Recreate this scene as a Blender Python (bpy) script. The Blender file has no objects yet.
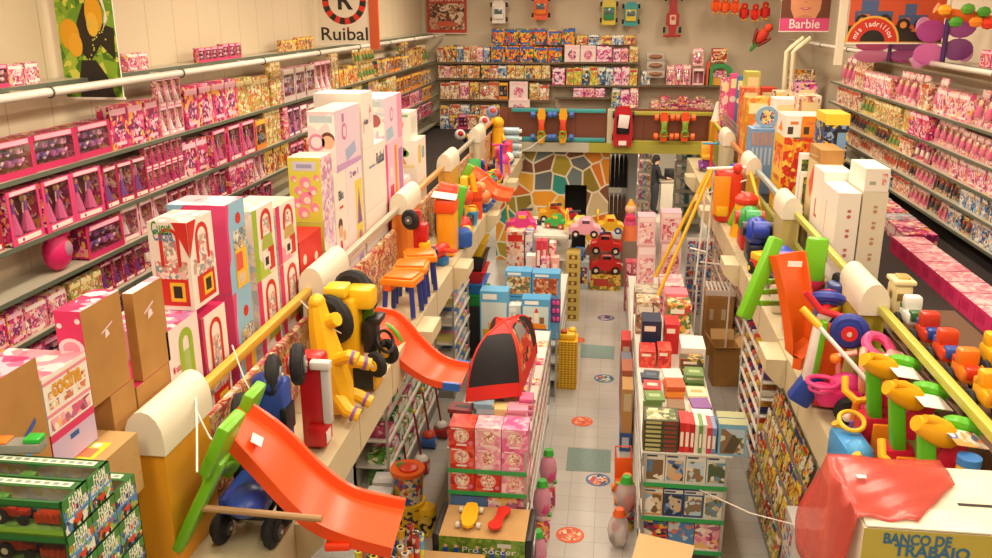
import bpy, bmesh, math, random
from mathutils import Vector, Matrix, Euler
random.seed(7)
R = math.radians
PI = math.pi
SC = bpy.context.scene
COL = SC.collection
CF = 872.6
CPOS = Vector((0, 0, 6.0))
_p, _y, _r = 0.298707, 0.128085, -0.00191
_F = Vector((-math.sin(_y) * math.cos(_p), math.cos(_y) * math.cos(_p), -math.sin(_p)))
_rt = Vector((math.cos(_y), math.sin(_y), 0))
_dn = _F.cross(_rt)
_R = math.cos(_r) * _rt - math.sin(_r) * _dn
_D = math.sin(_r) * _rt + math.cos(_r) * _dn
cam_d = bpy.data.cameras.new('camera')
cam_d.sensor_width = 36
cam_d.lens = CF * 36 / 992
cam_d.clip_start = 0.05
cam_d.clip_end = 200
cam = bpy.data.objects.new('camera', cam_d)
COL.objects.link(cam)
cam.matrix_world = Matrix.Translation(CPOS) @ Matrix((_R, -_D, -_F)).transposed().to_4x4()
SC.camera = cam
def ray(u, v):
 return _R * ((u - 496) / CF) + _D * ((v - 279) / CF) + _F
def AX(u, v, x):                                   # point of the room seen at (u, v) on the plane X = x
 d = ray(u, v)
 return CPOS + d * ((x - CPOS.x) / d.x)
def AY(u, v, y):
 d = ray(u, v)
 return CPOS + d * ((y - CPOS.y) / d.y)
def AZ(u, v, z):
 d = ray(u, v)
 return CPOS + d * ((z - CPOS.z) / d.z)
def lin(h):
 h = h.lstrip('#')
 c = [int(h[i:i + 2], 16) / 255 for i in (0, 2, 4)]
 return tuple(x / 12.92 if x <= 0.04045 else ((x + 0.055) / 1.055) ** 2.4 for x in c) + (1,)
_mc = {}
def m(hexc, rough=0.5, metal=0.0, name=None, spec=0.5, emit=0.0):
 k = (hexc, rough, metal, spec, emit)
 if k in _mc:
  return _mc[k]
 a = bpy.data.materials.new(name or 'paint_' + hexc.strip('#'))
 a.use_nodes = True
 b = a.node_tree.nodes['Principled BSDF']
 b.inputs['Base Color'].default_value = lin(hexc)
 b.inputs['Roughness'].default_value = rough
 b.inputs['Metallic'].default_value = metal
 b.inputs['Specular IOR Level'].default_value = spec
 if emit:
  b.inputs['Emission Color'].default_value = lin(hexc)
  b.inputs['Emission Strength'].default_value = emit
 _mc[k] = a
 return a
def nodes_of(name, rough=0.5, spec=0.5):
 a = bpy.data.materials.new(name)
 a.use_nodes = True
 nt = a.node_tree
 b = nt.nodes['Principled BSDF']
 b.inputs['Roughness'].default_value = rough
 b.inputs['Specular IOR Level'].default_value = spec
 return a, nt, b
def ramp(nt, cols, constant=True):
 r = nt.nodes.new('ShaderNodeValToRGB')
 r.color_ramp.interpolation = 'CONSTANT' if constant else 'LINEAR'
 e = r.color_ramp.elements
 n = len(cols)
 while len(e) < n:
  e.new(0.5)
 for i, c in enumerate(cols):
  e[i].position = i / n if constant else i / max(1, n - 1)
  e[i].color = lin(c)
 return r
def coords(nt, rnd=True, scale=(1, 1, 1), kind='Object'):
 tc = nt.nodes.new('ShaderNodeTexCoord')
 mp = nt.nodes.new('ShaderNodeMapping')
 mp.inputs['Scale'].default_value = scale
 nt.links.new(tc.outputs[kind], mp.inputs['Vector'])
 if rnd:
  oi = nt.nodes.new('ShaderNodeObjectInfo')
  mu = nt.nodes.new('ShaderNodeMath')
  mu.operation = 'MULTIPLY'
  mu.inputs[1].default_value = 97.0
  nt.links.new(oi.outputs['Random'], mu.inputs[0])
  nt.links.new(mu.outputs[0], mp.inputs['Location'])
 return mp.outputs['Vector']
_pc = {}
def printed(pal, scale=14, fine=42, mix=0.45, rough=0.4, base=None, stretch=(1, 1, 1)):
 """printed cardboard: patches of ink in two sizes, laid differently on every box"""
 k = (tuple(pal), scale, fine, mix, rough, base, stretch)
 if k in _pc:
  return _pc[k]
 a, nt, b = nodes_of('printed_card', rough)
 vec = coords(nt, True, stretch)
 def vor(s):
  v = nt.nodes.new('ShaderNodeTexVoronoi')
  v.inputs['Scale'].default_value = s
  nt.links.new(vec, v.inputs['Vector'])
  sp = nt.nodes.new('ShaderNodeSeparateColor')
  nt.links.new(v.outputs['Color'], sp.inputs[0])
  return sp
 s1, s2 = vor(scale), vor(fine)
 r1 = ramp(nt, pal)
 r2 = ramp(nt, pal[::-1])
 nt.links.new(s1.outputs[0], r1.inputs[0])
 nt.links.new(s2.outputs[0], r2.inputs[0])
 lt = nt.nodes.new('ShaderNodeMath')
 lt.operation = 'LESS_THAN'
 lt.inputs[1].default_value = mix
 nt.links.new(s2.outputs[1], lt.inputs[0])
 mx = nt.nodes.new('ShaderNodeMix')
 mx.data_type = 'RGBA'
 nt.links.new(lt.outputs[0], mx.inputs[0])
 nt.links.new(r1.outputs[0], mx.inputs[6])
 nt.links.new(r2.outputs[0], mx.inputs[7])
 out = mx.outputs[2]
 if base:
  gt = nt.nodes.new('ShaderNodeMath')
  gt.operation = 'LESS_THAN'
  gt.inputs[1].default_value = base[1]
  nt.links.new(s1.outputs[1], gt.inputs[0])
  m2 = nt.nodes.new('ShaderNodeMix')
  m2.data_type = 'RGBA'
  nt.links.new(gt.outputs[0], m2.inputs[0])
  nt.links.new(out, m2.inputs[6])
  m2.inputs[7].default_value = lin(base[0])
  out = m2.outputs[2]
 nt.links.new(out, b.inputs['Base Color'])
 _pc[k] = a
 return a
def mottled(c1, c2, scale=3.0, rough=0.6, detail=4, name='mottled', rnd=False, stretch=(1, 1, 1)):
 a, nt, b = nodes_of(name, rough)
 vec = coords(nt, rnd, stretch)
 n = nt.nodes.new('ShaderNodeTexNoise')
 n.inputs['Scale'].default_value = scale
 n.inputs['Detail'].default_value = detail
 nt.links.new(vec, n.inputs['Vector'])
 r = ramp(nt, [c1, c2], False)
 r.color_ramp.elements[0].position = 0.35
 r.color_ramp.elements[1].position = 0.65
 nt.links.new(n.outputs[0], r.inputs[0])
 nt.links.new(r.outputs[0], b.inputs['Base Color'])
 return a
def stripes(c1, c2, axis, period, duty=0.5, rough=0.5, name='striped', kind='Object', c3=None):
 """regular stripes along one axis (page edges, boards, grooves)"""
 a, nt, b = nodes_of(name, rough)
 tc = nt.nodes.new('ShaderNodeTexCoord')
 sp = nt.nodes.new('ShaderNodeSeparateXYZ')
 nt.links.new(tc.outputs[kind], sp.inputs[0])
 d = nt.nodes.new('ShaderNodeMath'); d.operation = 'DIVIDE'; d.inputs[1].default_value = period
 nt.links.new(sp.outputs[axis], d.inputs[0])
 fr = nt.nodes.new('ShaderNodeMath'); fr.operation = 'FRACT'
 nt.links.new(d.outputs[0], fr.inputs[0])
 lt = nt.nodes.new('ShaderNodeMath'); lt.operation = 'LESS_THAN'; lt.inputs[1].default_value = duty
 nt.links.new(fr.outputs[0], lt.inputs[0])
 mx = nt.nodes.new('ShaderNodeMix'); mx.data_type = 'RGBA'
 nt.links.new(lt.outputs[0], mx.inputs[0])
 mx.inputs[6].default_value = lin(c1)
 mx.inputs[7].default_value = lin(c2)
 nt.links.new(mx.outputs[2], b.inputs['Base Color'])
 return a
def clear(tint='#ffffff', gloss=0.12, name='clear_plastic'):
 k = (tint, gloss, name)
 if k in _pc:
  return _pc[k]
 a = bpy.data.materials.new(name)
 a.use_nodes = True
 nt = a.node_tree
 nt.nodes.clear()
 o = nt.nodes.new('ShaderNodeOutputMaterial')
 t = nt.nodes.new('ShaderNodeBsdfTransparent')
 t.inputs[0].default_value = lin(tint)
 g = nt.nodes.new('ShaderNodeBsdfGlossy')
 g.inputs['Roughness'].default_value = 0.12
 x = nt.nodes.new('ShaderNodeMixShader')
 x.inputs[0].default_value = gloss
 nt.links.new(t.outputs[0], x.inputs[1])
 nt.links.new(g.outputs[0], x.inputs[2])
 nt.links.new(x.outputs[0], o.inputs[0])
 _pc[k] = a
 return a
def film(col, opac=0.5, name='plastic_film'):
 k = (col, opac, name)
 if k in _pc:
  return _pc[k]
 a = bpy.data.materials.new(name)
 a.use_nodes = True
 nt = a.node_tree
 b = nt.nodes['Principled BSDF']
 o = nt.nodes['Material Output']
 b.inputs['Base Color'].default_value = lin(col)
 b.inputs['Roughness'].default_value = 0.25
 t = nt.nodes.new('ShaderNodeBsdfTransparent')
 x = nt.nodes.new('ShaderNodeMixShader')
 x.inputs[0].default_value = opac
 nt.links.new(t.outputs[0], x.inputs[1])
 nt.links.new(b.outputs[0], x.inputs[2])
 nt.links.new(x.outputs[0], o.inputs[0])
 _pc[k] = a
 return a
_txt = {}
def text_geo(s, bold=0.0):
 k = (s, bold)
 if k not in _txt:
  c = bpy.data.curves.new('lettering', 'FONT')
  c.body = s
  c.align_x = 'CENTER'
  c.align_y = 'CENTER'
  c.offset = bold
  c.resolution_u = 3
  o = bpy.data.objects.new('lettering', c)
  COL.objects.link(o)
  bpy.context.view_layer.update()
  me = o.to_mesh()
  _txt[k] = ([v.co.copy() for v in me.vertices], [tuple(p.vertices) for p in me.polygons])
  o.to_mesh_clear()
  bpy.data.objects.remove(o)
  bpy.data.curves.remove(c)
 return _txt[k]
class MB:
 def __init__(s):
  s.v, s.f, s.mi, s.mats = [], [], [], []
 def idx(s, mat):
  if mat not in s.mats:
   s.mats.append(mat)
  return s.mats.index(mat)
 def add(s, vs, fs, mat, M=None):
  o = len(s.v)
  for q in vs:
   q = Vector(q)
   s.v.append(M @ q if M is not None else q)
  k = s.idx(mat)
  for q in fs:
   s.f.append([i + o for i in q])
   s.mi.append(k)
  return s
 def box(s, c, d, mat, M=None, bev=0.0, mats=None):
  x, y, z = d[0] / 2, d[1] / 2, d[2] / 2
  if bev:
   bm = bmesh.new()
   bmesh.ops.create_cube(bm, size=1, matrix=Matrix.Translation(c) @ Matrix.Diagonal((d[0], d[1], d[2], 1)))
   bmesh.ops.bevel(bm, geom=bm.edges[:], offset=min(bev, 0.49 * min(d)), segments=2, affect='EDGES', profile=0.5)
   bm.verts.index_update()
   s.add([q.co for q in bm.verts], [[q.index for q in f.verts] for f in bm.faces], mat, M)
   bm.free()
   return s
  vs = [(c[0] + i * x, c[1] + j * y, c[2] + k * z) for i in (-1, 1) for j in (-1, 1) for k in (-1, 1)]
  fs = [(0, 1, 3, 2), (4, 6, 7, 5), (0, 4, 5, 1), (2, 3, 7, 6), (0, 2, 6, 4), (1, 5, 7, 3)]   # -x +x -y +y -z +z
  if mats:
   for q, mm in zip(fs, mats):
    s.add([vs[i] for i in q], [(0, 1, 2, 3)], mm, M)
  else:
   s.add(vs, fs, mat, M)
  return s
 def quad(s, pts, mat, M=None):
  return s.add(pts, [tuple(range(len(pts)))], mat, M)
 def cyl(s, a, b, r0, r1=None, mat=None, n=12, caps=True, M=None):
  a, b = Vector(a), Vector(b)
  r1 = r0 if r1 is None else r1
  w = (b - a).normalized()
  u = w.orthogonal().normalized()
  t = w.cross(u)
  vs = []
  for p, r in ((a, r0), (b, r1)):
   vs += [p + (u * math.cos(2 * PI * i / n) + t * math.sin(2 * PI * i / n)) * r for i in range(n)]
  fs = [(i, (i + 1) % n, n + (i + 1) % n, n + i) for i in range(n)]
  if caps:
   fs += [tuple(range(n))[::-1], tuple(range(n, 2 * n))]
  return s.add(vs, fs, mat, M)
 def sph(s, c, r, mat, n=10, M=None):
  r = (r, r, r) if isinstance(r, (int, float)) else r
  c = Vector(c)
  k = max(4, n // 2)
  vs = [c + Vector((0, 0, -r[2]))]
  for j in range(1, k):
   ph = -PI / 2 + PI * j / k
   vs += [c + Vector((r[0] * math.cos(ph) * math.cos(2 * PI * i / n), r[1] * math.cos(ph) * math.sin(2 * PI * i / n), r[2] * math.sin(ph))) for i in range(n)]
  vs.append(c + Vector((0, 0, r[2])))
  fs = [(0, 1 + (i + 1) % n, 1 + i) for i in range(n)]
  for j in range(k - 2):
   o = 1 + j * n
   fs += [(o + i, o + (i + 1) % n, o + n + (i + 1) % n, o + n + i) for i in range(n)]
  o = 1 + (k - 2) * n
  fs += [(o + i, o + (i + 1) % n, len(vs) - 1) for i in range(n)]
  return s.add(vs, fs, mat, M)
 def tube(s, pts, r, mat, n=8, closed=False, M=None):
  pts = [Vector(q) for q in pts]
  N = len(pts)
  rs = r if isinstance(r, (list, tuple)) else [r] * N
  vs, fs = [], []
  u = None
  for i, q in enumerate(pts):
   if closed:
    t = (pts[(i + 1) % N] - pts[i - 1]).normalized()
   else:
    t = (pts[min(i + 1, N - 1)] - pts[max(i - 1, 0)]).normalized()
   u = t.orthogonal().normalized() if u is None else (u - t * u.dot(t)).normalized()
   w = t.cross(u)
   vs += [q + (u * math.cos(2 * PI * j / n) + w * math.sin(2 * PI * j / n)) * rs[i] for j in range(n)]
  for i in range(N if closed else N - 1):
   a, b = i * n, ((i + 1) % N) * n
   fs += [(a + j, a + (j + 1) % n, b + (j + 1) % n, b + j) for j in range(n)]
  if not closed:
   fs += [tuple(range(n))[::-1], tuple(range((N - 1) * n, N * n))]
  return s.add(vs, fs, mat, M)
 def torus(s, c, ax, R_, r, mat, n=20, k=8, M=None):
  ax = Vector(ax).normalized()
  u = ax.orthogonal().normalized()
  w = ax.cross(u)
  return s.tube([Vector(c) + (u * math.cos(2 * PI * i / n) + w * math.sin(2 * PI * i / n)) * R_ for i in range(n)], r, mat, k, True, M)
 def prism(s, poly, h, mat, M=None, plane='xy', o=0.0):
  """polygon in a plane, extruded by h along the plane's normal from o"""
  def P(a, b, c):
   return {'xy': (a, b, c), 'xz': (a, c, b), 'yz': (c, a, b)}[plane]
  n = len(poly)
  vs = [P(a, b, o) for a, b in poly] + [P(a, b, o + h) for a, b in poly]
  fs = [tuple(range(n))[::-1], tuple(range(n, 2 * n))] + [(i, (i + 1) % n, n + (i + 1) % n, n + i) for i in range(n)]
  return s.add(vs, fs, mat, M)
 def lathe(s, prof, mat, n=16, M=None):
  vs, fs = [], []
  for r, z in prof:
   vs += [(r * math.cos(2 * PI * i / n), r * math.sin(2 * PI * i / n), z) for i in range(n)]
  for j in range(len(prof) - 1):
   a, b = j * n, (j + 1) * n
   fs += [(a + i, a + (i + 1) % n, b + (i + 1) % n, b + i) for i in range(n)]
  fs += [tuple(range(n))[::-1], tuple(range((len(prof) - 1) * n, len(prof) * n))]
  return s.add(vs, fs, mat, M)
 def loft(s, secs, mat, M=None, caps=True):
  """rings of equal length joined one to the next"""
  n = len(secs[0])
  vs = [q for sec in secs for q in sec]
  fs = []
  for j in range(len(secs) - 1):
   a, b = j * n, (j + 1) * n
   fs += [(a + i, a + (i + 1) % n, b + (i + 1) % n, b + i) for i in range(n)]
  if caps:
   fs += [tuple(range(n))[::-1], tuple(range((len(secs) - 1) * n, len(secs) * n))]
  return s.add(vs, fs, mat, M)
 def text(s, t, size, mat, M, bold=0.0, wid=None):
  vs, fs = text_geo(t, bold)
  if not vs:
   return s
  sx = size
  if wid:
   w = max(q.x for q in vs) - min(q.x for q in vs)
   sx = wid / w
  return s.add([(q.x * sx, q.y * size, 0) for q in vs], fs, mat, M)
 def build(s, name, parent=None, loc=None, rot=None, sharp=35, smooth=True):
  me = bpy.data.meshes.new(name)
  me.from_pydata([tuple(q) for q in s.v], [], s.f)
  for a in s.mats:
   me.materials.append(a)
  me.polygons.foreach_set('material_index', s.mi)
  bm = bmesh.new()
  bm.from_mesh(me)
  bmesh.ops.recalc_face_normals(bm, faces=bm.faces[:])
  bm.to_mesh(me)
  bm.free()
  if smooth:
   me.polygons.foreach_set('use_smooth', [True] * len(me.polygons))
   me.set_sharp_from_angle(angle=R(sharp))
  o = bpy.data.objects.new(name, me)
  COL.objects.link(o)
  if parent:
   o.parent = parent
  if loc is not None:
   o.location = loc
  if rot is not None:
   o.rotation_euler = rot
  return o
def tag(o, label=None, cat=None, group=None, kind=None):
 for k, q in (('label', label), ('category', cat), ('group', group), ('kind', kind)):
  if q:
   o[k] = q
 return o
def empty(name, loc, label, cat, rot=(0, 0, 0), group=None):
 o = bpy.data.objects.new(name, None)
 o.empty_display_size = 0.1
 COL.objects.link(o)
 o.location = loc
 o.rotation_euler = rot
 return tag(o, label, cat, group)
def struct(name, mb, **k):
 return tag(mb.build(name, **k), kind='structure')
def dup(root, loc, rot=None, label=None, group=None, scale=None):
 r = root.copy()
 COL.objects.link(r)
 r.location = loc
 if rot is not None:
  r.rotation_euler = rot
 if scale is not None:
  r.scale = scale
 if label:
  r['label'] = label
 if group:
  r['group'] = group
 for ch in root.children:
  c = ch.copy()
  COL.objects.link(c)
  c.parent = r
  for g in ch.children:
   d = g.copy()
   COL.objects.link(d)
   d.parent = c
 return r
class Once:
 """the first use places the model itself, later uses place copies"""
 def __init__(s, root):
  s.root, s.used = root, False
 def put(s, loc, rot=(0, 0, 0), label=None, group=None, scale=(1, 1, 1)):
  if not s.used:
   s.used = True
   o = s.root
   o.location, o.rotation_euler, o.scale = loc, rot, scale
   if label:
    o['label'] = label
   if group:
    o['group'] = group
   return o
  return dup(s.root, loc, rot, label, group, scale)
_o1 = ['', 'first', 'second', 'third', 'fourth', 'fifth', 'sixth', 'seventh', 'eighth', 'ninth', 'tenth', 'eleventh', 'twelfth', 'thirteenth',
  'fourteenth', 'fifteenth', 'sixteenth', 'seventeenth', 'eighteenth', 'nineteenth']
_t1 = ['', '', 'twenty', 'thirty', 'forty', 'fifty', 'sixty', 'seventy', 'eighty', 'ninety']
def nth(n):
 if n < 20:
  return _o1[n]
 if n >= 100:
  return 'hundred-and-' + nth(n - 100) if n > 100 else 'hundredth'
 t, o = divmod(n, 10)
 return (_t1[t][:-1] + 'ieth') if o == 0 else _t1[t] + '-' + _o1[o]
WHITE, BLACK, CREAM = m('#f2ece0'), m('#17161a'), m('#e6dcc4')
MZ = 2.98            # upper floor
LZ = 2.70            # top of the ledge outside the railing
LX, RX = -2.02, 1.84  # edges of the ledges over the sales floor
WL, WR = -5.02, 5.05
YB, YW = 20.8, 23.7   # front of the bridge, back wall
wall_m = stripes('#d3c3a4', '#b3a284', 1, 0.62, 0.02, 0.7, 'cream_panel')
plain_wall = m('#d2c3a8', 0.75)
def floor_mat():
 a, nt, b = nodes_of('floor_tiles', 0.32)
 tc = nt.nodes.new('ShaderNodeTexCoord')
 br = nt.nodes.new('ShaderNodeTexBrick')
 br.offset = 0
 br.inputs['Scale'].default_value = 1
 br.inputs['Color1'].default_value = lin('#c2beb7')
 br.inputs['Color2'].default_value = lin('#bab5ae')
 br.inputs['Mortar'].default_value = lin('#9c9790')
 br.inputs['Mortar Size'].default_value = 0.004
 br.inputs['Brick Width'].default_value = 0.333
 br.inputs['Row Height'].default_value = 0.333
 nt.links.new(tc.outputs['Object'], br.inputs['Vector'])
 n = nt.nodes.new('ShaderNodeTexNoise')
 n.inputs['Scale'].default_value = 1.3
 n.inputs['Detail'].default_value = 5
 nt.links.new(tc.outputs['Object'], n.inputs['Vector'])
 r = ramp(nt, ['#e2ddd6', '#ffffff'], False)
 nt.links.new(n.outputs[0], r.inputs[0])
 mx = nt.nodes.new('ShaderNodeMix'); mx.data_type = 'RGBA'; mx.blend_type = 'MULTIPLY'
 mx.inputs[0].default_value = 1
 nt.links.new(br.outputs[0], mx.inputs[6])
 nt.links.new(r.outputs[0], mx.inputs[7])
 nt.links.new(mx.outputs[2], b.inputs['Base Color'])
 return a
b = MB(); b.box((0, 14, -0.1), (10.4, 34, 0.2), floor_mat()); struct('floor', b)
carpet = mottled('#241d1b', '#3a2f2a', 60, 0.95, 2, 'dark_carpet')
b = MB(); b.box((-3.89, 9.9, MZ - 0.14), (2.32, 27.6, 0.28), carpet); struct('floor_left', b)
b = MB(); b.box((3.73, 9.9, MZ - 0.14), (2.64, 27.6, 0.28), carpet); struct('floor_right', b)
b = MB(); b.box((-0.1, YB + 1.5, MZ - 0.1), (5.0, 2.9, 0.2), carpet); struct('floor_bridge', b)
b = MB(); b.box((0, 14, 7.3), (10.4, 34, 0.2), m('#e2d6bd', 0.8)); struct('ceiling', b)
b = MB(); b.box((WL - 0.1, 14, 3.65), (0.2, 34, 7.3), wall_m); struct('wall_left', b)
b = MB(); b.box((WR + 0.1, 14, 3.65), (0.2, 34, 7.3), plain_wall); struct('wall_right', b)
b = MB(); b.box((0, YW + 0.1, 5.1), (10.2, 0.2, 4.3), plain_wall); struct('wall_back', b)
b = MB(); b.box((0, 30.9, 1.5), (10.2, 0.2, 3.0), m('#d8d2c4', 0.8)); struct('wall_rear_sales_floor', b)
b = MB(); b.box((0, -3, 3.65), (10.4, 0.2, 7.3), plain_wall); struct('wall_front', b)
b = MB(); b.box((0, 27.3, 2.93), (10.2, 7.0, 0.1), m('#ddd6c6', 0.8)); struct('ceiling_rear', b)
ledge_m = m('#cbbd98', 0.5)
joint_m = m('#a99a78', 0.6)
for nm, x0, x1, sg in (('trim_left', -2.72, LX, 1), ('trim_right', RX, 2.52, -1)):
 b = MB()
 b.box(((x0 + x1) / 2, 8.9, LZ - 0.17), (x1 - x0, 23.7, 0.34), ledge_m)
 xf = LX if sg > 0 else RX
 for k in range(20):
  y = -1.5 + k * 1.15
  b.box(((x0 + x1) / 2, y, LZ + 0.001), (x1 - x0, 0.012, 0.004), joint_m)
  b.box((xf + sg * 0.001, y, LZ - 0.17), (0.004, 0.012, 0.34), joint_m)
 struct(nm, b)
cons = MB()
prof = [(0, 0), (0.2, 0.0), (0.2, -0.14), (0.05, -0.3), (0, -0.3)]
cons.prism([(x, z) for x, z in prof], 0.5, m('#cfc09a', 0.5), None, 'xz', -0.25)
first = None
for k, (y, sg) in enumerate([(5.2, 1), (8.95, 1), (11.4, 1), (14.6, 1), (17.6, 1), (8.6, -1), (12.0, -1), (15.4, -1), (18.6, -1)]):
 if first is None:
  first = o = tag(cons.build('trim_console'), kind='structure')
 else:
  o = first.copy(); COL.objects.link(o)
 o.location = (LX + 0.002 if sg > 0 else RX - 0.002, y, LZ - 0.03)
 o.rotation_euler = (0, 0, 0 if sg > 0 else PI)
parapet_l = mottled('#b98a4a', '#d0a566', 8, 0.6, 3, 'parapet_board')
b = MB(); b.box((-2.70, 12.6, 3.0), (0.06, 16.4, 0.6), printed(['#b33a30', '#d8b070', '#c99a58', '#8a5a2a', '#e0c890', '#d86a7a', '#f0dcc0'], 12, 40, .45)); struct('trim_parapet_left', b)
b = MB(); b.box((2.38, 12.9, 2.95), (0.06, 15.8, 0.5), m('#8c8f3a', 0.5)); struct('trim_parapet_right', b)
def post(name, x, y, ly, zt, zc, col, wx=0.2):
 q = MB()
 q.box((0, ly / 2, (zt - LZ) / 2), (wx, ly, zt - LZ), m(col, 0.45))
 h = zc - zt
 pr = [(-wx / 2 - 0.02, 0), (wx / 2 + 0.02, 0)]
 for i in range(0, 9):
  t = PI * i / 8
  pr.append(((wx / 2 + 0.02) * math.cos(t) * (1 if i < 8 else 1), h * 0.35 + h * 0.65 * math.sin(t)))
 q.prism(pr, ly + 0.04, m('#e0d7c0', 0.5), Matrix.Translation((0, 0, zt - LZ)), 'xz', -0.02)
 o = q.build(name)
 o.location = (x, y, LZ + 0.001)
 return tag(o, kind='structure')
for y, ly, c in [(4.32, .6, '#e09a22'), (7.3, .75, '#c9c0a0'), (10.7, .78, '#e0822a'), (13.85, .78, '#d8a040'), (17.1, .8, '#c9c0a0')]:
 post('trim_post_left', -2.63, y, ly, 3.5, 3.78, c)
for y, ly, c in [(7.4, .7, '#a39a2c'), (11.0, .6, '#b9a860'), (14.1, .7, '#d0b050'), (17.2, .7, '#c9c0a0')]:
 post('trim_post_right', 2.3, y, ly, 3.5, 3.78, c)
def rail(name, x, y0, y1, c):
 q = MB(); q.box((x, (y0 + y1) / 2, 3.56), (0.07, y1 - y0, 0.07), m(c, 0.4), bev=0.012)
 struct(name, q)
for y0, y1, c in [(4.94, 7.28, '#e0a83a'), (8.07, 10.68, '#b8ac98'), (11.5, 13.83, '#dc9a5a'), (14.65, 17.08, '#b8ac98'), (17.92, 20.7, '#dc9a5a')]:
 rail('trim_rail_left', -2.66, y0, y1, c)
for y0, y1, c in [(5.0, 7.38, '#b9b84a'), (8.12, 10.98, '#b9b84a'), (11.62, 14.08, '#9fb0b0'), (14.82, 17.18, '#d08848'), (17.92, 20.7, '#b9b84a')]:
 rail('trim_rail_right', 2.36, y0, y1, c)
b = MB()
b.box((-1.9, YB, 2.89), (2.9, 0.16, 0.22), m('#b9b6a2', 0.5))
b.box((1.15, YB, 2.89), (3.2, 0.16, 0.22), m('#a6a13c', 0.5))
struct('trim_bridge_fascia', b)
board = stripes('#7a4632', '#643626', 0, 0.8, 0.03, 0.35, 'brown_board')
b = MB(); b.box((-0.1, YB + 0.16, 3.4), (5.0, 0.03, 0.78), board); struct('trim_bridge_panel', b)
def bar(name, x0, x1, z, c, y=YB + 0.04, r=0.045):
 q = MB(); q.box(((x0 + x1) / 2, y, z), (x1 - x0, 2 * r, 2 * r), m(c, 0.4), bev=0.01); struct(name, q)
zt, zb = AY(590, 111, YB).z, AY(590, 140, YB).z
for z in (zt, zb):
 bar('trim_rail_bridge', -2.3, AY(606, 110, YB).x, z, '#3e9a9a')
 bar('trim_rail_bridge', AY(616, 110, YB).x, AY(713, 110, YB).x, z - 0.04, '#a8a13a')
x = AY(611, 120, YB).x
q = MB(); q.box((x, YB + 0.03, 3.38), (.17, .14, .82), m('#c6c09a', .5)); struct('trim_post_bridge', q)
x = AY(716, 130, YB - .4).x
q = MB(); q.box((x, YB - .4, 3.15), (.28, .28, 0.9), m('#dd9a20', .45))
q.cyl((x, YB - .4, 3.6), (x, YB - .4, 3.98), .13, .05, m('#e9dfc8', .5), 12)
q.sph((x, YB - .4, 3.98), .05, m('#e9dfc8', .5)); struct('trim_post_bridge', q)
def mosaic():
 a, nt, bs = nodes_of('mosaic', 0.4)
 vec = coords(nt, False, (1, 1, 1))
 v1 = nt.nodes.new('ShaderNodeTexVoronoi'); v1.inputs['Scale'].default_value = 2.3
 v2 = nt.nodes.new('ShaderNodeTexVoronoi'); v2.feature = 'DISTANCE_TO_EDGE'; v2.inputs['Scale'].default_value = 2.3
 for v in (v1, v2):
  v.voronoi_dimensions = '2D'
  nt.links.new(vec, v.inputs['Vector'])
 sp = nt.nodes.new('ShaderNodeSeparateColor'); nt.links.new(v1.outputs['Color'], sp.inputs[0])
 r = ramp(nt, ['#d98a1e', '#8d7a2a', '#6d7f80', '#c9552a', '#e0a83a', '#2e8f86', '#7a4f3a', '#d87a24', '#a4942c', '#66696c', '#e39a2a', '#c9b58a', '#d8c8a0', '#9a8a3a', '#d86a2a', '#7d8f90'])
 nt.links.new(sp.outputs[0], r.inputs[0])
 lt = nt.nodes.new('ShaderNodeMath'); lt.operation = 'LESS_THAN'; lt.inputs[1].default_value = 0.05
 nt.links.new(v2.outputs['Distance'], lt.inputs[0])
 mx = nt.nodes.new('ShaderNodeMix'); mx.data_type = 'RGBA'
 nt.links.new(lt.outputs[0], mx.inputs[0]); nt.links.new(r.outputs[0], mx.inputs[6])
 mx.inputs[7].default_value = lin('#e4dabc')
 nt.links.new(mx.outputs[2], bs.inputs['Base Color'])
 return a
MW = YB + 0.2
xr = AY(609, 180, MW).x
d0, d1, dz = AY(565, 185, MW).x, AY(587, 185, MW).x, AY(576, 185, MW).z
b = MB()
mo = mosaic()
for x0, x1, z0, z1 in ((-2.7, d0, 0, 2.82), (d0, d1, dz, 2.82), (d1, xr, 0, 2.82)):
 b.box(((x0 + x1) / 2, (z0 + z1) / 2, -0.08), (x1 - x0, z1 - z0, 0.16), mo)
o = struct('wall_mosaic', b); o.location = (0, MW, 0); o.rotation_euler = (PI / 2, 0, 0)
b = MB(); b.box(((d0 + d1) / 2, MW + 0.6, dz / 2), (d1 - d0 + .3, 0.05, dz + .2), m('#0d0b0a', 0.9)); struct('doorway_dark', b)  # near-black sheet painting the dark inside the open doorway
PINK = ['#c81c58', '#e0487e', '#ef97ae', '#7e2056', '#f4d3c0', '#a8306e', '#f0b048', '#d62f6a']
PALE = ['#f0a8b4', '#f6d0c6', '#d85a86', '#fbe6d8', '#b86a8c', '#e8808f', '#f2c070', '#9c3f62']
WARM = ['#e8a030', '#d85a2a', '#f2cf7a', '#a83a24', '#f6e4bc', '#5a6a6a', '#c8b03a', '#8a4a3a']
MIXED = ['#d84a2a', '#2a62a8', '#f0b02a', '#e8dcc8', '#3a8a4a', '#8a2a5a', '#f0d878', '#24303a']
PURP = ['#8a4a9a', '#c05a9a', '#e0a0c0', '#5a3a78', '#f0c8c0', '#d83a78', '#f0c050', '#40284a']
SOFT = ['#f2e2c8', '#e8c8a8', '#c89a78', '#f0d090', '#d87a5a', '#8a7a6a', '#f8f0e0', '#b84a4a']
SKIN, HAIRS = m('#e8b48e', .5), ['#e8c060', '#4a2a18', '#c87a30', '#2a1a14']
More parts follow.
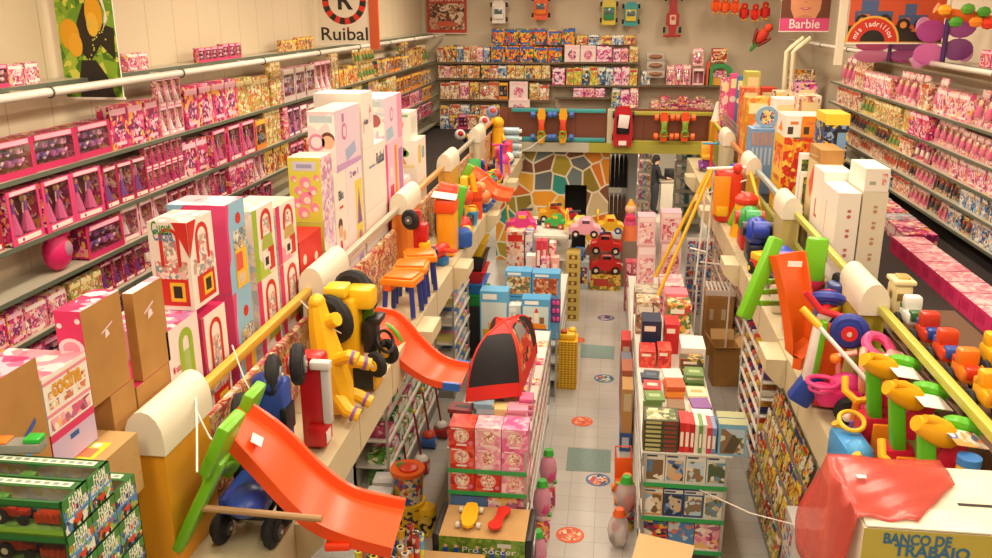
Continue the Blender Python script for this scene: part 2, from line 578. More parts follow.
def windowbox(w, h, d, side, frame, inner, win, rec, header=None):
 """carton with a cut-out window: origin at the bottom centre, front at -Y"""
 q = MB()
 x0, x1, z0, z1 = win
 y0, y1 = -d / 2, d / 2
 q.box((0, y1 - .005, h / 2), (w, .01, h), side)
 q.box((-w / 2 + .004, 0, h / 2), (.008, d, h), side)
 q.box((w / 2 - .004, 0, h / 2), (.008, d, h), side)
 q.box((0, 0, .004), (w, d, .008), side)
 q.box((0, 0, h - .004), (w, d, .008), side)
 for a, b_, c, e in ((-w / 2, w / 2, 0, z0), (-w / 2, w / 2, z1, h), (-w / 2, x0, z0, z1), (x1, w / 2, z0, z1)):
  q.box(((a + b_) / 2, y0 - .001, (c + e) / 2), (b_ - a, .004, e - c), frame)
 q.box(((x0 + x1) / 2, y0 + rec, (z0 + z1) / 2), (x1 - x0 + .02, .006, z1 - z0 + .02), inner)
 if header:
  q.box((0, y0 - .004, (z1 + h) / 2), (w * .8, .004, (h - z1) * .7), header)
 return q
def doll(q, x, y, z, h, hair, dress, dress2):
 """fashion doll standing in its box"""
 r = h * .085
 q.sph((x, y, z + h * .88), (r, r, r * 1.15), SKIN, 8)
 q.sph((x, y + r * .45, z + h * .87), (r * 1.3, r * .8, r * 1.45), hair, 8)
 q.cyl((x, y, z + h * .5), (x, y, z + h * .8), h * .06, h * .085, dress2, 8)
 q.cyl((x, y, z), (x, y, z + h * .56), h * .2, h * .06, dress, 9)
 for s in (-1, 1):
  q.cyl((x + s * h * .08, y, z + h * .77), (x + s * h * .18, y - .01, z + h * .5), h * .022, h * .018, SKIN, 6)
WIN = clear('#ffffff', .10, 'clear_window')
KINDS = {}
def kind(key, name, cat, desc, root, w, h, d):
 KINDS[key] = dict(o=Once(tag(root, desc, cat)), name=name, desc=desc, w=w, h=h, d=d)
 return root
def mk_doll(key, desc, w, h, d, pal, frame, inner, hair, dress, dress2, n=1, header='#f2c9d2', low=.16, hi=.9):
 win = (-w * .42, w * .42, h * low, h * hi)
 q = windowbox(w, h, d, printed(pal, 22, 60), m(frame), m(inner, .7), win, d * .8, m(header))
 root = q.build('doll_box')
 q = MB()
 hh = (hi - low) * h * .94
 for i in range(n):
  doll(q, (i - (n - 1) / 2) * w * .8 / n, -d * .08, h * low + .004, hh, m(HAIRS[(len(KINDS) + i) % 4]), m(dress), m(dress2))
 q.build('doll', root)
 q = MB(); q.box((0, -d / 2 - .005, h * (low + hi) / 2), (w * .85, .002, (hi - low) * h), WIN); q.build('window', root)
 q = MB(); q.box((0, -d / 2 - .006, h * low * .5), (w * .72, .005, h * low * .55), m('#f6e6d8'))
 q.cyl((-w * .2, -d / 2 - .009, h * low * .5), (-w * .2, -d / 2 - .005, h * low * .5), h * low * .22, None, m(dress2), 8)
 q.build('name_panel', root)
 return kind(key, 'doll_box', 'doll box', desc, root, w, h, d)
mk_doll('dollA', 'pink doll box, magenta dress', .2, .36, .09, PINK, '#d4306c', '#5a1636', None, '#c2307c', '#f0a0c0')
mk_doll('dollB', 'crimson doll box, purple dress', .22, .33, .1, PINK, '#b01c4c', '#46122e', None, '#7a3a94', '#d080c0')
mk_doll('dollC', 'pale doll box, white dress', .19, .36, .08, PALE, '#ee9cb2', '#a2486c', None, '#f4e4e0', '#f0b0c0')
mk_doll('dollD', 'wide pink box with two dolls', .34, .34, .1, PINK, '#e0447c', '#6a1a40', None, '#e0609a', '#8a50a0', 2)
mk_doll('dollE', 'red doll box, blue dress', .21, .34, .09, PINK, '#c8203c', '#3a1020', None, '#4a6ab8', '#9ab8e0')
mk_doll('dollF', 'purple doll box, pink dress', .2, .32, .09, PURP, '#8a3c8c', '#3a1840', None, '#e878a8', '#f4c0d0')
mk_doll('babyA', 'pale pink baby doll box', .26, .3, .14, PALE, '#f0b0bc', '#c06a88', None, '#f6d8d8', '#f2b8c4', 1, '#fff0ea', .14, .84)
def mk_set(key, desc, w, h, d, pal, frame, inner, acc, cells=2, name='toy_set_box', cat='toy box'):
 """boxed play set: round pieces and blocks behind a window"""
 win = (-w * .43, w * .43, h * .18, h * .82)
 q = windowbox(w, h, d, printed(pal, 18, 50), m(frame), m(inner, .7), win, d * .7, m(acc[0]))
 root = q.build(name)
 q = MB()
 rr = random.Random(len(KINDS))
 for i in range(cells):
  for j in range(2):
   x = (i + .5) / cells * w * .84 - w * .42
   z = h * .2 + (j + .5) * h * .3
   c = m(acc[rr.randrange(len(acc))])
   if (i + j) % 2:
    q.sph((x, -d * .1, z), (w * .3 / cells, d * .25, h * .1), c, 8)
   else:
    q.box((x, -d * .1, z), (w * .5 / cells, d * .4, h * .17), c, bev=.008)
   q.cyl((x - w * .15 / cells, -d * .2, z - h * .08), (x + w * .2 / cells, -d * .3, z + h * .1), .012, .008, m(acc[(i + j + 1) % len(acc)]), 6)
 q.build('play_piece', root)
 q = MB(); q.box((0, -d / 2 - .005, h * .5), (w * .88, .002, h * .64), WIN); q.build('window', root)
 return kind(key, name, cat, desc, root, w, h, d)
mk_set('setA', 'pink purple play set', .3, .3, .12, PINK, '#d63a70', '#4a1838', ['#f2a8c0', '#8a4aa0', '#e8609a', '#f4dcd8'])
mk_set('setB', 'magenta pastel play set', .26, .24, .12, PURP, '#b8307a', '#6a2050', ['#f0c0d0', '#a060b0', '#70a8d0', '#f0e0d0'])
mk_set('setC', 'orange mixed play set', .28, .27, .12, WARM, '#e08a30', '#6a3a20', ['#f0c040', '#d8502a', '#3a7ab0', '#f2e0b0'])
mk_set('setD', 'grey pink beauty set', .3, .3, .12, PALE, '#c8b8b0', '#6a6a68', ['#f0e0d0', '#8a8a90', '#e06090', '#b0a0c0'], 3)
mk_set('setE', 'long pink furniture set', .42, .22, .14, PINK, '#c8285e', '#5a1a3a', ['#f4b8cc', '#b85aa0', '#f0d8d0', '#6a4a90'], 4)
def mk_plain(key, desc, w, h, d, mats, name='toy_box', cat='toy box', stripe=None, dot=None):
 """printed carton: title band and a picture roundel on the front"""
 q = MB()
 q.box((0, 0, h / 2), (w, d, h), mats[0])
 y = -d / 2 - .001
 q.box((0, y, h * .86), (w * .86, .003, h * .14), mats[1])
 if dot is not None:
  q.cyl((0, y - .002, h * .42), (0, y + .001, h * .42), min(w, h) * .3, None, dot, 14)
  q.box((0, y, h * .12), (w * .6, .004, h * .08), mats[1])
 root = q.build(name)
 return kind(key, name, cat, desc, root, w, h, d)
mk_plain('plA', 'orange printed carton', .24, .26, .1, [printed(WARM, 14, 40), m('#f0d060')], name='toy_box', cat='toy box')
mk_plain('plB', 'cream pink carton', .26, .24, .12, [printed(PALE, 14, 40), m('#f8e8e0')], dot=printed(['#e05a88', '#f0c0c8', '#a83a68', '#f4e0d8'], 26, 60), name='cream_pink_box', cat='toy box')  # generic printed toy carton; any narrower kind is invented
mk_plain('plC', 'slim yellow carton', .18, .3, .08, [printed(['#c8b44a', '#a8a050', '#e8dca0', '#d8864a', '#f0e8d0', '#8a8a4a', '#c85a4a'], 18, 48), m('#ecdca0')], name='slim_yellow_box', cat='game box')  # another generic toy carton; the game kind is invented
mk_plain('plD', 'pink printed carton', .22, .3, .1, [printed(PINK, 14, 40), m('#f6c0d0')], dot=printed(['#f4c8d4', '#8a3a6a', '#e8709a', '#5a2a4a'], 26, 60), name='pink_print_box', cat='toy box')  # generic pink toy carton with no particular contents
mk_plain('plE', 'multicoloured carton', .26, .24, .1, [printed(MIXED, 16, 44), m('#f0c040')], name='mixed_print_box', cat='toy box')  # generic toy carton in mixed print, contents unspecified
mk_plain('plF', 'tan printed carton', .2, .26, .1, [printed(SOFT, 16, 44), m('#c8502a')], name='game_box', cat='game box')  # same generic toy carton in tan; game kind invented
mk_plain('plG', 'blue white carton', .24, .26, .1, [printed(['#3a6aa8', '#7aa8d0', '#f0ece0', '#24406a', '#e0b050', '#b8c8d0'], 14, 40), m('#f4f0e4')], name='puzzle_box', cat='puzzle')  # same generic toy carton in blue; puzzle kind invented
mk_plain('plH', 'red printed carton', .24, .22, .1, [printed(['#c8281c', '#e0502a', '#8a1a18', '#f0c060', '#f4e0c0', '#b83a50'], 14, 40), m('#f4d8a0')], dot=printed(['#f0d0a8', '#a83a24', '#e8a050', '#5a2a1a'], 26, 60), name='toy_box', cat='toy box')
def mk_card(key, desc, w, h, pal, acc, name='blister_card', cat='carded toy'):
 """hanging card with a toy in a bubble, leaning back a little"""
 T = Matrix.Rotation(R(-9), 4, 'X')
 q = MB()
 q.box((0, 0, h / 2), (w, .008, h), printed(pal, 20, 55), T)
 q.box((0, -.006, h * .86), (w * .8, .004, h * .14), m(acc[0]), T)
 root = q.build(name)
 q = MB()
 q.box((0, -.03, h * .38), (w * .4, .04, h * .34), m(acc[1]), T, bev=.012)
 q.sph((0, -.03, h * .62), (w * .16, .025, w * .16), m(acc[2]), 8, T)
 q.build('toy', root)
 q = MB(); q.box((0, -.034, h * .45), (w * .72, .06, h * .6), WIN, T, bev=.012); q.build('blister', root)
 return kind(key, name, cat, desc, root, w, h, .12)
mk_card('cdA', 'pale pink carded toy', .24, .34, PALE, ['#f8e0d8', '#e06a90', '#f0c8a0'])
mk_card('cdB', 'peach carded toy', .22, .34, SOFT, ['#f0b060', '#d8503a', '#f0d8b0'])
mk_card('cdC', 'hot pink carded toy', .26, .36, PINK, ['#f4a8c0', '#f0e0d0', '#c03a80'])
mk_card('cdD', 'yellow carded toy', .24, .34, ['#e8c840', '#f0e090', '#c8a030', '#d86a2a', '#f4ecc8', '#8a9a3a'], ['#f0e8b0', '#6a9a4a', '#e0a030'])
mk_card('cdE', 'dark multicoloured carded toy', .24, .32, MIXED, ['#f0d070', '#3a3a48', '#c83a2a'])
def run(wall, xf, y0, y1, z, plan, place, group, hmax, rowname, leanmax=0, two=True, rnd=None):
 """fill one shelf along a side wall, from the near end to the far end"""
 rr = rnd or random.Random(hash(rowname) % 1000 if False else sum(map(ord, rowname)))
 sgn = 1 if wall == 'left' else -1
 rz = PI / 2 * sgn
 y = y0
 i = 0
 while y < y1:
  t = (y - y0) / (y1 - y0)
  keys = [k for a, ks in plan if t >= a for k in [ks]][-1]
  key = rr.choice(keys)
  K = KINDS[key]
  s = min(rr.uniform(.78, 1.0) * hmax / K['h'], rr.uniform(1.25, 1.6))
  if two and hmax > .4 and rr.random() < .35:
   s = hmax * .495 / K['h']
  n = rr.choice([1, 2, 2, 3, 3, 4])
  w, h, d = K['w'] * s, K['h'] * s, K['d'] * s
  off = rr.uniform(0, .05)
  stack = 2 if (two and 2 * h <= hmax + .02 and rr.random() < .8) else 1
  if rowname == 'third row of left wall0' and 6.3 < y < 7.1:
   y = 7.1
  for _ in range(n):
   if rowname == 'third row of left wall0' and 6.3 < y + w and y < 7.08:
    y = 7.1
   if y + w > y1:
    y = y1
    break
   for lv in range(stack):
    i += 1
    o = K['o'].put((xf - sgn * (d / 2 + off + .01), y + w / 2, z + .003 + lv * (h + .002)), (0, 0, rz + rr.uniform(-.07, .07) * (lv == 0)),
        '%s, %s from near end, %s' % (K['desc'], nth(i), place), group, (s, s, s))
   y += w + .012
  y += rr.uniform(.0, .04)
shelf_m = m('#bfb8a2', 0.35)
edge_m = m('#5f6a58', 0.4)
def shelf_board(xf, depth, y0, y1, z, label, sgn, group):
 q = MB()
 q.box((xf - sgn * depth / 2, (y0 + y1) / 2, z - .012), (depth, y1 - y0, .024), shelf_m)
 q.box((xf + sgn * .004, (y0 + y1) / 2, z - .016), (.012, y1 - y0, .036), edge_m)
 o = q.build('wall_shelf')
 tag(o, label, 'shelf', group)
 for k in range(int((y1 - y0) / 1.25)):
  b2 = MB()
  yy = y0 + .4 + 1.25 * k
  b2.prism([(0, 0), (-sgn * depth * .95, 0), (-sgn * depth * .95, -.09), (-sgn * depth * .8, -.09)], .02, edge_m, Matrix.Translation((xf, yy, z - .026)), 'xz')
  b2.build('bracket', o)
 return o
LXF = -4.6
GL = 'toy boxes on the left wall'
NEARP = ['dollA', 'dollB', 'dollC', 'dollD', 'dollE', 'dollF', 'setA', 'setE', 'plD', 'cdC']
MIDP = ['dollA', 'dollC', 'dollF', 'babyA', 'setA', 'setD', 'plB', 'plD', 'cdA', 'plC']
FARW = ['plA', 'plC', 'plE', 'setC', 'plH', 'cdD', 'plF', 'cdB']
tiers_l = [('topmost ledge of left wall', 5.42, .2, [(6.2, 7.0), (8.4, 9.0), (9.9, 11.2), (12.6, 14.2)], [(0, ['plB', 'plA', 'setA'])]),
   ('top row of left wall', 4.735, .6, [(5.4, 23.0)], [(0, NEARP), (.24, ['plB', 'setB', 'plA', 'plC', 'cdA']), (.36, MIDP), (.5, ['plC', 'cdD', 'plA', 'cdB']), (.65, FARW)]),
   ('second row of left wall', 4.22, .46, [(5.3, 23.0)], [(0, NEARP), (.28, MIDP + ['setC']), (.45, FARW)]),
   ('third row of left wall', 3.83, .35, [(5.3, 13.6), (17.5, 23.0)], [(0, ['setA', 'setB', 'dollF', 'setD', 'setE', 'babyA']), (.3, NEARP), (.7, ['plA', 'setC', 'plH', 'setA'])]),
   ('fourth row of left wall', 3.45, .33, [(5.2, 11.6), (18.5, 23.0)], [(0, ['cdC', 'plC', 'plB', 'setB', 'dollB', 'plD']), (.5, NEARP)]),
   ('bottom row of left wall', 3.1, .3, [(5.1, 8.2)], [(0, ['plD', 'setA', 'setE'])])]
for place, z, hm, spans, plan in tiers_l:
 if z < 5:
  shelf_board(LXF, .36, 4.9, 23.5, z, 'long metal wall shelf carrying the %s' % place, 1, 'wall shelves along the left wall')
 else:
  shelf_board(LXF - .12, .28, 4.9, 23.5, z, 'long metal wall shelf carrying the %s' % place, 1, 'wall shelves along the left wall')
 for k, (a, e) in enumerate(spans):
  run('left', LXF - (.12 if z > 5 else 0), a, e, z, plan, place + ('' if k == 0 else ', far end' if len(spans) == 2 else ' cluster ' + _o1[k + 1]), GL, hm, place + str(k), two=z < 5)
RXF = 4.5
GR = 'toy packs on the right wall'
R1 = ['cdA', 'cdA', 'cdC', 'plB', 'cdB', 'plF', 'plB']
R2 = ['cdB', 'cdD', 'plF', 'plC', 'plF', 'cdA', 'plB']
tiers_r = [('topmost ledge of right wall', 5.3, .22, [(10.6, 12.3)], [(0, ['plD', 'plH'])]),
   ('top row of right wall', 4.6, .6, [(10.2, 18.9)], [(0, R1), (.35, R2 + ['cdA']), (.6, R2)]),
   ('second row of right wall', 4.2, .36, [(10.0, 18.9)], [(0, ['cdC', 'cdA', 'plD']), (.45, ['cdD', 'cdA', 'plC', 'cdB']), (.7, ['plF', 'cdB', 'cdE'])]),
   ('third row of right wall', 3.87, .3, [(9.9, 18.6)], [(0, ['cdA', 'cdC', 'plB']), (.4, ['cdD', 'plF', 'cdE']), (.7, ['cdE', 'plF'])]),
   ('fourth row of right wall', 3.57, .27, [(9.8, 17.5)], [(0, ['cdA', 'cdE', 'plB', 'plG']), (.4, ['cdB', 'cdE', 'plF'])]),
   ('fifth row of right wall', 3.25, .28, [(9.6, 16.5)], [(0, ['plC', 'cdA', 'plG', 'cdE']), (.5, ['plG', 'plE', 'plF'])])]
for place, z, hm, spans, plan in tiers_r:
 shelf_board(RXF + (.1 if z > 5 else 0), .36, 8.6, 19.1, z, 'long metal wall shelf carrying the %s' % place, -1, 'wall shelves along the right wall')
 for k, (a, e) in enumerate(spans):
  run('right', RXF + (.1 if z > 5 else 0), a, e, z, plan, place, GR, hm, place, two=z < 5)
for nm, x, z, lab in (('left', -4.38, 5.39, 'white tube running in front of the left wall shelves'), ('right', 4.5 - .12, 5.29, 'white tube running in front of the right wall shelves')):
 q = MB()
 q.cyl((x, 3.5, z), (x, 23.4, z), .036, None, m('#d6d0c2', .35), 14)
 o = tag(q.build('ceiling_tube'), lab, 'tube')
 for k in range(9):
  q = MB()
  y = 4.3 + 2.2 * k
  q.box((x + (-.3 if x < 0 else .3), y, z), (.62, .05, .012), m('#d6cfbc', .4))
  q.torus((x, y, z), (0, 1, 0), .042, .008, m('#5a564c', .4), 14, 5)
  q.build('bracket', o)
q = MB(); q.sph((0, 0, .17), (.1, .16, .17), m('#e0246c', .5), 16); o = q.build('backpack'); o.location = (-4.72, 6.78, 3.834)
for s in (-1, 1):
 q = MB(); q.sph((.02, s * .1, .33), (.05, .06, .06), m('#e8387c', .5), 10); q.build('ear', o)
q = MB(); q.sph((.085, .03, .19), (.03, .06, .07), m('#b08a98', .3), 10); q.build('pocket', o)
tag(o, 'round hot pink backpack with two ears on the third row of the left wall', 'backpack')
YS = 23.22      # front of the back shelves
back_boards = []
def bshelf(u0, u1, v, lab, dep=.42, y=YS):
 a, b_ = AY(u0, v, y), AY(u1, v, y)
 q = MB()
 q.box(((a.x + b_.x) / 2, y + dep / 2, a.z - .014), (b_.x - a.x, dep, .028), shelf_m)
 q.box(((a.x + b_.x) / 2, y - .004, a.z - .018), (b_.x - a.x, .012, .05), m('#6a5a44', .5))
 o = tag(q.build('wall_shelf'), lab, 'shelf', 'shelves on the upper back wall')
 return a.z
def brow(u0, u1, vt, vb, y, n, keys, lab, z=None, lv=1, group='boxed toys on the upper back wall', seed=1):
 """n boxes side by side between two pixels columns, on a shelf of the back wall"""
 a, b_ = AY(u0, vb, y), AY(u1, vb, y)
 h = AY(u0, vt, y).z - a.z
 z = a.z if z is None else z
 h = (h if vt < vb else .3) / lv
 w = (b_.x - a.x) / n
 rr = random.Random(seed + int(u0))
 j = 0
 for i in range(n):
  key = keys[i % len(keys)] if len(keys) != 1 else keys[0]
  K = KINDS[key]
  hh = h * (1 if lv > 1 else rr.uniform(.88, 1.0))
  for l in range(lv):
   j += 1
   K['o'].put((a.x + w * (i + .5), y + .12, z + .003 + l * (h + .001)), (0, 0, 0),
      '%s, %s from left %s' % (K['desc'], nth(i + 1), lab),
      group, (w * .95 / K['w'], min(1.6, .2 / K['d']), hh * .995 / K['h']))
mk_plain('bkA', 'orange and blue carton', .3, .25, .16, [printed(['#f08a1e', '#2458a8', '#f0c82a', '#d83a1e', '#3a8a4a', '#1a2a50', '#f0a020'], 12, 34), m('#3068b8')], dot=printed(['#f09020', '#d83a1e', '#2a3a6a', '#f0c040'], 20, 44), name='orange_blue_box')  # generic toy carton for the back wall, contents unspecified
mk_plain('bkB', 'white pink toy carton', .34, .32, .16, [m('#f0dcd4'), m('#f4c8d0')], dot=printed(['#d86a8a', '#e8a0b0', '#8a4a7a', '#f0d0d0'], 18, 40))
mk_plain('bkC', 'yellow board game', .2, .34, .14, [printed(['#e0cc40', '#b8c048', '#f0e498', '#d88a3a', '#8a9a3a'], 12, 30), m('#c83a4a')], name='game_box', cat='game box')
mk_plain('bkD', 'blue board game', .14, .36, .14, [printed(['#3a6a9a', '#8ab0c0', '#e0dcc8', '#2a3a5a', '#c8b060'], 10, 30), m('#e8e0c0')], name='game_box', cat='game box')
mk_plain('bkE', 'magenta toy carton', .2, .33, .14, [printed(['#d83a84', '#e878a8', '#f0c0d0', '#8a2a6a', '#f4e0e0'], 12, 34), m('#f4e0e0')], dot=printed(['#f0a0c0', '#f4e0e0', '#8a2a6a'], 20, 44))
zA = bshelf(436, 562, 62, 'upper left shelf of the back wall under the orange and blue cartons')
zB = bshelf(562, 640, 62, 'upper middle shelf of the back wall under white and pink cartons')
zC = bshelf(436, 552, 78, 'second left shelf of the back wall')
zD = bshelf(551, 640, 85, 'second middle shelf of the back wall')
zE = bshelf(440, 552, 99, 'third left shelf of the back wall')
zF = bshelf(555, 640, 97, 'third middle shelf of the back wall')
zG = bshelf(640, 722, 85, 'right shelf of the back wall under pale pink packs')
zH = bshelf(440, 500, 120, 'fourth left shelf of the back wall in the corner')
A_ = 'in lower layer of back wall stack'
brow(491, 562, 45, 62, YS, 5, ['bkA'], A_, zA, 1, seed=2)
brow(491, 575, 28, 45, YS, 6, ['bkA'], 'in upper layer of back wall stack', AY(520, 45.2, YS).z, 1, seed=3)
brow(437, 490, 45, 62, YS, 8, ['plF', 'plA', 'plE', 'plG', 'plF', 'cdB', 'plB', 'plG'], 'on the back wall shelf by the left corner', zA)
brow(564, 612, 45, 62, YS, 3, ['bkB', 'bkB', 'bkE'], 'on the upper middle back shelf', zB)
brow(613, 628, 47, 62, YS, 2, ['bkE', 'plD'], 'at the right end of the upper middle back shelf', zB)
brow(576, 636, 34.5, 45, YS + .06, 5, ['plA', 'plG'], 'in the thin top layer of the middle back shelf', AY(600, 45.0, YS).z)
q = KINDS['plC']
brow(629, 638, 46, 62, YS, 1, ['plC'], 'closing the upper middle back shelf', zB)
brow(438, 480, 65, 78, YS, 7, ['plF', 'plB', 'plF', 'cdB', 'plA', 'plF', 'plA'], 'on the second left back shelf', zC)
brow(481, 550, 64, 78, YS, 8, ['plE', 'plF', 'plG', 'plA', 'plC', 'plE', 'plA', 'plC'], 'on the second left back shelf past the corner', zC)
brow(552, 565, 67, 85, YS, 1, ['bkE'], 'starting the second middle back shelf', zD)
brow(566, 637, 66, 85, YS, 9, ['bkC', 'bkC', 'bkD', 'bkC', 'bkD', 'plG', 'bkE', 'bkE', 'bkC'], 'on the second middle back shelf', zD)
brow(440, 508, 81, 99, YS, 7, ['plF', 'plF', 'plB', 'plA', 'cdB', 'plF', 'setC'], 'on the third left back shelf', zE)
brow(509, 528, 80, 99, YS - .02, 1, ['bkB'], 'on the third left back shelf', zE)
brow(529, 549, 82, 99, YS, 2, ['plC', 'plF'], 'at the end of the third left back shelf', zE)
brow(573, 605, 87, 97, YS, 3, ['bkE', 'plD', 'bkE'], 'on the third middle back shelf', zF)
brow(611, 638, 88, 108, YS - .1, 3, ['bkD', 'bkE', 'plB'], 'standing behind the bridge rail', AY(620, 108, YS - .1).z)
brow(508, 530, 99.5, 112, YS - .1, 1, ['bkB'], 'below the third left back shelf', AY(520, 112, YS - .1).z)
brow(440, 486, 128, 143, YS - .25, 5, ['plG', 'plE', 'setA', 'plF', 'setC'], 'on the floor below the corner shelves', MZ + .002)
brow(440, 500, 104, 120, YS, 6, ['plE', 'plF', 'plG', 'cdE', 'plF', 'plA'], 'on the fourth left back shelf', zH)
q = MB()
a0, a1 = AY(500, 112.5, YS - .2), AY(645, 112.5, YS - .2)
for k, (ua, ub) in enumerate(((500, 553), (553, 609), (609, 650))):
 p0, p1 = AY(ua, 112.5, YS - .3), AY(ub, 112.5, YS - .3)
 zt_ = AY(620, 108.4, YS - .1).z if k == 2 else AY(520, 112.4, YS - .1).z
 q = MB(); q.box(((p0.x + p1.x) / 2, YS - .02, (zt_ + MZ) / 2), (p1.x - p0.x - .01, .56, zt_ - MZ - .006), m('#c9bda4', .6))
 o = tag(q.build('base_cabinet'), '%s cream base cabinet behind the bridge panel' % ['left', 'middle', 'right'][k], 'cabinet')
 q = MB(); q.box(((p0.x + p1.x) / 2, YS - .31, (zt_ + MZ) / 2), (p1.x - p0.x - .06, .02, zt_ - MZ - .06), m('#d6cbb2', .5)); q.build('door', o)
for k in range(5):
 u = 562 + k * 9
 zt_ = AY(520, 112.4, YS - .1).z
 for l in range(2):
  q = MB(); q.box((AY(u, 110, YS).x, YS - .05, zt_ + .03 + l * .062), (.22, .3, .058), printed([SOFT, PALE, WARM][(k + l) % 3], 14, 36), None, .004)
  tag(q.build('game_box'), '%s flat game box %s from the left, lying behind the bridge rail' % (['lower', 'upper'][l], nth(k + 1)), 'game box', 'flat games behind the bridge rail')
def loaf(u, v0, v1, w_, i):
 a, c = AY(u, v1, YS), AY(u, v0, YS)
 q = MB(); w = w_; h = c.z - a.z
 q.box((0, 0, h / 2), (w, .2, h * .98), m('#b9aea2', .35), None, .01)
 o = q.build('shoe_tray'); o.location = (a.x, YS + .1, a.z)
 q = MB(); q.sph((0, -.1, h / 2), (w * .38, .05, h * .3), m('#9a6a4a', .5), 12); q.build('toy', o)
 tag(o, 'silver tray pack, %s from the top, beside the pale pink packs' % nth(i), 'toy pack', 'silver tray packs on the back wall')
for i, (v0, v1) in enumerate([(52.5, 61), (61.2, 70), (70.2, 78)]):
 loaf(655.5, v0, v1, .46, i + 1)
brow(641, 650, 70, 86, YS, 1, ['plG'], 'left of the silver tray packs', AY(645, 86, YS).z)
brow(666, 691, 62, 84, YS, 3, ['cdA', 'cdC', 'cdA'], 'on the right back shelf', zG)
brow(692, 704, 66, 84, YS, 1, ['babyA'], 'on the right back shelf end', zG)
brow(692, 704, 47, 66, YS, 1, ['cdA'], 'on top at the right back shelf end', AY(698, 66, YS).z)
q = MB()   # green arched frame with picture boxes
p = AY(719.5, 85, YS); h = AY(719, 63, YS).z - p.z; w = .58
arch = [(-w / 2, 0), (-w / 2, h * .7)] + [(-w / 2 * math.cos(PI * i / 8), h * .7 + h * .3 * math.sin(PI * i / 8)) for i in range(1, 8)] + [(w / 2, h * .7), (w / 2, 0), (w * .32, 0), (w * .32, h * .6)] + [(w * .32 * math.cos(PI * i / 8), h * .6 + h * .2 * math.sin(PI * i / 8)) for i in range(1, 8)] + [(-w * .32, h * .6), (-w * .32, 0)]
q.prism(arch, .12, m('#3f9a50', .4), None, 'xz', 0)
o = q.build('toy_theatre'); o.location = (p.x, YS, zG + .002)
q = MB(); q.box((0, .1, h * .18), (w * .6, .06, h * .34), m('#e8a83a')); q.box((0, .1, h * .52), (w * .6, .05, h * .3), printed(PALE, 14, 40)); q.build('picture', o)
tag(o, 'green arched toy frame with orange base on the right back shelf', 'toy')
brow(711, 727, 47, 62.5, YS, 1, ['plH'], 'on top of the green arched frame', AY(719, 62.6, YS).z)
q = MB(); p = AY(707.5, 84, YS); q.box((p.x, YS + .1, zG + .3), (.08, .2, .58), m('#e05a2a')); tag(q.build('toy_box'), 'narrow orange carton left of the green arched frame', 'toy box')
rr = random.Random(5)
zt_ = AY(690, 110, YS - .2).z
q = MB(); p0, p1 = AY(652, 110, YS - .2), AY(724, 110, YS - .2)
q.box(((p0.x + p1.x) / 2, YS + .05, (MZ + zt_) / 2), (p1.x - p0.x, .6, zt_ - MZ - .004), m('#8a4a3a', .6)); tag(q.build('base_cabinet'), 'brown base cabinet under the pink book heaps', 'cabinet')
n = 0
for cidx, u in enumerate([655, 664, 673, 682, 691, 700, 709]):
 p = AY(u, 110, YS - .2)
 for l in range(7 if cidx % 2 else 5):
  n += 1
  q = MB(); q.box((p.x, YS - .02, zt_ + .025 + l * .047), (rr.uniform(.2, .26), rr.uniform(.3, .4), .044), printed([PALE, PINK, SOFT][rr.randrange(3)], 10, 30), Matrix.Translation((p.x, YS, 0)) @ Matrix.Rotation(rr.uniform(-.1, .1), 4, 'Z') @ Matrix.Translation((-p.x, -YS, 0)))
  tag(q.build('picture_book'), 'pale picture book, %s up in the %s pile under the right back shelf' % (nth(l + 1), nth(cidx + 1)), 'book', 'pink books piled under the right back shelf')
def hung_car(u, v, y, body, trim, label, name='toy_car', L=.55, W=.34, racing=False):
 p = AY(u, v, y)
 q = MB()
 if racing:
  q.prism([(-.07, -.5), (-.1, -.3), (-.16, -.28), (-.16, -.02), (-.1, .05), (-.08, .3), (-.05, .5), (.05, .5), (.08, .3), (.1, .05), (.16, -.02), (.16, -.28), (.1, -.3), (.07, -.5)], .14, m(body, .3), None, 'xz', -.07)
  q.box((0, 0, -.52), (.44, .1, .07), m(body, .3), None, .01); q.box((0, 0, .46), (.34, .08, .08), m(body, .3), None, .01)
 else:
  pts = [(-W / 2, -L / 2), (W / 2, -L / 2), (W / 2, L * .36), (W * .3, L / 2), (-W * .3, L / 2), (-W / 2, L * .36)]
  q.prism(pts, .16, m(body, .3), None, 'xz', -.08)
  q.box((0, -.11, -L * .06), (W * .8, .1, L * .5), m(trim, .3), None, .03)
 o = q.build(name); o.location = p
 for sx in (-1, 1):
  for sz in (-1, 1):
   q = MB(); q.cyl((sx * W * .5, .02, sz * L * (.32 if not racing else .62)), (sx * W * .66, .02, sz * L * (.32 if not racing else .62)), .075 if racing else .055, None, m('#1c1a1c', .6), 12); q.build('wheel', o)
 q = MB()
 if racing:
  q.box((0, -.1, -.14), (.16, .05, .24), m('#e8c8a8'), None, .03); q.cyl((0, -.14, -.1), (0, -.09, -.1), .05, None, m('#c83028'), 10)
 else:
  q.box((0, -.17, L * .02), (W * .6, .02, L * .22), m('#f0e8d8' if racing else '#5a6a70', .15), None, .005)
 q.build('cockpit' if racing else 'windscreen', o)
 tag(o, label, 'toy car')
 q = MB(); q.cyl((0, .08, L * .3), (0, max(.09, YW - y - .003), L * .3), .012, None, m('#a8a090', .3, .8), 6); q.build('hook', o)
 return o
hung_car(499, 12, 23.3, '#e8ddd0', '#f4f0e8', 'white toy car hung on the back wall, leftmost', L=.56)
hung_car(541, 7, 23.3, '#e8591e', '#f07a2a', 'orange toy car hung on the back wall', L=.62, W=.36)
hung_car(609, 12, 23.3, '#d8c030', '#2f8a5a', 'yellow and green toy truck hung on the back wall', 'toy_truck', L=.62)
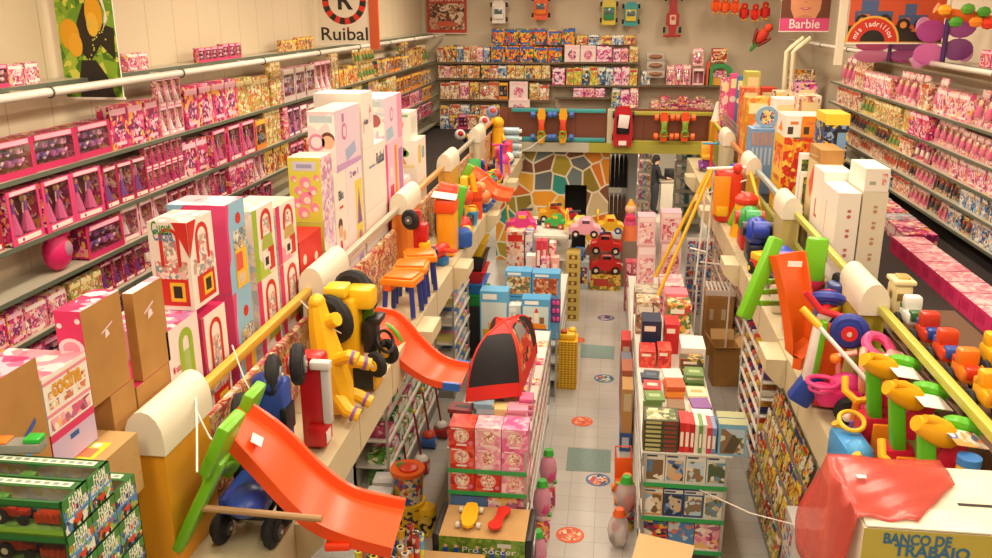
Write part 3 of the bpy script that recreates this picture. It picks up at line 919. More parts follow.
hung_car(631, 14, 23.3, '#2a9a9a', '#e0c84a', 'teal toy truck with yellow trim hung on the back wall', 'toy_truck', L=.58)
hung_car(673, 14, 23.3, '#b01c22', '#b01c22', 'dark red racing car hung nose up on the back wall', 'racing_car', L=.62, W=.34, racing=True)
def plush(u, v, y, c1, c2, label, k=1.0):
 p = AY(u, v, y)
 q = MB()
 q.sph((0, 0, 0), (.17 * k, .13 * k, .24 * k), m(c1, .9), 12)
 o = q.build('plush_bird'); o.location = p
 q = MB(); q.sph((0, -.03, .26 * k), .13 * k, m(c1, .9), 10); q.build('head', o)
 q = MB(); q.cyl((0, -.14 * k, .24 * k), (0, -.24 * k, .22 * k), .04 * k, .01, m('#f0b030'), 8); q.build('beak', o)
 for s in (-1, 1):
  q = MB(); q.sph((s * .15 * k, -.03, .0), (.05 * k, .09 * k, .18 * k), m(c2, .9), 8); q.build('wing', o)
  q = MB(); q.sph((s * .07 * k, -.08, -.26 * k), (.06 * k, .1 * k, .04 * k), m('#f0b030', .9), 8); q.build('foot', o)
  q = MB(); q.sph((s * .05 * k, -.14 * k, .3 * k), .025 * k, m('#17161a', .3), 6); q.build('eye', o)
 tag(o, label, 'plush toy')
 return o
for i, (u, v, c1, c2) in enumerate([(716, 6, '#e8501e', '#f07a2a'), (725, 7, '#e8601e', '#e83a1e'), (735, 7, '#e8501e', '#f07a2a'), (744, 13, '#d8281e', '#a01c1c'), (755, 14, '#d8281e', '#e8501e'), (765, 12, '#d02a1e', '#a01c1c')]):
 plush(u, v, 22.6, c1, c2, '%s plush bird, %s from the left in the row hung high at the back' % ('orange' if i < 3 else 'red', nth(i + 1)), .62)
q = MB()
p = AY(740, 0, 22.6)
q.cyl((AY(709, 0, 22.6).x, 22.6, 6.5), (AY(774, 0, 22.6).x, 22.6, 6.5), .015, None, m('#c8c0b0', .3), 6)
q.cyl((AY(709, 0, 22.6).x + .1, 22.6, 6.5), (AY(709, 0, 22.6).x + .1, YW - .003, 6.5), .015, None, m('#c8c0b0', .3), 6)
q.cyl((AY(774, 0, 22.6).x - .1, 22.6, 6.5), (AY(774, 0, 22.6).x - .1, YW - .003, 6.5), .015, None, m('#c8c0b0', .3), 6)
tag(q.build('display_rod'), 'thin rod the plush birds hang from, high at the back', 'rod')
p = AY(762, 36, 21.5)
q = MB(); q.sph((0, 0, 0), (.13, .11, .2), m('#b8321e', .9), 12); q.sph((0, -.04, .22), .1, m('#c8401e', .9), 10)
o = q.build('plush_parrot'); o.location = p; o.rotation_euler = (0, R(35), 0)
for s in (-1, 1):
 q = MB(); q.sph((s * .15, 0, -.02), (.04, .1, .2), m('#7a2a1a', .9), 8, Matrix.Rotation(s * .4, 4, 'Y')); q.build('wing', o)
q = MB(); q.sph((0, .02, -.28), (.05, .03, .16), m('#3f7a2a', .9), 8); q.build('tail', o)
tag(o, 'dark red plush parrot hanging below the row of birds', 'plush toy')
def ride_on(u, v, y, body, wheel, mid, label, L=.62, W=.3):
 p = AY(u, v, y)
 q = MB()
 pr = [(-.06, -L / 2), (-.1, -L * .3), (-.05, 0), (-.1, L * .3), (-.07, L / 2), (.07, L / 2), (.1, L * .3), (.05, 0), (.1, -L * .3), (.06, -L / 2)]
 q.prism(pr, .09, m(body, .35), None, 'xz', -.045)
 o = q.build('ride_on_toy'); o.location = p
 q = MB(); q.box((0, -.06, -L * .02), (.13, .04, L * .44), m(mid, .35), None, .015); q.build('seat', o)
 for sz in (-1, 1):
  q = MB(); q.cyl((-W * .4, 0, sz * L * .33), (W * .4, 0, sz * L * .33), .014, None, m('#8a8a8a', .3, .8), 6); q.build('axle', o)
  for sx in (-1, 1):
   q = MB(); q.cyl((sx * W * .38, 0, sz * L * .33), (sx * W * .62, 0, sz * L * .33), .075, None, m(wheel, .4), 14); q.build('wheel', o)
 q = MB(); q.torus((0, -.12, -L * .22), (0, 1, .2), .07, .016, m('#5fae2e', .4), 12, 5); q.build('steering_ring', o)
 tag(o, label, 'ride-on toy')
 q = MB(); q.box((0, .05, L * .2), (.03, .08, .03), m('#8a8a80', .3, .8)); q.build('hook', o)
YR = YB - .14
ride_on(541.5, 126, YR, '#e0a41e', '#3a64b0', '#d84a1e', 'yellow ride-on toy with blue wheels on the bridge rail, left one', .8, .4)
ride_on(563, 126, YR, '#e0a41e', '#3a64b0', '#d8401e', 'yellow ride-on toy with blue wheels on the bridge rail, right one', .8, .4)
ride_on(664, 127, YR, '#e2501c', '#f06a24', '#7a9a2e', 'orange ride-on toy with green deck on the bridge rail, left one', .66, .36)
ride_on(685, 127, YR, '#e2501c', '#f06a24', '#7a9a2e', 'orange ride-on toy with green deck on the bridge rail, right one', .66, .36)
p = AY(623, 126, YR)
q = MB()
q.prism([(-.2, -.46), (.2, -.46), (.23, -.2), (.2, .3), (.13, .46), (-.13, .46), (-.2, .3), (-.23, -.2)], .18, m('#b81a24', .3), None, 'xz', -.1)
o = q.build('toy_car'); o.location = p
q = MB(); q.box((0, -.12, .04), (.3, .06, .42), m('#17161a', .2), None, .02); q.build('cabin', o)
q = MB(); q.box((0, -.16, .12), (.24, .03, .3), m('#e8dcd8', .5), Matrix.Rotation(.1, 4, 'Y'), .01); q.build('paper_leaflet', o)
q = MB(); q.box((0, -.12, -.38), (.18, .02, .1), m('#f0e8e0')); q.build('price_tag', o)
for sx in (-1, 1):
 for sz in (-.26, .26):
  q = MB(); q.cyl((sx * .19, 0, sz), (sx * .25, 0, sz), .08, None, m('#141214', .6), 12); q.build('wheel', o)
tag(o, 'red toy sports car hung upright on the bridge post', 'toy car')
CARD = mottled('#c39a62', '#b88d54', 2.5, 0.75, 3, 'cardboard', True)
KRAFT = mottled('#bb8a48', '#ab7a3c', 2.5, 0.75, 3, 'kraft_card', True)
class Carton:
 """axis aligned carton; decorate its faces in face coordinates 0..1"""
 def __init__(s, x0, x1, y0, y1, z0, z1, mats):
  s.c = ((x0 + x1) / 2, (y0 + y1) / 2, z0)
  s.d = (abs(x1 - x0), abs(y1 - y0), z1 - z0)
  s.q = MB()
  if not isinstance(mats, (list, tuple)):
   mats = [mats] * 6
  s.q.box((0, 0, s.d[2] / 2), s.d, mats[0], mats=mats)
 def fr(s, f):
  x, y, z = s.d
  if f == 'R':
   return Vector((x / 2, -y / 2, 0)), Vector((0, 1, 0)), Vector((0, 0, 1)), y, z
  if f == 'L':
   return Vector((-x / 2, y / 2, 0)), Vector((0, -1, 0)), Vector((0, 0, 1)), y, z
  if f == 'F':
   return Vector((-x / 2, -y / 2, 0)), Vector((1, 0, 0)), Vector((0, 0, 1)), x, z
  return Vector((-x / 2, -y / 2, z)), Vector((1, 0, 0)), Vector((0, 1, 0)), x, y
 def pt(s, f, a, b, o=.0015):
  p, u, v, w, h = s.fr(f)
  return p + u * (a * w) + v * (b * h) + u.cross(v) * o
 def poly(s, f, pts, mat, o=.0015):
  s.q.quad([s.pt(f, a, b, o) for a, b in pts], mat)
  return s
 def rect(s, f, a0, b0, a1, b1, mat, o=.0015):
  return s.poly(f, [(a0, b0), (a1, b0), (a1, b1), (a0, b1)], mat, o)
 def disc(s, f, a, b, r, mat, o=.002, k=1.0, n=16):
  p, u, v, w, h = s.fr(f)
  return s.poly(f, [(a + r * math.cos(2 * PI * i / n) / w, b + k * r * math.sin(2 * PI * i / n) / h) for i in range(n)], mat, o)
 def arch(s, f, a, b0, b1, wa, t, mat, o=.0025):
  """arched band standing on b0, top at b1, half width wa, thickness t (in face units of width)"""
  p, u, v, w, h = s.fr(f)
  k = w / h
  n = 10
  out = [(a - wa, b0)] + [(a - wa * math.cos(PI * i / n), b1 - wa * k + wa * k * math.sin(PI * i / n)) for i in range(n + 1)] + [(a + wa, b0)]
  wi = wa - t
  inn = [(a - wi, b0)] + [(a - wi * math.cos(PI * i / n), b1 - wa * k + wi * k * math.sin(PI * i / n)) for i in range(n + 1)] + [(a + wi, b0)]
  for i in range(len(out) - 1):
   s.poly(f, [out[i], out[i + 1], inn[i + 1], inn[i]], mat, o)
  return s
 def text(s, f, t, a, b, size, mat, o=.003, bold=.02, wid=None):
  p, u, v, w, h = s.fr(f)
  q = s.pt(f, a, b, o)
  M = Matrix((u, v, u.cross(v))).transposed().to_4x4()
  M.translation = q
  s.q.text(t, size, mat, M, bold, wid * w if wid else None)
  return s
 def done(s, name, label, cat, group=None, rot=0.0):
  o = s.q.build(name, smooth=False)
  o.location = s.c
  o.rotation_euler = (0, 0, rot)
  return tag(o, label, cat, group)
XR = -2.79
def lbox(nrt, frt, nrb, nlt, mats, xr=XR, z0=None, w=None, z1=None):
 """carton by the left railing: its near-right top corner, far-right top, near-right bottom and near-left top as seen"""
 p = AX(nrt[0], nrt[1], xr)
 y1 = AX(frt[0], frt[1], xr).y
 zb = AY(nrb[0], nrb[1], p.y).z if z0 is None else z0
 x0 = AY(nlt[0], nlt[1], p.y).x if w is None else xr - w
 return Carton(x0, xr, p.y, y1 - .006, zb, p.z if z1 is None else z1, mats)
FL = MZ + .002
LAV, RED, YEL, ORG, LIME, SKY, HOT, PINKC = m('#cbb4d4'), m('#cf2a20'), m('#f0c02e'), m('#ee8a1c'), m('#9ab82e'), m('#8fc0dc'), m('#d93068'), m('#ef9ab4')
WH, GREY, DARK, BLUE = m('#f1e8dc'), m('#8a8580'), m('#2a2420'), m('#2c5aa0')
RSP = printed(['#f0e0d4', '#e8c0b8', '#c0a890', '#d87070', '#f4ecdc', '#8aa0a8'], 16, 44)
def toy_kitchen(c, f, body, door, lab=True):
 """printed picture of a toy kitchen: arched hood, hob, oven door"""
 c.rect(f, .1, .36, .92, .56, RSP)
 c.arch(f, .52, .5, .94, .26, .09, body)
 c.rect(f, .36, .56, .68, .8, RSP, .002)
 c.rect(f, .2, .05, .9, .36, body, .002)
 c.rect(f, .42, .1, .8, .32, YEL, .003)
 c.rect(f, .5, .14, .72, .28, door, .0035)
 return c
mats = [KRAFT, KRAFT, HOT, CARD, HOT, HOT]
pinkprint = printed(['#d93068', '#e04a7c', '#d22a60', '#f0a8bc', '#d93068', '#f4dce0'], 9, 20, .3)
c = lbox((79.6, 312), (119.4, 290.5), (95, 408), (52.7, 310), [KRAFT, KRAFT, HOT, KRAFT, HOT, pinkprint])
c.disc('F', .5, .62, .075, m('#f4dce4'), .002, .8).disc('F', .5, .62, .05, m('#e89ab0'), .003, .8)
for a, b in ((.15, .85), (.3, .3), (.75, .35), (.85, .9), (.2, .5), (.6, .15)):
 c.disc('F', a, b, .016, m('#f4dce4'), .002)
c.poly('R', [(.42, .66), (.72, .72), (.72, .74), (.42, .68)], m('#e8c8cc')).poly('R', [(.5, .6), (.62, .62), (.58, .68), (.52, .68)], m('#f0dce0'))
zb1 = c.c[2]
c.done('cardboard_box', 'tall brown carton with hot pink front and patterned lid, left side', 'box')
y0 = c.c[1] - c.d[1] / 2
c = lbox((132, 294), (161, 272.5), (135.5, 381), (121.5, 292), [KRAFT, KRAFT, KRAFT, KRAFT, KRAFT, printed(['#f4dcd8', '#e8a0b0', '#c8dce0', '#f0e8e4'], 3, 12, .3)])
c.poly('R', [(.3, .7), (.62, .78), (.62, .81), (.3, .73)], m('#e8c8cc')).poly('R', [(.4, .63), (.58, .66), (.52, .74), (.42, .72)], m('#f0dce0'))
c.done('cardboard_box', 'second tall brown carton with pale printed lid, beside the pink fronted one', 'box')
z_b = c.c[2] - .004
cb = Carton(XR - .5, XR, 4.28, AX(135, 384, XR).y - .012, FL, zb1 - .004, [KRAFT, KRAFT, KRAFT, KRAFT, HOT, HOT])
cb.rect('R', .4, .55, .6, .62, SKY).done('cardboard_box', 'brown carton under the tall one with hot pink front', 'box')
cb = Carton(XR - .5, XR, AX(135.5, 383, XR).y, AX(169, 357, XR).y - .02, FL, z_b, [KRAFT, KRAFT, KRAFT, KRAFT, HOT, HOT])
cb.disc('R', .55, .45, .03, m('#b8c8d8')).done('cardboard_box', 'brown carton with blue sticker under the tall one with pale lid', 'box')
p = AX(35.5, 357, XR)
c = Carton(XR - .55, XR, p.y - .55, p.y, MZ + .3, p.z, [KRAFT, KRAFT, KRAFT, KRAFT, HOT, printed(['#e0487e', '#d93068', '#f2b8c8', '#e86a94'], 5, 14)])
c.poly('R', [(.58, .62), (.86, .7), (.86, .73), (.58, .65)], m('#3a5aa0')).poly('R', [(.64, .55), (.8, .58), (.76, .66), (.68, .66)], m('#6aa8d8'))
c.done('cardboard_box', 'large brown carton with pink lid at the left edge, blue sticker on its side', 'box')
cb = Carton(XR - .55, XR, p.y - .55, p.y, FL, MZ + .298, KRAFT); cb.done('cardboard_box', 'low brown carton under the one with the blue sticker', 'box')
a, e, f_ = AX(39.8, 372.3, XR), AX(85, 351.8, XR), AX(49.5, 437.8, XR)
ya = max(a.y, p.y + .006)
c = Carton(XR - .45, XR, ya, e.y, f_.z, e.z, [WH, WH, WH, WH, WH, printed(['#f0d0d0', '#e89aa8', '#f6ece4', '#e87a94'], 6, 14)])
for b0, b1 in ((.86, .92), (.3, .36)):
 c.rect('R', 0, b0, 1, b1, m('#e88aa0'))
c.text('R', 'cocina', .5, .75, .14, m('#e0a020'), wid=.66, bold=.03).text('R', 'cocina', .5, .735, .14, RED, .0025, wid=.66, bold=.03)
for i in range(3):
 for j in range(2):
  c.rect('R', .08 + .32 * i, .42 + .17 * j, .28 + .32 * i, .55 + .17 * j, printed(SOFT, 20, 60), .002)
c.rect('R', .05, .04, .95, .26, printed(PALE, 12, 30), .002)
c.done('toy_kitchen_box', 'white toy kitchen carton with orange lettering and pink bands at the left edge', 'toy box')
cb = Carton(XR - .42, XR, ya, e.y, MZ + .722, f_.z - .004, [m('#e8d0dc'), LAV, HOT, LAV, HOT, HOT]); cb.rect('R', 0, .8, 1, 1, HOT).rect('R', .4, .55, .6, .7, BLUE).done('toy_kitchen_box', 'pink and lilac carton under the white toy kitchen carton', 'toy box')
for k in range(6):
 c = Carton(-3.1, -2.62 if k > 2 else -2.8, 3.85, 4.22, MZ + .002 + k * .119, MZ + .119 + k * .119, CARD)
 if k == 5:
  c.rect('T', .3, .1, .86, .62, m('#c8c82e')).rect('T', .34, .14, .56, .4, m('#e86a4a'), .002).rect('T', .6, .16, .8, .42, m('#e8774a'), .002).rect('T', .36, .48, .54, .56, m('#7ab0c0'), .002).disc('T', .72, .52, .025, m('#e8e0d0'), .002)
 c.done('flat_carton', 'brown flat carton%s, %s up in the pile behind the tractor boxes' % (' with yellow label' if k == 5 else '', nth(k + 1)), 'box', 'flat brown cartons behind the tractor boxes')
k1 = lbox((186, 223), (211, 209), (199, 311), (146.3, 223), [WH, WH, WH, WH, WH, printed(['#f0e4d4', '#e8d0b8', '#f4ecdc', '#e0a8a0'], 6, 14)])
for f in 'RF':
 toy_kitchen(k1, f, RED, DARK)
k1.text('F', 'Cucut', .35, .93, .13, m('#4a9a3a'), wid=.5).text('F', 'Cucina', .38, .85, .11, m('#5a7aa8'), wid=.5)
k1.poly('F', [(.62, 1), (1, 1), (1, .6)], RED, .004).poly('R', [(0, 1), (.35, 1), (0, .6)], RED, .004)
k1.done('toy_kitchen_box', 'large white toy kitchen carton with red arch picture, on top by the railing', 'toy box')
zk = k1.c[2] - .004
c = lbox((164.5, 324), (197, 311), (175, 381), (0, 0), [m('#f0d8dc'), m('#f2e2dc'), m('#e8b0c0'), WH, WH, printed(['#e8a0c0', '#f4e4e4', '#c878b0', '#e0487e'], 6, 16)], z0=FL, w=.5, z1=min(zk, AX(164.5, 324, XR).z))
c.arch('R', .55, .5, .95, .22, .12, LIME).rect('R', .4, .56, .7, .8, m('#a8c070'), .002).poly('R', [(.25, .42), (.9, .42), (.8, .6), (.4, .6)], ORG, .003).rect('R', .5, .0, .92, .42, m('#4a5aa0'), .002).rect('R', .34, .06, .7, .4, YEL, .003).rect('R', .42, .14, .62, .32, DARK, .004)
c.text('R', 'Mi casita', .2, .72, .07, HOT, wid=.22)
c.done('toy_kitchen_box', 'pale carton with green arch picture under the large white toy kitchen', 'toy box')
yk = c.c[1] + c.d[1] / 2 + .006
p3 = AX(224, 299, XR)
zt3 = AX(201, 319, XR).z
c = Carton(XR - .5, XR, max(AX(201, 319, XR).y, yk), p3.y, FL, zt3, [HOT, WH, HOT, WH, HOT, HOT])
toy_kitchen(c, 'R', RED, DARK); c.rect('R', 0, .0, .08, 1, HOT, .004)
c.done('toy_kitchen_box', 'white toy kitchen carton with red arch picture and pink edge, bottom row by the railing', 'toy box')
q0, q1 = AX(224, 206, XR), AX(243, 197, XR)
yb0 = max(q0.y, p3.y + .006)
zlow = AX(231, 297, XR).z
for lv, (za, zb_, lab) in enumerate([(FL, zlow, 'blue and pink toy kitchen carton, bottom row by the railing'), (zlow + .004, q0.z, 'tall blue and pink toy kitchen carton with yellow oven picture, upper row')]):
 c = Carton(XR - .45, XR, yb0, max(q1.y, yb0 + .3), za, zb_, [m('#e8487e'), SKY, m('#e0487e'), WH, SKY, printed(['#f0b0b8', '#f4d8d4', '#e87a94', '#c8e0e4'], 5, 14)])
 c.poly('F', [(0, .75), (.3, 1), (0, 1)], SKY)
 for a, b in ((.5, .8), (.7, .4), (.4, .2), (.6, .6)):
  c.disc('F', a, b, .035, m('#f0b0c0'))
 c.poly('R', [(0, .3), (.12, .4), (.1, .75), (.2, 1), (0, 1)], m('#e0487e'))
 c.disc('R', .62, .8, .045, RED).rect('R', .3, .45, .95, .68, printed(['#a8c8d0', '#d8b070', '#6a8a9a', '#e8e0d0', '#8a6a4a'], 20, 50), .002).rect('R', .3, .02, .92, .46, YEL, .003).rect('R', .34, .22, .68, .42, m('#e05a50'), .004).rect('R', .42, .06, .74, .18, m('#d8c0a8'), .004)
 c.done('toy_kitchen_box', lab, 'toy box')
ye = c.c[1] + c.d[1] / 2 + .006
for j, (nrt, frt, col, col2, nm) in enumerate([((251, 212), (272.5, 205), LIME, m('#b8cc4a'), 'lime green'), ((274.6, 208), (294, 197), HOT, PINKC, 'rose pink')]):
 a, e = AX(nrt[0], nrt[1], XR), AX(frt[0], frt[1], XR)
 zl = AX(255 if j == 0 else 277, 285 if j == 0 else 268, XR).z
 ys = max(a.y, ye)
 for za, zb_, lv in ((FL, zl - .004, 'bottom row'), (zl, a.z, 'upper row')):
  c = Carton(XR - .42, XR, ys, max(e.y, ys + .3), za, zb_, [WH, WH, printed(['#f0e4d8', '#d8d8e0', '#b8c8d0', '#e8d0b8'], 8, 22), WH, WH, printed(['#f2e2cc', '#f8f0e0', '#e8d0b0'], 6, 16)])
  c.rect('R', 0, 0, .2, 1, col if lv == 'upper row' else HOT).poly('R', [(.2, 0), (.7, 0), (.2, .3)], col2 if lv == 'upper row' else PINKC, .002)
  c.arch('R', .6, .55, .95, .26, .09, RED).rect('R', .45, .62, .78, .82, RSP, .002).poly('R', [(.35, .38), (.9, .38), (.82, .58), (.42, .58)], m('#a8b84a') if j == 0 else m('#c8a860'), .003).rect('R', .62, .05, .9, .38, RED, .003).rect('R', .36, .1, .68, .32, WH, .004).rect('R', .44, .15, .6, .27, DARK, .005)
  c.done('toy_kitchen_box', 'white toy kitchen carton with %s edge and red arch picture, %s' % (nm, lv), 'toy box')
 ye = ys + max(e.y - ys, .3) + .006
a, e = AX(299, 243, XR), AX(321, 231, XR)
c = Carton(XR - .4, XR, max(a.y, ye), max(e.y, ye + .3), FL, a.z, [RED] * 6)
for a_, b_ in ((.2, .8), (.7, .75), (.3, .45), (.75, .35), (.5, .6)):
 c.disc('R', a_, b_, .05, m('#f2d8c0')).disc('F', a_, b_, .04, m('#f0b040'))
c.rect('F', .08, .82, .92, .94, m('#f0b040'))
c.done('toy_box', 'red carton with cream spots behind the pink toy kitchen', 'toy box')
ye = c.c[1] + c.d[1] / 2 + .008
LPR = printed(['#f0e0e8', '#e0b0d0', '#d8c8e0', '#f4ece8', '#c890b8', '#f0d0c8'], 8, 22)
a, e, b0 = AX(319.5, 158, XR), AX(331, 151.5, XR), AX(321.6, 224.6, XR)
x0 = AY(286.8, 153.6, a.y).x
ys = max(a.y, ye)
c = Carton(x0, XR, ys, max(e.y, ys + .3), b0.z, a.z, [LPR, LPR, m('#d2cb48'), WH, WH, m('#f2e8d8')])
c.rect('F', .14, .8, .86, .94, m('#c8c4d4')).rect('F', .26, .84, .74, .9, m('#9a98b4'), .002)
for a_, b_, r in ((.5, .62, .06), (.28, .5, .04), (.72, .5, .05), (.5, .38, .07), (.2, .3, .05), (.75, .24, .05), (.4, .16, .06), (.85, .7, .03), (.15, .68, .03)):
 c.disc('F', a_, b_, r, m('#e88aa0'), .002).disc('F', a_ + .04, b_ - .03, r * .5, m('#f4d8c8'), .003)
c.poly('R', [(.3, .9), (.6, .9), (.45, 1)], PINKC, .002)
c.done('doll_pram_box', 'yellow fronted doll pram carton with pink pictures, beside the pale pram cartons', 'toy box')
c = Carton(x0, XR, ys, max(e.y, ys + .3), FL, b0.z - .004, [LPR, LPR, m('#c8c048'), WH, WH, WH]); c.rect('F', .1, .5, .9, .85, m('#d8a8a0')).done('doll_pram_box', 'yellow carton under the yellow fronted doll pram carton', 'toy box')
ye = c.c[1] + c.d[1] / 2 + .008
a, e = AX(333.4, 172, XR), AX(345, 170, XR)
ys = max(AX(333.4, 176, XR).y, ye)
c = Carton(XR - .4, XR, ys, ys + .42, FL, AX(336, 174, XR).z, [WH, WH, WH, WH, WH, WH])
c.poly('R', [(.0, .3), (.9, .4), (.9, .0), (0, 0)], PINKC).disc('R', .35, .55, .07, m('#e8b48e')).disc('R', .35, .6, .075, m('#6a3a2a'), .0018).disc('R', .65, .5, .06, m('#e8b48e')).poly('R', [(.2, .2), (.5, .2), (.42, .48), (.28, .48)], HOT, .003).text('R', 'Blu', .5, .82, .14, m('#30486a')).rect('R', .35, .72, .65, .74, RED, .002)
c.done('doll_box', 'white carton with two dolls pictured, next to the yellow pram carton', 'toy box')
ye = ys + .428
a, e = AX(346, 166.6, XR), AX(361.4, 159, XR)
c = Carton(XR - .4, XR, ye, ye + .62, FL, AX(350, 166, XR).z, [LPR, m('#f0e4e4'), WH, WH, WH, WH])
c.rect('R', .5, .3, .94, .86, m('#e8d858')).poly('R', [(.58, .5), (.86, .5), (.72, .8)], m('#8a5ab0'), .003).disc('R', .72, .4, .06, m('#b880c0'), .003).rect('R', .58, .05, .88, .24, m('#c8a0cc'), .003).text('R', '2 en 1', .5, .93, .1, m('#8a4a8a'), wid=.5)
c.done('doll_pram_box', 'white and lilac carton with yellow picture panel in the pram row', 'toy box')
s3z = c.c[2] + c.d[2] + .004
s3y0, s3y1 = ye, ye + .62
ye = s3y1 + .008
a, e = AX(333, 112, XR), AX(354.5, 103, XR)
x0 = AY(306, 116, a.y).x
c = Carton(x0, XR, s3y0 - .3, s3y0 + .62, s3z, a.z, [LPR, m('#e6d2e2'), printed(['#efe0dc', '#e8d0d0', '#f4ece4'], 4, 10), WH, WH, m('#f2e2cc')])
c.rect('F', .08, .82, .92, .93, m('#b8c8cc')).disc('F', .3, .5, .09, m('#d88aa8')).disc('F', .3, .5, .06, m('#f0d8d8'), .003).disc('F', .72, .5, .07, m('#e8b48e')).disc('F', .72, .55, .075, m('#6a3a2a'), .0018).rect('F', .55, .3, .9, .4, m('#f4e8e0'))
c.disc('R', .35, .62, .09, m('#d878a8')).disc('R', .35, .62, .06, m('#e6d2e2'), .003).rect('R', .28, .78, .36, .92, m('#b878b8')).poly('R', [(.4, .1), (.8, .2), (.75, .4), (.35, .3)], m('#a8b8d8')).poly('R', [(0, 0), (1, 0), (1, .08), (0, .12)], m('#c8a0d0'), .002)
c.done('doll_pram_box', 'large pale lilac doll pram carton on top of the row, baby doll pictured', 'toy box')
a, e = AX(363, 153, XR), AX(384.6, 135.6, XR)
ys = max(AX(363, 153, XR).y, ye)
c = Carton(XR - .55, XR, ys, max(e.y, ys + .5), FL, AX(372, 146, XR).z, WH)
for b_ in (.85, .12):
 c.text('R', 'Ruibal', .74, b_ + .02, .2, m('#30486a'), wid=.36, bold=.02).rect('R', .22, b_ - .02, .5, b_ + .0, m('#8a98a8'))
c.rect('R', .02, .498, .98, .502, m('#c8bca8'))
c.done('white_carton', 'tall plain white carton with blue lettering by the left railing', 'box')
zr = c.c[2] + c.d[2] + .004
yr0, yr1 = ys, max(e.y, ys + .5)
a, e = AX(355.6, 99, XR), AX(377, 86, XR)
c = Carton(XR - .55, XR, yr0 - .0, yr0 + .5, zr, AX(366, 92, XR).z, WH)
c.poly('R', [(.62, .6), (.86, .62), (.74, .78)], m('#e08a90')).rect('R', .64, .44, .84, .6, m('#f0d0d0')).text('R', 'Ruibal', .38, .48, .09, m('#30486a'), wid=.34).rect('R', .1, .3, .2, .5, m('#e8b0b8'))
c.done('white_carton', 'white carton with small house mark on top of the lettered white carton', 'box')
ye = yr1 + .008
a, e = AX(401, 91, XR), AX(416, 88, XR)
zt_ = AX(401, 92, XR).z
zm = AX(394, 140, XR).z
x0 = AY(372, 96, ye + .1).x
c = Carton(XR - .5, XR, ye, ye + .95, zm, zt_, [LPR, m('#ecd4e4'), printed(['#f0dcdc', '#e8b8cc', '#f4ece4', '#c8d0d8'], 5, 14), WH, WH, m('#f4dcdc')])
c.rect('F', .08, .82, .92, .93, m('#b8c8cc')).disc('F', .4, .5, .08, m('#e8b48e')).disc('F', .75, .52, .08, m('#a85a5a')).rect('F', 0, .0, .5, .16, m('#e0488a'))
c.disc('R', .4, .6, .09, m('#d878a8')).disc('R', .4, .6, .06, m('#ecd4e4'), .003).rect('R', .72, 0, 1, 1, m('#e8a0c0')).poly('R', [(.1, .05), (.5, .1), (.4, .35), (.1, .3)], m('#a8c8d8'))
c.done('doll_pram_box', 'pale pink doll pram carton, rearmost on top of the pram row', 'toy box')
c = Carton(XR - .5, XR, ye, ye + .95, FL, zm - .004, [LPR, m('#f0c0d4'), m('#e0488a'), WH, WH, WH])
c.rect('R', .0, 0, .1, 1, m('#e0488a')).disc('R', .3, .72, .08, m('#f4e0e0')).rect('R', .2, .3, .42, .6, m('#c83050')).rect('R', .5, .1, .6, .95, ORG).rect('R', .62, .1, .66, .95, YEL).rect('R', .72, .5, .95, .9, m('#b880b8')).rect('R', .72, .08, .95, .4, m('#e88ab0'))
c.done('doll_pram_box', 'rose pink carton with orange stripe under the rearmost pram carton', 'toy box')
ye += .96
c = Carton(XR - .5, XR - .05, ye + .1, ye + .7, FL, MZ + .52, KRAFT); c.done('cardboard_box', 'brown carton with a pile of papers on it, beyond the pram cartons', 'box')
yp = ye + .4
for k in range(7):
 q = MB(); rr = random.Random(k)
 q.box((0, 0, .015), (.42, .54, .028), m(['#f0e0e0', '#e8d0d4', '#f4ece4'][k % 3]))
 o = q.build('poster_sheet'); o.location = (XR - .27, yp, MZ + .523 + k * .03); o.rotation_euler = (0, 0, rr.uniform(-.08, .08))
 tag(o, 'pale poster pad, %s from the bottom of the pile on the brown carton' % nth(k + 1), 'paper', 'poster pads on the brown carton')
y_ = ye + .9
hz = FL
for w_, h_, mt, lab in ((.55, .42, CREAM, 'cream carton under the green edged one'), (.5, .1, LIME, 'flat carton with green edge between white cartons'), (.5, .22, WH, 'low white carton below the palm tree carton')):
 c = Carton(XR - w_, XR, y_, y_ + .6, hz, hz + h_, mt if mt is not LIME else [WH, WH, LIME, WH, WH, WH]); c.done('toy_box', lab + ', left side', 'toy box'); hz += h_ + .003
c = Carton(XR - .48, XR, y_, y_ + .6, hz, hz + .44, [WH, WH, WH, WH, WH, CREAM])
c.poly('F', [(.35, .2), (.65, .2), (.5, .55)], ORG).disc('F', .5, .6, .08, m('#5a9a2a'), .003).disc('F', .38, .56, .05, m('#5a9a2a'), .003).disc('F', .63, .56, .05, m('#5a9a2a'), .003).rect('F', .1, .06, .9, .18, m('#e8d8a0')).rect('R', .1, .2, .4, .8, m('#e8c060')).rect('R', .5, .3, .8, .7, m('#8ab0c0'))
c.done('toy_box', 'white carton with green palm tree picture, left side', 'toy box'); hz += .443
c = Carton(XR - .5, XR - .1, y_ + .05, y_ + .5, hz, hz + .4, [WH] * 6); c.disc('F', .5, .55, .09, ORG).disc('F', .5, .55, .05, YEL, .003).rect('F', .1, .82, .9, .92, m('#8ab07a')).rect('R', .1, .2, .8, .8, m('#d8d8c8')).done('toy_box', 'white carton with orange flower picture above the palm tree carton', 'toy box')
GRN, FARMW = m('#2f6a34', .3), m('#e8ecd8', .3)
FARM = printed(['#4a7aa8', '#6a9a4a', '#3a4a2a', '#c85a2a', '#d8dcc8', '#2a3a6a', '#8ab04a'], 30, 70, .3)
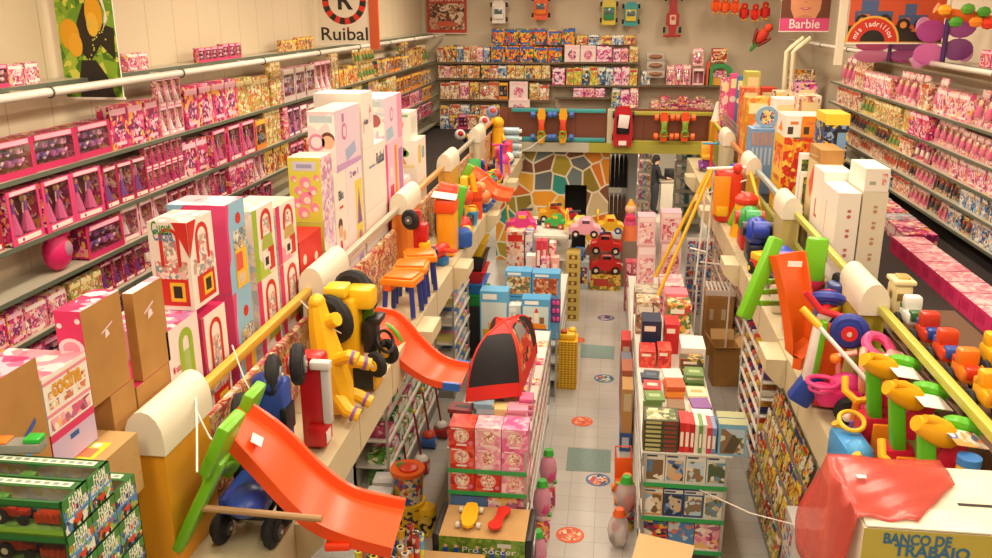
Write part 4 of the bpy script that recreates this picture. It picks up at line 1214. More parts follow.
def tractor_box():
 w, d, h = .42, .17, .125     # long side along X, lettered end faces +X
 q = MB()
 q.box((0, d / 2 - .004, h / 2), (w, .008, h), GRN)
 q.box((0, 0, .004), (w, d, .008), GRN); q.box((0, 0, .009), (w - .02, d - .02, .002), printed(['#7aa84a', '#8ab858', '#6a983a', '#98c068'], 20, 50)); q.box((0, d / 2 - .01, h * .5), (w - .02, .002, h * .8), printed(['#8ab0c8', '#a8c8d4', '#8ab06a', '#c8d8c8'], 9, 30))
 for s in (-1, 1):
  q.box((s * (w / 2 - .004), 0, h / 2), (.008, d, h), GRN)
 q.box((0, -d / 2 + .002, .012), (w, .004, .024), m('#7aa83a', .3)); q.box((0, -d / 2 + .006, h - .012), (w, .012, .024), GRN)
 q.box((0, d * .3, h - .002), (w, d * .38, .004), GRN); q.box((0, d * .3, h + .0006), (w * .86, d * .2, .001), FARMW)
 for k in range(11):
  q.box((-w * .38 + k * w * .076, d * .3, h + .0015), (w * .045, d * .11, .001), m('#8a9a80'))
 x = w / 2 + .0008
 q.box((x, 0, h * .45), (.0012, d * .98, h * .8), FARM)
 q.box((x + .0004, 0, h * .86), (.0012, d * .98, h * .26), m('#3a8038', .3))
 M = Matrix(((0, 0, 1, x + .0025), (1, 0, 0, 0), (0, 1, 0, h * .83), (0, 0, 0, 1)))
 q.text('FARM', .05, m('#e8ecd8'), M, .02, d * .5)
 M = Matrix(((0, 0, 1, x + .0025), (1, 0, 0, 0), (0, 1, 0, h * .58), (0, 0, 0, 1)))
 q.text('TRACTOR', .045, m('#e8ecd8'), M, .02, d * .72)
 q.box((x + .0008, 0, h * .44), (.0012, d * .96, h * .07), m('#4a90c8'))
 q.box((x + .0008, -d * .02, h * .22), (.0015, d * .34, h * .16), m('#c8401e')); q.cyl((x, -d * .15, h * .14), (x + .0018, -d * .15, h * .14), h * .1, None, m('#26221e'), 10); q.cyl((x, d * .12, h * .12), (x + .0018, d * .12, h * .12), h * .07, None, m('#26221e'), 10)
 root = q.build('tractor_box')
 tag(root, 'green window box with toy tractor and trailer', 'toy box')
 q = MB()          # tractor
 q.box((-.02, -.01, .05), (.08, .04, .035), m('#c83a1e', .3), None, .006); q.box((.03, -.01, .044), (.05, .03, .025), m('#c83a1e', .3), None, .006); q.box((-.03, -.01, .085), (.05, .042, .04), m('#3a8a3a', .3), None, .006)
 o = q.build('toy_tractor', root)
 q = MB()
 for sy in (-.036, .016):
  q.cyl((-.035, sy - .008, .036), (-.035, sy + .008, .036), .028, None, m('#1c1a18', .7), 14); q.cyl((-.035, sy - .01, .036), (-.035, sy + .01, .036), .012, None, m('#e8dcc0'), 10)
  q.cyl((.045, sy - .006, .026), (.045, sy + .006, .026), .018, None, m('#1c1a18', .7), 12)
 q.build('wheels', o)
 q = MB(); q.box((.13, -.01, .035), (.1, .05, .03), m('#d8481e', .3), None, .004)
 for k in range(5):
  q.cyl((.09 + k * .02, -.035, .02), (.09 + k * .02, -.04, .06), .003, None, m('#d8481e'), 5)
 q.build('toy_harrow', root)
 q = MB(); q.box((-.14, -.01, .035), (.09, .05, .03), m('#c8a030', .3), None, .004); q.build('toy_trailer', root)
 q = MB(); q.box((0, -d / 2 - .0006, h * .52), (w * .96, .0012, h * .66), clear('#ffffff', .12)); q.box((0, -d * .16, h + .0005), (w * .97, d * .5, .001), clear('#ffffff', .12)); q.build('window', root)
 return root
TB = Once(tractor_box())
BW, BD, BH = .575, .18, .1675
for col, rows in ((0, 8), (1, 8), (2, 7)):
 for r_ in range(rows):
  TB.put((-2.2 - BW / 2, 2.93 + col * .182 + BD / 2, LZ + .001 + r_ * (BH + .001)), (0, 0, 0),
    'green tractor window box, %s from the bottom, %s column from the near edge' % (nth(r_ + 1), nth(col + 1)), 'tractor boxes in the near left corner', (BW / .42, BD / .17, BH / .125))
q = MB(); q.box((0, 0, .03), (.3, .12, .06), m('#8a8a80', .2), None, .01)
o = q.build('toy_pack'); o.location = (-2.66, 3.33, LZ + 8 * .1685 + .003); o.rotation_euler = (0, 0, R(8)); o.scale = (.75, .75, .8)
q = MB(); q.box((.1, 0, .075), (.1, .1, .03), m('#2fae3a', .35), None, .008); q.build('lid', o)
q = MB(); q.box((-.1, 0, .066), (.1, .1, .012), m('#e87a2a', .35), None, .004); q.build('toy', o)
tag(o, 'clear toy pack with green cap lying on the top tractor boxes', 'toy pack')
XL = 2.5
def rbox(nlt, nrt, flt, zb, mats, xl=XL, depth=None, minw=.2, y0=None):
 p = AX(nlt[0], nlt[1], xl) if y0 is None else AY(nlt[0], nlt[1], y0)
 x1 = AY(nrt[0], nrt[1], p.y).x
 y1 = p.y + depth if depth else AX(flt[0], flt[1], xl).y
 if zb == 'floor':
  z0 = FL
 elif isinstance(zb, tuple):
  z0 = AY(zb[0], zb[1], p.y).z
 else:
  z0 = zb
 return Carton(xl if y0 is None else p.x, max(x1, xl + minw), p.y, y1, z0, p.z, mats)
MARK = m('#c86a6a')
WC = m('#efe6d8', .6)
def marks(c, f, col=MARK, n=4):
 for i in range(n):
  b = .12 + .78 * i / n
  c.disc(f, .55, b + .06, .022, col).rect(f, .47, b + .1, .63, b + .13, col)
 return c
c = rbox((839, 193), (862, 192), (823.6, 182.6), 'floor', WC)
marks(c, 'F'); c.text('L', 'Ruibal', .5, .3, .16, MARK, wid=.5).rect('L', .3, .5, .34, .85, m('#e8b8b0')).rect('L', .66, .12, .7, .5, m('#e8b8b0'))
w1 = c; c.done('white_carton', 'tall white carton with red marks inside the right railing, nearest of the white ones', 'box')
c = Carton(2.5, AY(850, 171.5, 10.6).x, w1.c[1] + w1.d[1] / 2 + .006, 10.95, FL, AY(834, 171.5, 10.5).z, WC)
c.text('L', 'L', .5, .6, .3, MARK).rect('F', .2, .88, .8, .9, MARK); y2 = 10.956; c.done('white_carton', 'white carton just behind the nearest tall white one, right side', 'box')
x3 = w1.c[0] + w1.d[0] / 2 + .02
pz = AY(863, 192, w1.c[1] - w1.d[1] / 2).z
c = Carton(x3, AY(888, 193, 9.75).x, 9.72, 10.4, FL + .22, pz, m('#e2d6bc', .6)); marks(c, 'F', m('#c08a6a'), 4); c.done('white_carton', 'tall cream carton with a column of printed marks beside the nearest tall white carton', 'box')
xa, xb = c.c[0] - c.d[0] / 2, c.c[0] + c.d[0] / 2
c = Carton(xa, xb, 9.72, 10.4, FL, FL + .217, m('#e2d6bc', .6)); c.done('white_carton', 'low cream carton under the tall cream carton', 'box')
c = Carton(xa, xb - .01, 9.72, 10.35, pz + .003, AY(862, 168.6, 9.72).z, WC)
c.rect('F', .7, .3, .9, .8, printed(['#d87a6a', '#efe6d8', '#e8a090'], 40, 90)).rect('F', .2, .3, .45, .45, m('#a8a898')).done('white_carton', 'small white carton with red print on top of the tall cream carton', 'box')
xl2 = 2.56
c1z = AX(822, 163, xl2 - .0)
c = Carton(xl2, AY(844, 150, 11.0).x, y2, y2 + .62, AY(822, 164, y2).z, AY(822, 152, y2).z + .02, KRAFT); zc1 = c.c[2]; xr1 = c.c[0] + c.d[0] / 2
c.poly('L', [(.1, .2), (.8, .35), (.8, .45), (.1, .3)], m('#d8b078')).done('cardboard_box', 'brown carton on the beige carton behind the white ones, right side', 'box')
c = Carton(xl2, xr1, y2, y2 + .62, FL, zc1 - .003, m('#d8c090', .6)); c.poly('L', [(.2, .75), (.5, .95), (.7, .8), (.4, .6)], m('#d85a3a')).rect('L', .35, .2, .7, .5, m('#c8b07a')).rect('F', .2, .5, .8, .9, m('#c87a4a')).done('toy_box', 'beige carton with red bird picture under the brown carton, right side', 'toy box')
y3 = y2 + .63
TOOL = printed(['#2a3a6a', '#3a5a9a', '#24202a', '#e8c030', '#8aa0b8', '#1a1a24'], 12, 30, .35)
xl3 = 2.72
p = AY(821, 114, y3)
c = Carton(xl3, AY(847, 112, y3).x + .05, y3, y3 + .55, FL + .6, p.z, [TOOL, TOOL, TOOL, TOOL, YEL, m('#e8c832')])
c.rect('F', 0, .88, 1, 1, m('#e8c832')).rect('L', 0, .9, 1, 1, m('#e8c832'), .002).disc('F', .3, .35, .1, YEL).disc('F', .3, .35, .06, DARK, .003).rect('F', .5, .2, .9, .5, YEL, .002).rect('F', .55, .55, .92, .8, m('#7aa0c0'), .002).rect('F', 0, 0, 1, .08, m('#e8c832'))
c.done('tool_bench_box', 'large dark toy carton with yellow lid and yellow tool pictures, right side', 'toy box')
c = Carton(xl3, c.c[0] + c.d[0] / 2, y3, y3 + .55, FL, FL + .597, KRAFT); c.done('cardboard_box', 'brown carton under the dark carton with yellow lid', 'box')
for k, (u0, u1, v0, lab) in enumerate([(788, 806, 153, 'white framed toy pack with green picture, right railing'), (792, 805, 172, 'smaller white framed toy pack in front of the green pictured one')]):
 yy = 11.75 - k * .14
 p, e = AY(u0, v0, yy), AY(u1, v0, yy)
 if p.x < 2.5:
  p.x = 2.5
 c = Carton(2.48 + .02 * k, 2.48 + .02 * k + .26 - .03 * k, y3 + .12 - k * .12, y3 + .22 - k * .12, FL, p.z, WH)
 c.rect('F', .1, .5, .9, .94, printed(['#6a7a2a', '#c8b83a', '#8a5a2a', '#3a4a2a'], 10, 24)).rect('F', .14, .1, .86, .45, m('#c8b08a')).done('toy_box', lab, 'toy box')
yo = y3 + .24
ORB = printed(['#e85a1e', '#f0a020', '#d83a1e', '#f0c850', '#c82a1a'], 8, 20)
for k in range(4):
 c = Carton(2.5 + .13 * k, 2.5 + .13 * k + .125, 12.95, 13.7, FL, AX(784, 137, 2.5).z - .02 * (k % 2), [m('#e8b83a'), m('#e8b83a'), ORB, ORB, WH, WH])
 c.text('L', 'CONSTRUC', .5, .5, .1, RED, wid=.6).rect('L', .1, .62, .9, .9, ORB).rect('F', .2, .1, .8, .3, YEL)
 c.done('toy_box', 'upright orange and red carton, %s from the aisle, under the white and orange cartons' % nth(k + 1), 'toy box', 'upright orange cartons by the right railing')
zc4 = AX(784, 137, 2.5).z + .003
for k in range(3):
 c = Carton(2.5 + .22 * k, 2.5 + .22 * k + .215, 12.95, 13.6, zc4, zc4 + .3, [WH, WH, m('#e8e4d4') if k != 1 else ORG, WH, WH, CREAM])
 c.rect('F', .15, .15, .5, .5, m('#4a3a2a')).rect('F', .3, .6, .8, .75, m('#d87a3a')).poly('L', [(.2, .2), (.7, .2), (.5, .7)], ORG)
 c.done('toy_box', '%s carton, %s from the aisle, on the upright orange cartons' % (['white', 'orange', 'white'][k], nth(k + 1)), 'toy box')
ylast = 13.8
PENC = stripes('#6a9ac0', '#d8884a', 1, .09, .3, .5, 'pencil_pack')
for (u0, v0, u1, vb, y, mt, nm, lab) in [
  (752, 129, 775, 152, 15.2, m('#7aa0c4'), 'toy_box', 'blue striped carton in front of the tall yellow carton, right side'),
  (747, 98, 771, 145, 16.2, printed(['#e0a028', '#e8b848', '#d08a20', '#e87a3a'], 6, 18, .3), 'toy_box', 'tall yellow orange carton by the right railing near the bridge'),
  (777, 92, 795, 112, 16.4, printed(['#e8d8b0', '#d8c090', '#5a3a2a', '#e8c030'], 8, 20), 'toy_box', 'cream and brown carton with yellow top, right side'),
  (776, 99, 800, 130, 15.4, WC, 'white_carton', 'white carton under the cream and brown one, right side'),
  (800, 96, 822, 130, 15.0, printed(SOFT, 10, 26), 'toy_box', 'pale printed carton left of the right wall shelves'),
  (797, 84, 818, 102, 17.0, printed(PURP, 10, 26), 'toy_box', 'purple printed carton by the right wall corner'),
  (747, 72, 761, 100, 19.4, m('#c8c05a'), 'toy_box', 'yellow green carton stack top near the bridge end, right'),
  (743, 88, 760, 110, 18.5, printed(['#e8703a', '#f0a070', '#d85a2a'], 12, 30), 'toy_box', 'orange patterned carton near the bridge end, right'),
  (761, 88, 777, 110, 19.2, m('#c83a1e'), 'toy_box', 'flat topped red carton near the bridge end, right'),
  (722, 78, 731, 112, 20.2, printed(PALE, 10, 26), 'toy_box', 'pale pink tall pack at the right end of the bridge'),
  (731, 74, 738, 112, 20.0, m('#e0508a'), 'toy_box', 'hot pink tall pack at the right end of the bridge'),
  (738, 76, 745, 112, 19.9, m('#4a7ab0'), 'toy_box', 'blue tall pack at the right end of the bridge')]:
 p, e = AY(u0, v0, y), AY(u1, v0, y)
 c = Carton(p.x, e.x, y, y + (.5 if u1 - u0 > 12 else .22), FL, p.z, mt)
 if 'striped' in lab:
  for k in range(5):
   c.rect('F', .06 + .19 * k, .75, .15 + .19 * k, .95, m('#d8884a')).rect('F', .06 + .19 * k, .45, .15 + .19 * k, .72, m('#b8c8d8'))
 else:
  c.rect('F', .12, .82, .88, .94, m('#f0dca0')).disc('F', .5, .68, .07, m('#e8d0c0'))
 c.done(nm, lab, 'toy box' if nm == 'toy_box' else 'box')
p = AY(767, 126, 15.25)
q = MB(); q.cyl((0, -.06, 0), (0, .06, 0), .18, None, m('#8ab0c8', .3), 20); q.cyl((0, -.064, 0), (0, -.058, 0), .12, None, printed(['#d84a3a', '#f0d060', '#3a6aa0', '#f0e8d8'], 14, 30), 16)
o = q.build('toy_drum_pack'); o.location = (AY(767, 120, 15.35).x, 15.42, AY(752, 129, 15.2).z + .182)
tag(o, 'round pale blue toy pack on the blue striped carton', 'toy pack')
cx0, cx1 = AY(792, 60, 21.5).x, AY(818, 60, 21.5).x
q = MB(); q.box(((cx0 + cx1) / 2, 21.8, (MZ + 4.0) / 2), (cx1 - cx0 + .1, .6, 4.0 - MZ), m('#b8a684', .6)); tag(q.build('base_cabinet'), 'tan cabinet in the right back corner', 'cabinet')
for k in range(6):
 q = MB(); q.box((0, 0, .055), (cx1 - cx0 - .02 * (k % 3), .4, .108), printed([WARM, PALE, ['#c84a2a', '#e8c8a0', '#b83a24'], PURP, SOFT, WARM][k], 10, 30)); o = q.build('game_box'); o.location = ((cx0 + cx1) / 2, 21.75, 4.002 + k * .1095)
 tag(o, 'flat game carton, %s from the bottom on the tan corner cabinet' % nth(k + 1), 'game box', 'flat games on the corner cabinet')
for k in range(2):
 u = 784 + 7 * k
 y = 20.6 - .3 * k
 a, b_, c_ = AY(u, 92, y), AY(u + 3, 52, y), AY(u + 20, 38, y)
 q = MB(); q.tube([(a.x, y, FL), (a.x, y, a.z), (b_.x, y, b_.z), (b_.x + .1, y, b_.z + .1), (c_.x, y, c_.z)], .06, m('#e2d6ae', .5), 10)
 tag(q.build('stand_pipe'), '%s bent cream pipe rising in the right back corner' % ['left', 'right'][k], 'pipe')
bx0, bx1, by0, by1, bz = 1.4, 2.75, 4.19, 4.9, 3.41
BEN = m('#b9a84a', .5)
TOPW = mottled('#ece2cc', '#e0d2b4', 3, .6, 3, 'pale_card')
h = bz - LZ
c = Carton(bx0, bx1, by0, by1, LZ + .002, bz, [TOPW, TOPW, BEN, TOPW, TOPW, TOPW])
c.text('F', 'BANCO DE', .2, .925, .085, m('#2f6a94'), bold=.03, wid=.25, o=.004).text('F', 'TRABAJO', .26, .83, .095, m('#2f6a94'), bold=.03, wid=.28, o=.004)
c.rect('F', .16, .1, 1, .76, m('#d0402a')).rect('F', .38, .6, .6, .79, m('#34465a'), .003).rect('F', .2, .64, .32, .78, m('#d8b090'), .003)
c.rect('T', .42, .4, .8, .44, DARK, .002).poly('T', [(.7, .4), (.76, .54), (.9, .54), (.94, .4)], DARK, .002)
c.poly('T', [(.02, .05), (.45, .0), (.42, .3), (0, .34)], m('#f4ead8'), .006).poly('T', [(.72, 1), (.745, 1), (.86, .45), (.84, .45)], m('#b8a88a'), .0025)
o = c.done('tool_bench_box', 'big pale carton with blue lettering in the near right corner, under red film', 'toy box')
q = MB()      # lifted flap
q.box((bx0 + .32, by0 + .1, bz + .012), (.62, .2, .008), TOPW, Matrix.Translation((0, 0, 0)))
fl = q.build('flap'); fl.parent = o; fl.matrix_parent_inverse = o.matrix_world.inverted() if False else Matrix.Translation(-Vector(o.location))
film_m = film('#cc4a3e', .62, 'red_film')
rr = random.Random(3)
N, K = 16, 22
gx0, gx1 = bx0 - .02, bx0 + .72
vs, fs = [], []
zt_ = bz + .02
for i in range(N + 1):
 t = i / N
 y = by0 + .05 + (by1 - by0 - .02) * t
 xe = bx0 + .28 + .34 * min(1, t * 1.6)           # how far the film reaches over the top
 for k in range(K + 1):
  s = k / K
  if s < .55:
   u = s / .55
   x = xe + (bx0 - .03 - xe) * u
   z = zt_ + .012 * math.sin(9 * u + 7 * t) * math.sin(13 * t + 2 * u) + .01
  else:
   u = (s - .55) / .45
   x = bx0 - .03 - .16 * math.sin(u * 1.5) * (.5 + .5 * t) + .012 * math.sin(14 * t + 5 * u)
   z = zt_ - u * (.5 + .3 * (1 - t)) + .01
  yy = y + .01 * math.sin(20 * s + 3 * t) - (.25 * (s - .55) * (t) if s > .55 else 0)
  vs.append((x, yy, z))
for i in range(N):
 for k in range(K):
  a = i * (K + 1) + k
  fs.append((a, a + 1, a + K + 2, a + K + 1))
q = MB(); q.add(vs, fs, film_m)
fo = q.build('red_film', sharp=80)
sd = fo.modifiers.new('thickness', 'SOLIDIFY'); sd.thickness = .003
tag(fo, 'crumpled translucent red film draped over the near right carton', 'film')
q = MB(); q.box((0, 0, 0), (.05, .035, .002), WH); st = q.build('price_sticker', fo); st.location = (bx0 + .1, by0 + .46, bz + .048)
def flat(name, pts, z, mat, label, cat, group=None):
 q = MB()
 q.prism([(p.x, p.y) for p in pts], .004, mat, None, 'xy', z)
 return tag(q.build(name, smooth=False), label, cat, group)
matm = mottled('#80938c', '#76887f', 30, .9, 2, 'mat_grey')
for us, lab in [(((568, 447.4), (611, 450.4), (610.4, 472.8), (565.8, 470.7)), 'grey green floor mat in the middle aisle, nearest'),
    (((580.9, 344.1), (614.4, 346.5), (614, 359.5), (580.2, 357.6)), 'grey green floor mat in the middle aisle beside the yellow stack'),
    (((683, 281), (700, 282), (702, 295), (683, 294)), 'grey green floor mat in the right aisle')]:
 flat('floor_mat', [AZ(u, v, 0) for u, v in us], .0, matm, lab, 'mat')
for (u, v), r_, pal, lab in [((570, 535), .17, ['#d85a2a', '#e88a5a', '#c8402a', '#f0c8a0'], 'orange round floor sticker, nearest'),
        ((582, 421.5), .165, ['#d85a2a', '#e88a5a', '#c8402a', '#f0c8a0'], 'orange round floor sticker behind the nearest mat'),
        ((598, 480), .165, ['#3a6a9a', '#d8d0c0', '#c83a2a', '#2a3a5a', '#e0a040'], 'multicoloured round floor sticker beside the nearest mat'),
        ((604, 378.5), .17, ['#3a6a9a', '#d8d0c0', '#c83a6a', '#2a3a5a', '#7ab04a'], 'multicoloured round floor sticker behind the farther mat'),
        ((606, 318), .17, ['#5a5a8a', '#c8c0b8', '#8a4a5a', '#3a3a4a'], 'dark round floor sticker farthest along the aisle'),
        ((577.5, 340), .14, ['#d85a2a', '#e88a5a', '#c8402a'], 'orange round floor sticker by the yellow stack')]:
 p = AZ(u, v, 0)
 q = MB(); q.cyl((0, 0, 0), (0, 0, .003), r_, None, m(pal[0]), 28); q.cyl((0, 0, .003), (0, 0, .0035), r_ * .8, None, printed(pal, 16, 34), 20)
 o = q.build('floor_sticker', smooth=False); o.location = (p.x, p.y, .0005); tag(o, lab, 'sticker')
METAL, WHM, GRE = m('#b8b4ac', .35, .6), m('#ddd8cc', .45), m('#2f9a4e', .4)
def shelving(name, x0, x1, y0, y1, zs, face, label, edge=GRE, top=None, back=True, cat='shelf unit', depth=None, solid=WHM):
 """free standing shop shelving: base, back or core, boards with coloured front edges"""
 o = empty(name, ((x0 + x1) / 2, (y0 + y1) / 2, 0), label, cat)
 L = Matrix.Translation((-(x0 + x1) / 2, -(y0 + y1) / 2, 0))
 q = MB(); q.box(((x0 + x1) / 2, (y0 + y1) / 2, .06), (x1 - x0 - .04, y1 - y0 - .04, .12), m('#8a867c', .5), L); q.build('base', o)
 d = depth or .38
 zt = top if top else zs[-1] + .4
 q = MB()
 if 'core' in face:
  q.box(((x0 + x1) / 2, (y0 + y1) / 2, zt / 2 + .06), (.06, y1 - y0, zt - .12), solid, L)
 if 'F' in face and back:
  q.box(((x0 + x1) / 2, y1 - .02, zt / 2 + .06), (x1 - x0, .03, zt - .12), solid, L)
 if 'X' in face:
  q.box((x0 + .015, (y0 + y1) / 2, zt / 2 + .06), (.03, y1 - y0, zt - .12), solid, L)
 if 'x' in face:
  q.box((x1 - .015, (y0 + y1) / 2, zt / 2 + .06), (.03, y1 - y0, zt - .12), solid, L)
 q.build('back_panel', o)
 for z in zs:
  q = MB(); q.box(((x0 + x1) / 2, (y0 + y1) / 2, z - .012), (x1 - x0 - .002, y1 - y0 - .05, .022), WHM, L)
  if 'F' in face:
   q.box(((x0 + x1) / 2, y0 - .004, z - .018), (x1 - x0, .014, .045), edge, L)
  if 'core' in face or 'X' in face:
   q.box((x1 + .004, (y0 + y1) / 2, z - .018), (.014, y1 - y0, .045), edge, L)
  if 'core' in face or 'x' in face:
   q.box((x0 - .004, (y0 + y1) / 2, z - .018), (.014, y1 - y0, .045), edge, L)
  q.build('shelf', o)
 for xx in (x0 + .015, x1 - .015):
  for yy in (y0 + .015, y1 - .035):
   q = MB(); q.box((xx, yy, zt / 2), (.03, .03, zt), METAL, L); q.build('upright', o)
 return o
def boxes_row(x0, x1, y, z, n, h, d, mats, name, lab, cat='toy box', group=None, lv=1, dec=None, front='F', y1=None):
 w = (x1 - x0) / n
 for i in range(n):
  for l in range(lv):
   c = Carton(x0 + w * i + .004, x0 + w * (i + 1) - .004, y, y + d, z + .002 + l * (h + .002), z + .002 + l * (h + .002) + h, mats[i % len(mats)])
   if dec:
    dec(c, i, l)
   c.done(name, lab % nth(i + 1) + (', %s' % ['lower', 'upper', 'topmost'][l] if lv > 1 else ''), cat, group)
def pile(x, y, z, n, w, d, t, pal, name, lab, cat, group, seed=0, rot=.12):
 rr = random.Random(seed)
 for k in range(n):
  q = MB(); a = rr.uniform(.85, 1)
  cov = m(pal[rr.randrange(len(pal))])
  q.box((0, 0, t / 2), (w * a, d * a, t), m('#e6dec8'), mats=[cov, m('#e6dec8'), cov, m('#e6dec8'), cov, cov])
  q.box((0, 0, t + .0005), (w * a * .6, d * a * .3, .001), m(pal[(k + 1) % len(pal)]))
  o = q.build(name, smooth=False); o.location = (x + rr.uniform(-.01, .01), y + rr.uniform(-.01, .01), z + k * (t + .0025)); o.rotation_euler = (0, 0, rr.uniform(-rot, rot))
  tag(o, lab % nth(k + 1), cat, group)
def px(u, v, y):
 return AY(u, v, y)
GX0, GX1, GY = -1.62, -.75, 8.4
shelving('end_shelf_unit', GX0, GX1, GY, 8.82, [.32, .62, .93, 1.2], 'F', 'end shelf unit with green edges carrying the red and pink doll cartons', top=1.45)
shelving('island_shelf_unit', GX0, GX1, 8.84, 12.1, [.3, .6, .9, 1.2, 1.48], 'core', 'long white island shelf unit under the black and red tent', top=1.48, edge=METAL)
shelving('island_shelf_unit', GX0 - .1, GX1 + .06, 12.98, 16.2, [.3, .6, .9], 'core', 'second white island shelf unit under the blue play set cartons', top=1.1, edge=METAL)
REDP = printed(['#c82a24', '#d83a2a', '#b81e22', '#e0583a'], 8, 20)
PKB = printed(['#e8a0b0', '#f0b8c0', '#e08aa4', '#f4d0cc'], 8, 20)
HPK = printed(['#e0689a', '#e888ac', '#d8508a', '#f0a8c0'], 8, 20)
def dollbox_dec(c, i, l):
 c.disc('F', .5, .58, .085, m('#e8b0a8')).disc('F', .5, .58, .07, printed(['#f0dcc8', '#d88a8a', '#f4e8d8', '#b86a5a', '#e8c0a8'], 30, 70), .003).rect('F', .3, .1, .7, .2, m('#f0d8d0')).disc('F', .85, .25, .025, m('#d87a9a')).rect('F', .1, .88, .5, .95, m('#f0d8d0'))
mm = [REDP, PKB, HPK]
for l in range(2):
 for i in range(3):
  c = Carton(GX0 + .01 + .29 * i + .004, GX0 + .01 + .29 * (i + 1) - .004, GY + .01, GY + .33, 1.202 + l * .252, 1.202 + l * .252 + .25, mm[i])
  dollbox_dec(c, i, l)
  c.done('doll_box', '%s doll carton, %s of two on the upper green edged shelf, middle left island' % (['red', 'pale pink', 'rose pink'][i], ['lower', 'upper'][l]), 'doll box')
for i in range(3):
 c = Carton(GX0 + .01 + .29 * i + .004, GX0 + .01 + .29 * (i + 1) - .004, GY + .01, GY + .34, .932, 1.16, [REDP, REDP, PKB][i])
 dollbox_dec(c, i, 0)
 c.done('doll_box', '%s doll carton, lower green edged shelf, %s from left, middle left island' % (['red', 'red', 'pale pink'][i], nth(i + 1)), 'doll box')
boxes_row(GX0 + .01, GX1 - .01, GY + .01, .62, 2, .24, .3, [m('#5a78a8'), printed(PALE, 9, 24)], 'toy_box', 'toy carton on the shelf below the doll cartons, %s from the left')
q = 0
for (u, v, n, w, d, t, pal, lab) in [(462, 415, 3, .3, .22, .05, ['#30343e', '#5a4a5a', '#8a3a3a'], 'dark game, %s up, at the left behind the red doll cartons'),
          (484, 402, 4, .22, .25, .06, ['#8ab0c4', '#b8c8cc', '#6a8a9a'], 'pale blue game, %s up, behind the pale pink doll cartons'),
          (498, 404, 5, .22, .22, .035, ['#d89a5a', '#a86a4a', '#e8c88a'], 'tan picture book, %s up in the pile under the tent edge'),
          (517, 404, 6, .24, .24, .03, ['#e89ab0', '#f0c0b8', '#d87a9a'], 'pink picture book, %s up in the pile under the tent edge')]:
 y = 9.0
 p = AY(u, v, y)
 pile(p.x, y + .06, 1.482, n, w, d, t, pal, 'picture_book' if 'book' in lab else 'game_box', lab, 'book' if 'book' in lab else 'game box', 'piles behind the doll cartons', int(u))
for k in range(10):        # pink stack at the right corner of the island
 q = MB(); q.box((0, 0, .018), (.15, .2, .024), m(['#e06a94', '#f0b8c4', '#c8487a'][k % 3])); o = q.build('game_box'); o.location = (-.83, 9.2, 1.482 + k * .026); tag(o, 'pink flat game, %s up in the stack at the tent right corner' % nth(k + 1), 'game box', 'pink games at the tent corner')
def tent():
 zb = 1.74
 A, B, Cc = AZ(466, 402, zb), AZ(521, 396, zb), AZ(537, 353, zb)
 D = A + Cc - B
 ap = (A + B + Cc + D) / 4
 ap = Vector((ap.x, ap.y, AY(496, 321, ap.y).z))
 RD, BK = m('#d6261c', .5), m('#1b191c', .7)
 o = empty('play_tent', (ap.x, ap.y, zb), 'black and red play tent standing on the middle left island', 'tent')
 T = Matrix.Translation((-ap.x, -ap.y, -zb))
 cor = [A, B, Cc, D]
 def P(i, t, bulge=.22):      # along the pole of corner i, t=0 base, 1 tip
  b_ = cor[i]
  q = b_.lerp(ap, t)
  out = (b_ - Vector((ap.x, ap.y, b_.z)))
  return q + out * bulge * math.sin(PI * t) + Vector((0, 0, .2 * math.sin(PI * t)))
 def panel(i, j, t0, t1, s0, s1, mat, nm, n=8, inset=0.0):
  q = MB(); vs = []; fs = []
  for a in range(n + 1):
   t = t0 + (t1 - t0) * a / n
   l, r = P(i, t), P(j, t)
   for b_ in range(n + 1):
    s = s0 + (s1 - s0) * b_ / n
    g = l.lerp(r, s)
    sag = -.05 * math.sin(PI * s) * math.sin(PI * t)
    dirv = Vector((g.x - ap.x, g.y - ap.y, 0))
    g = g + dirv.normalized() * (sag + inset) if dirv.length > 1e-4 else g
    vs.append(g)
  for a in range(n):
   for b_ in range(n):
    k = a * (n + 1) + b_
    fs.append((k, k + 1, k + n + 2, k + n + 1))
  q.add(vs, fs, mat, T)
  return q.build(nm, o, sharp=60)
 ORP = printed(['#e8601e', '#d83a1e', '#f0803a', '#2a2426', '#c8301e', '#e8c0a0'], 6, 14, .35)
 for i in range(4):
  j = (i + 1) % 4
  panel(i, j, .0, .12, 0, 1, RD, 'red_hem', 5)
  panel(i, j, .70, 1.0, 0, 1, RD, 'roof_panel', 6)
  if i == 1:
   panel(i, j, .12, .70, 0, .16, RD, 'red_hem', 6); panel(i, j, .12, .70, .84, 1, BK, 'side_panel', 6)
   panel(i, j, .12, .70, .16, .84, ORP, 'printed_door', 8)
   panel(i, j, .4, .66, .3, .7, m('#8a8a86', .4), 'mesh_window', 4, .012)
  else:
   panel(i, j, .12, .70, 0, 1, BK, 'side_panel', 8)
 for i in range(4):
  q = MB(); q.tube([P(i, k / 10) for k in range(11)], .012, RD if i != 1 else m('#c8381e', .5), 6, M=T); q.build('pole_sleeve', o)
 c = Carton(GX0 + .1, GX1 - .1, 9.4, 10.9, 1.482, 1.725, printed(PALE, 8, 20)); c.done('display_box', 'low carton supporting the play tent on the island', 'box')
tent()
x0, x1, y0, y1, zb, zt = -1.6, -.7, 7.72, 8.32, .0, .8
GRASS = printed(['#5a7a1e', '#6a8a2a', '#4a6a1a', '#7a9a34'], 10, 30)
c = Carton(x0, x1, y0, y1, .002, zt, [GRASS, GRASS, GRASS, GRASS, CARD, CARD])
c.text('F', 'Pro Soccer', .58, .82, .1, m('#e8e4d4'), .006, .0, wid=.62)
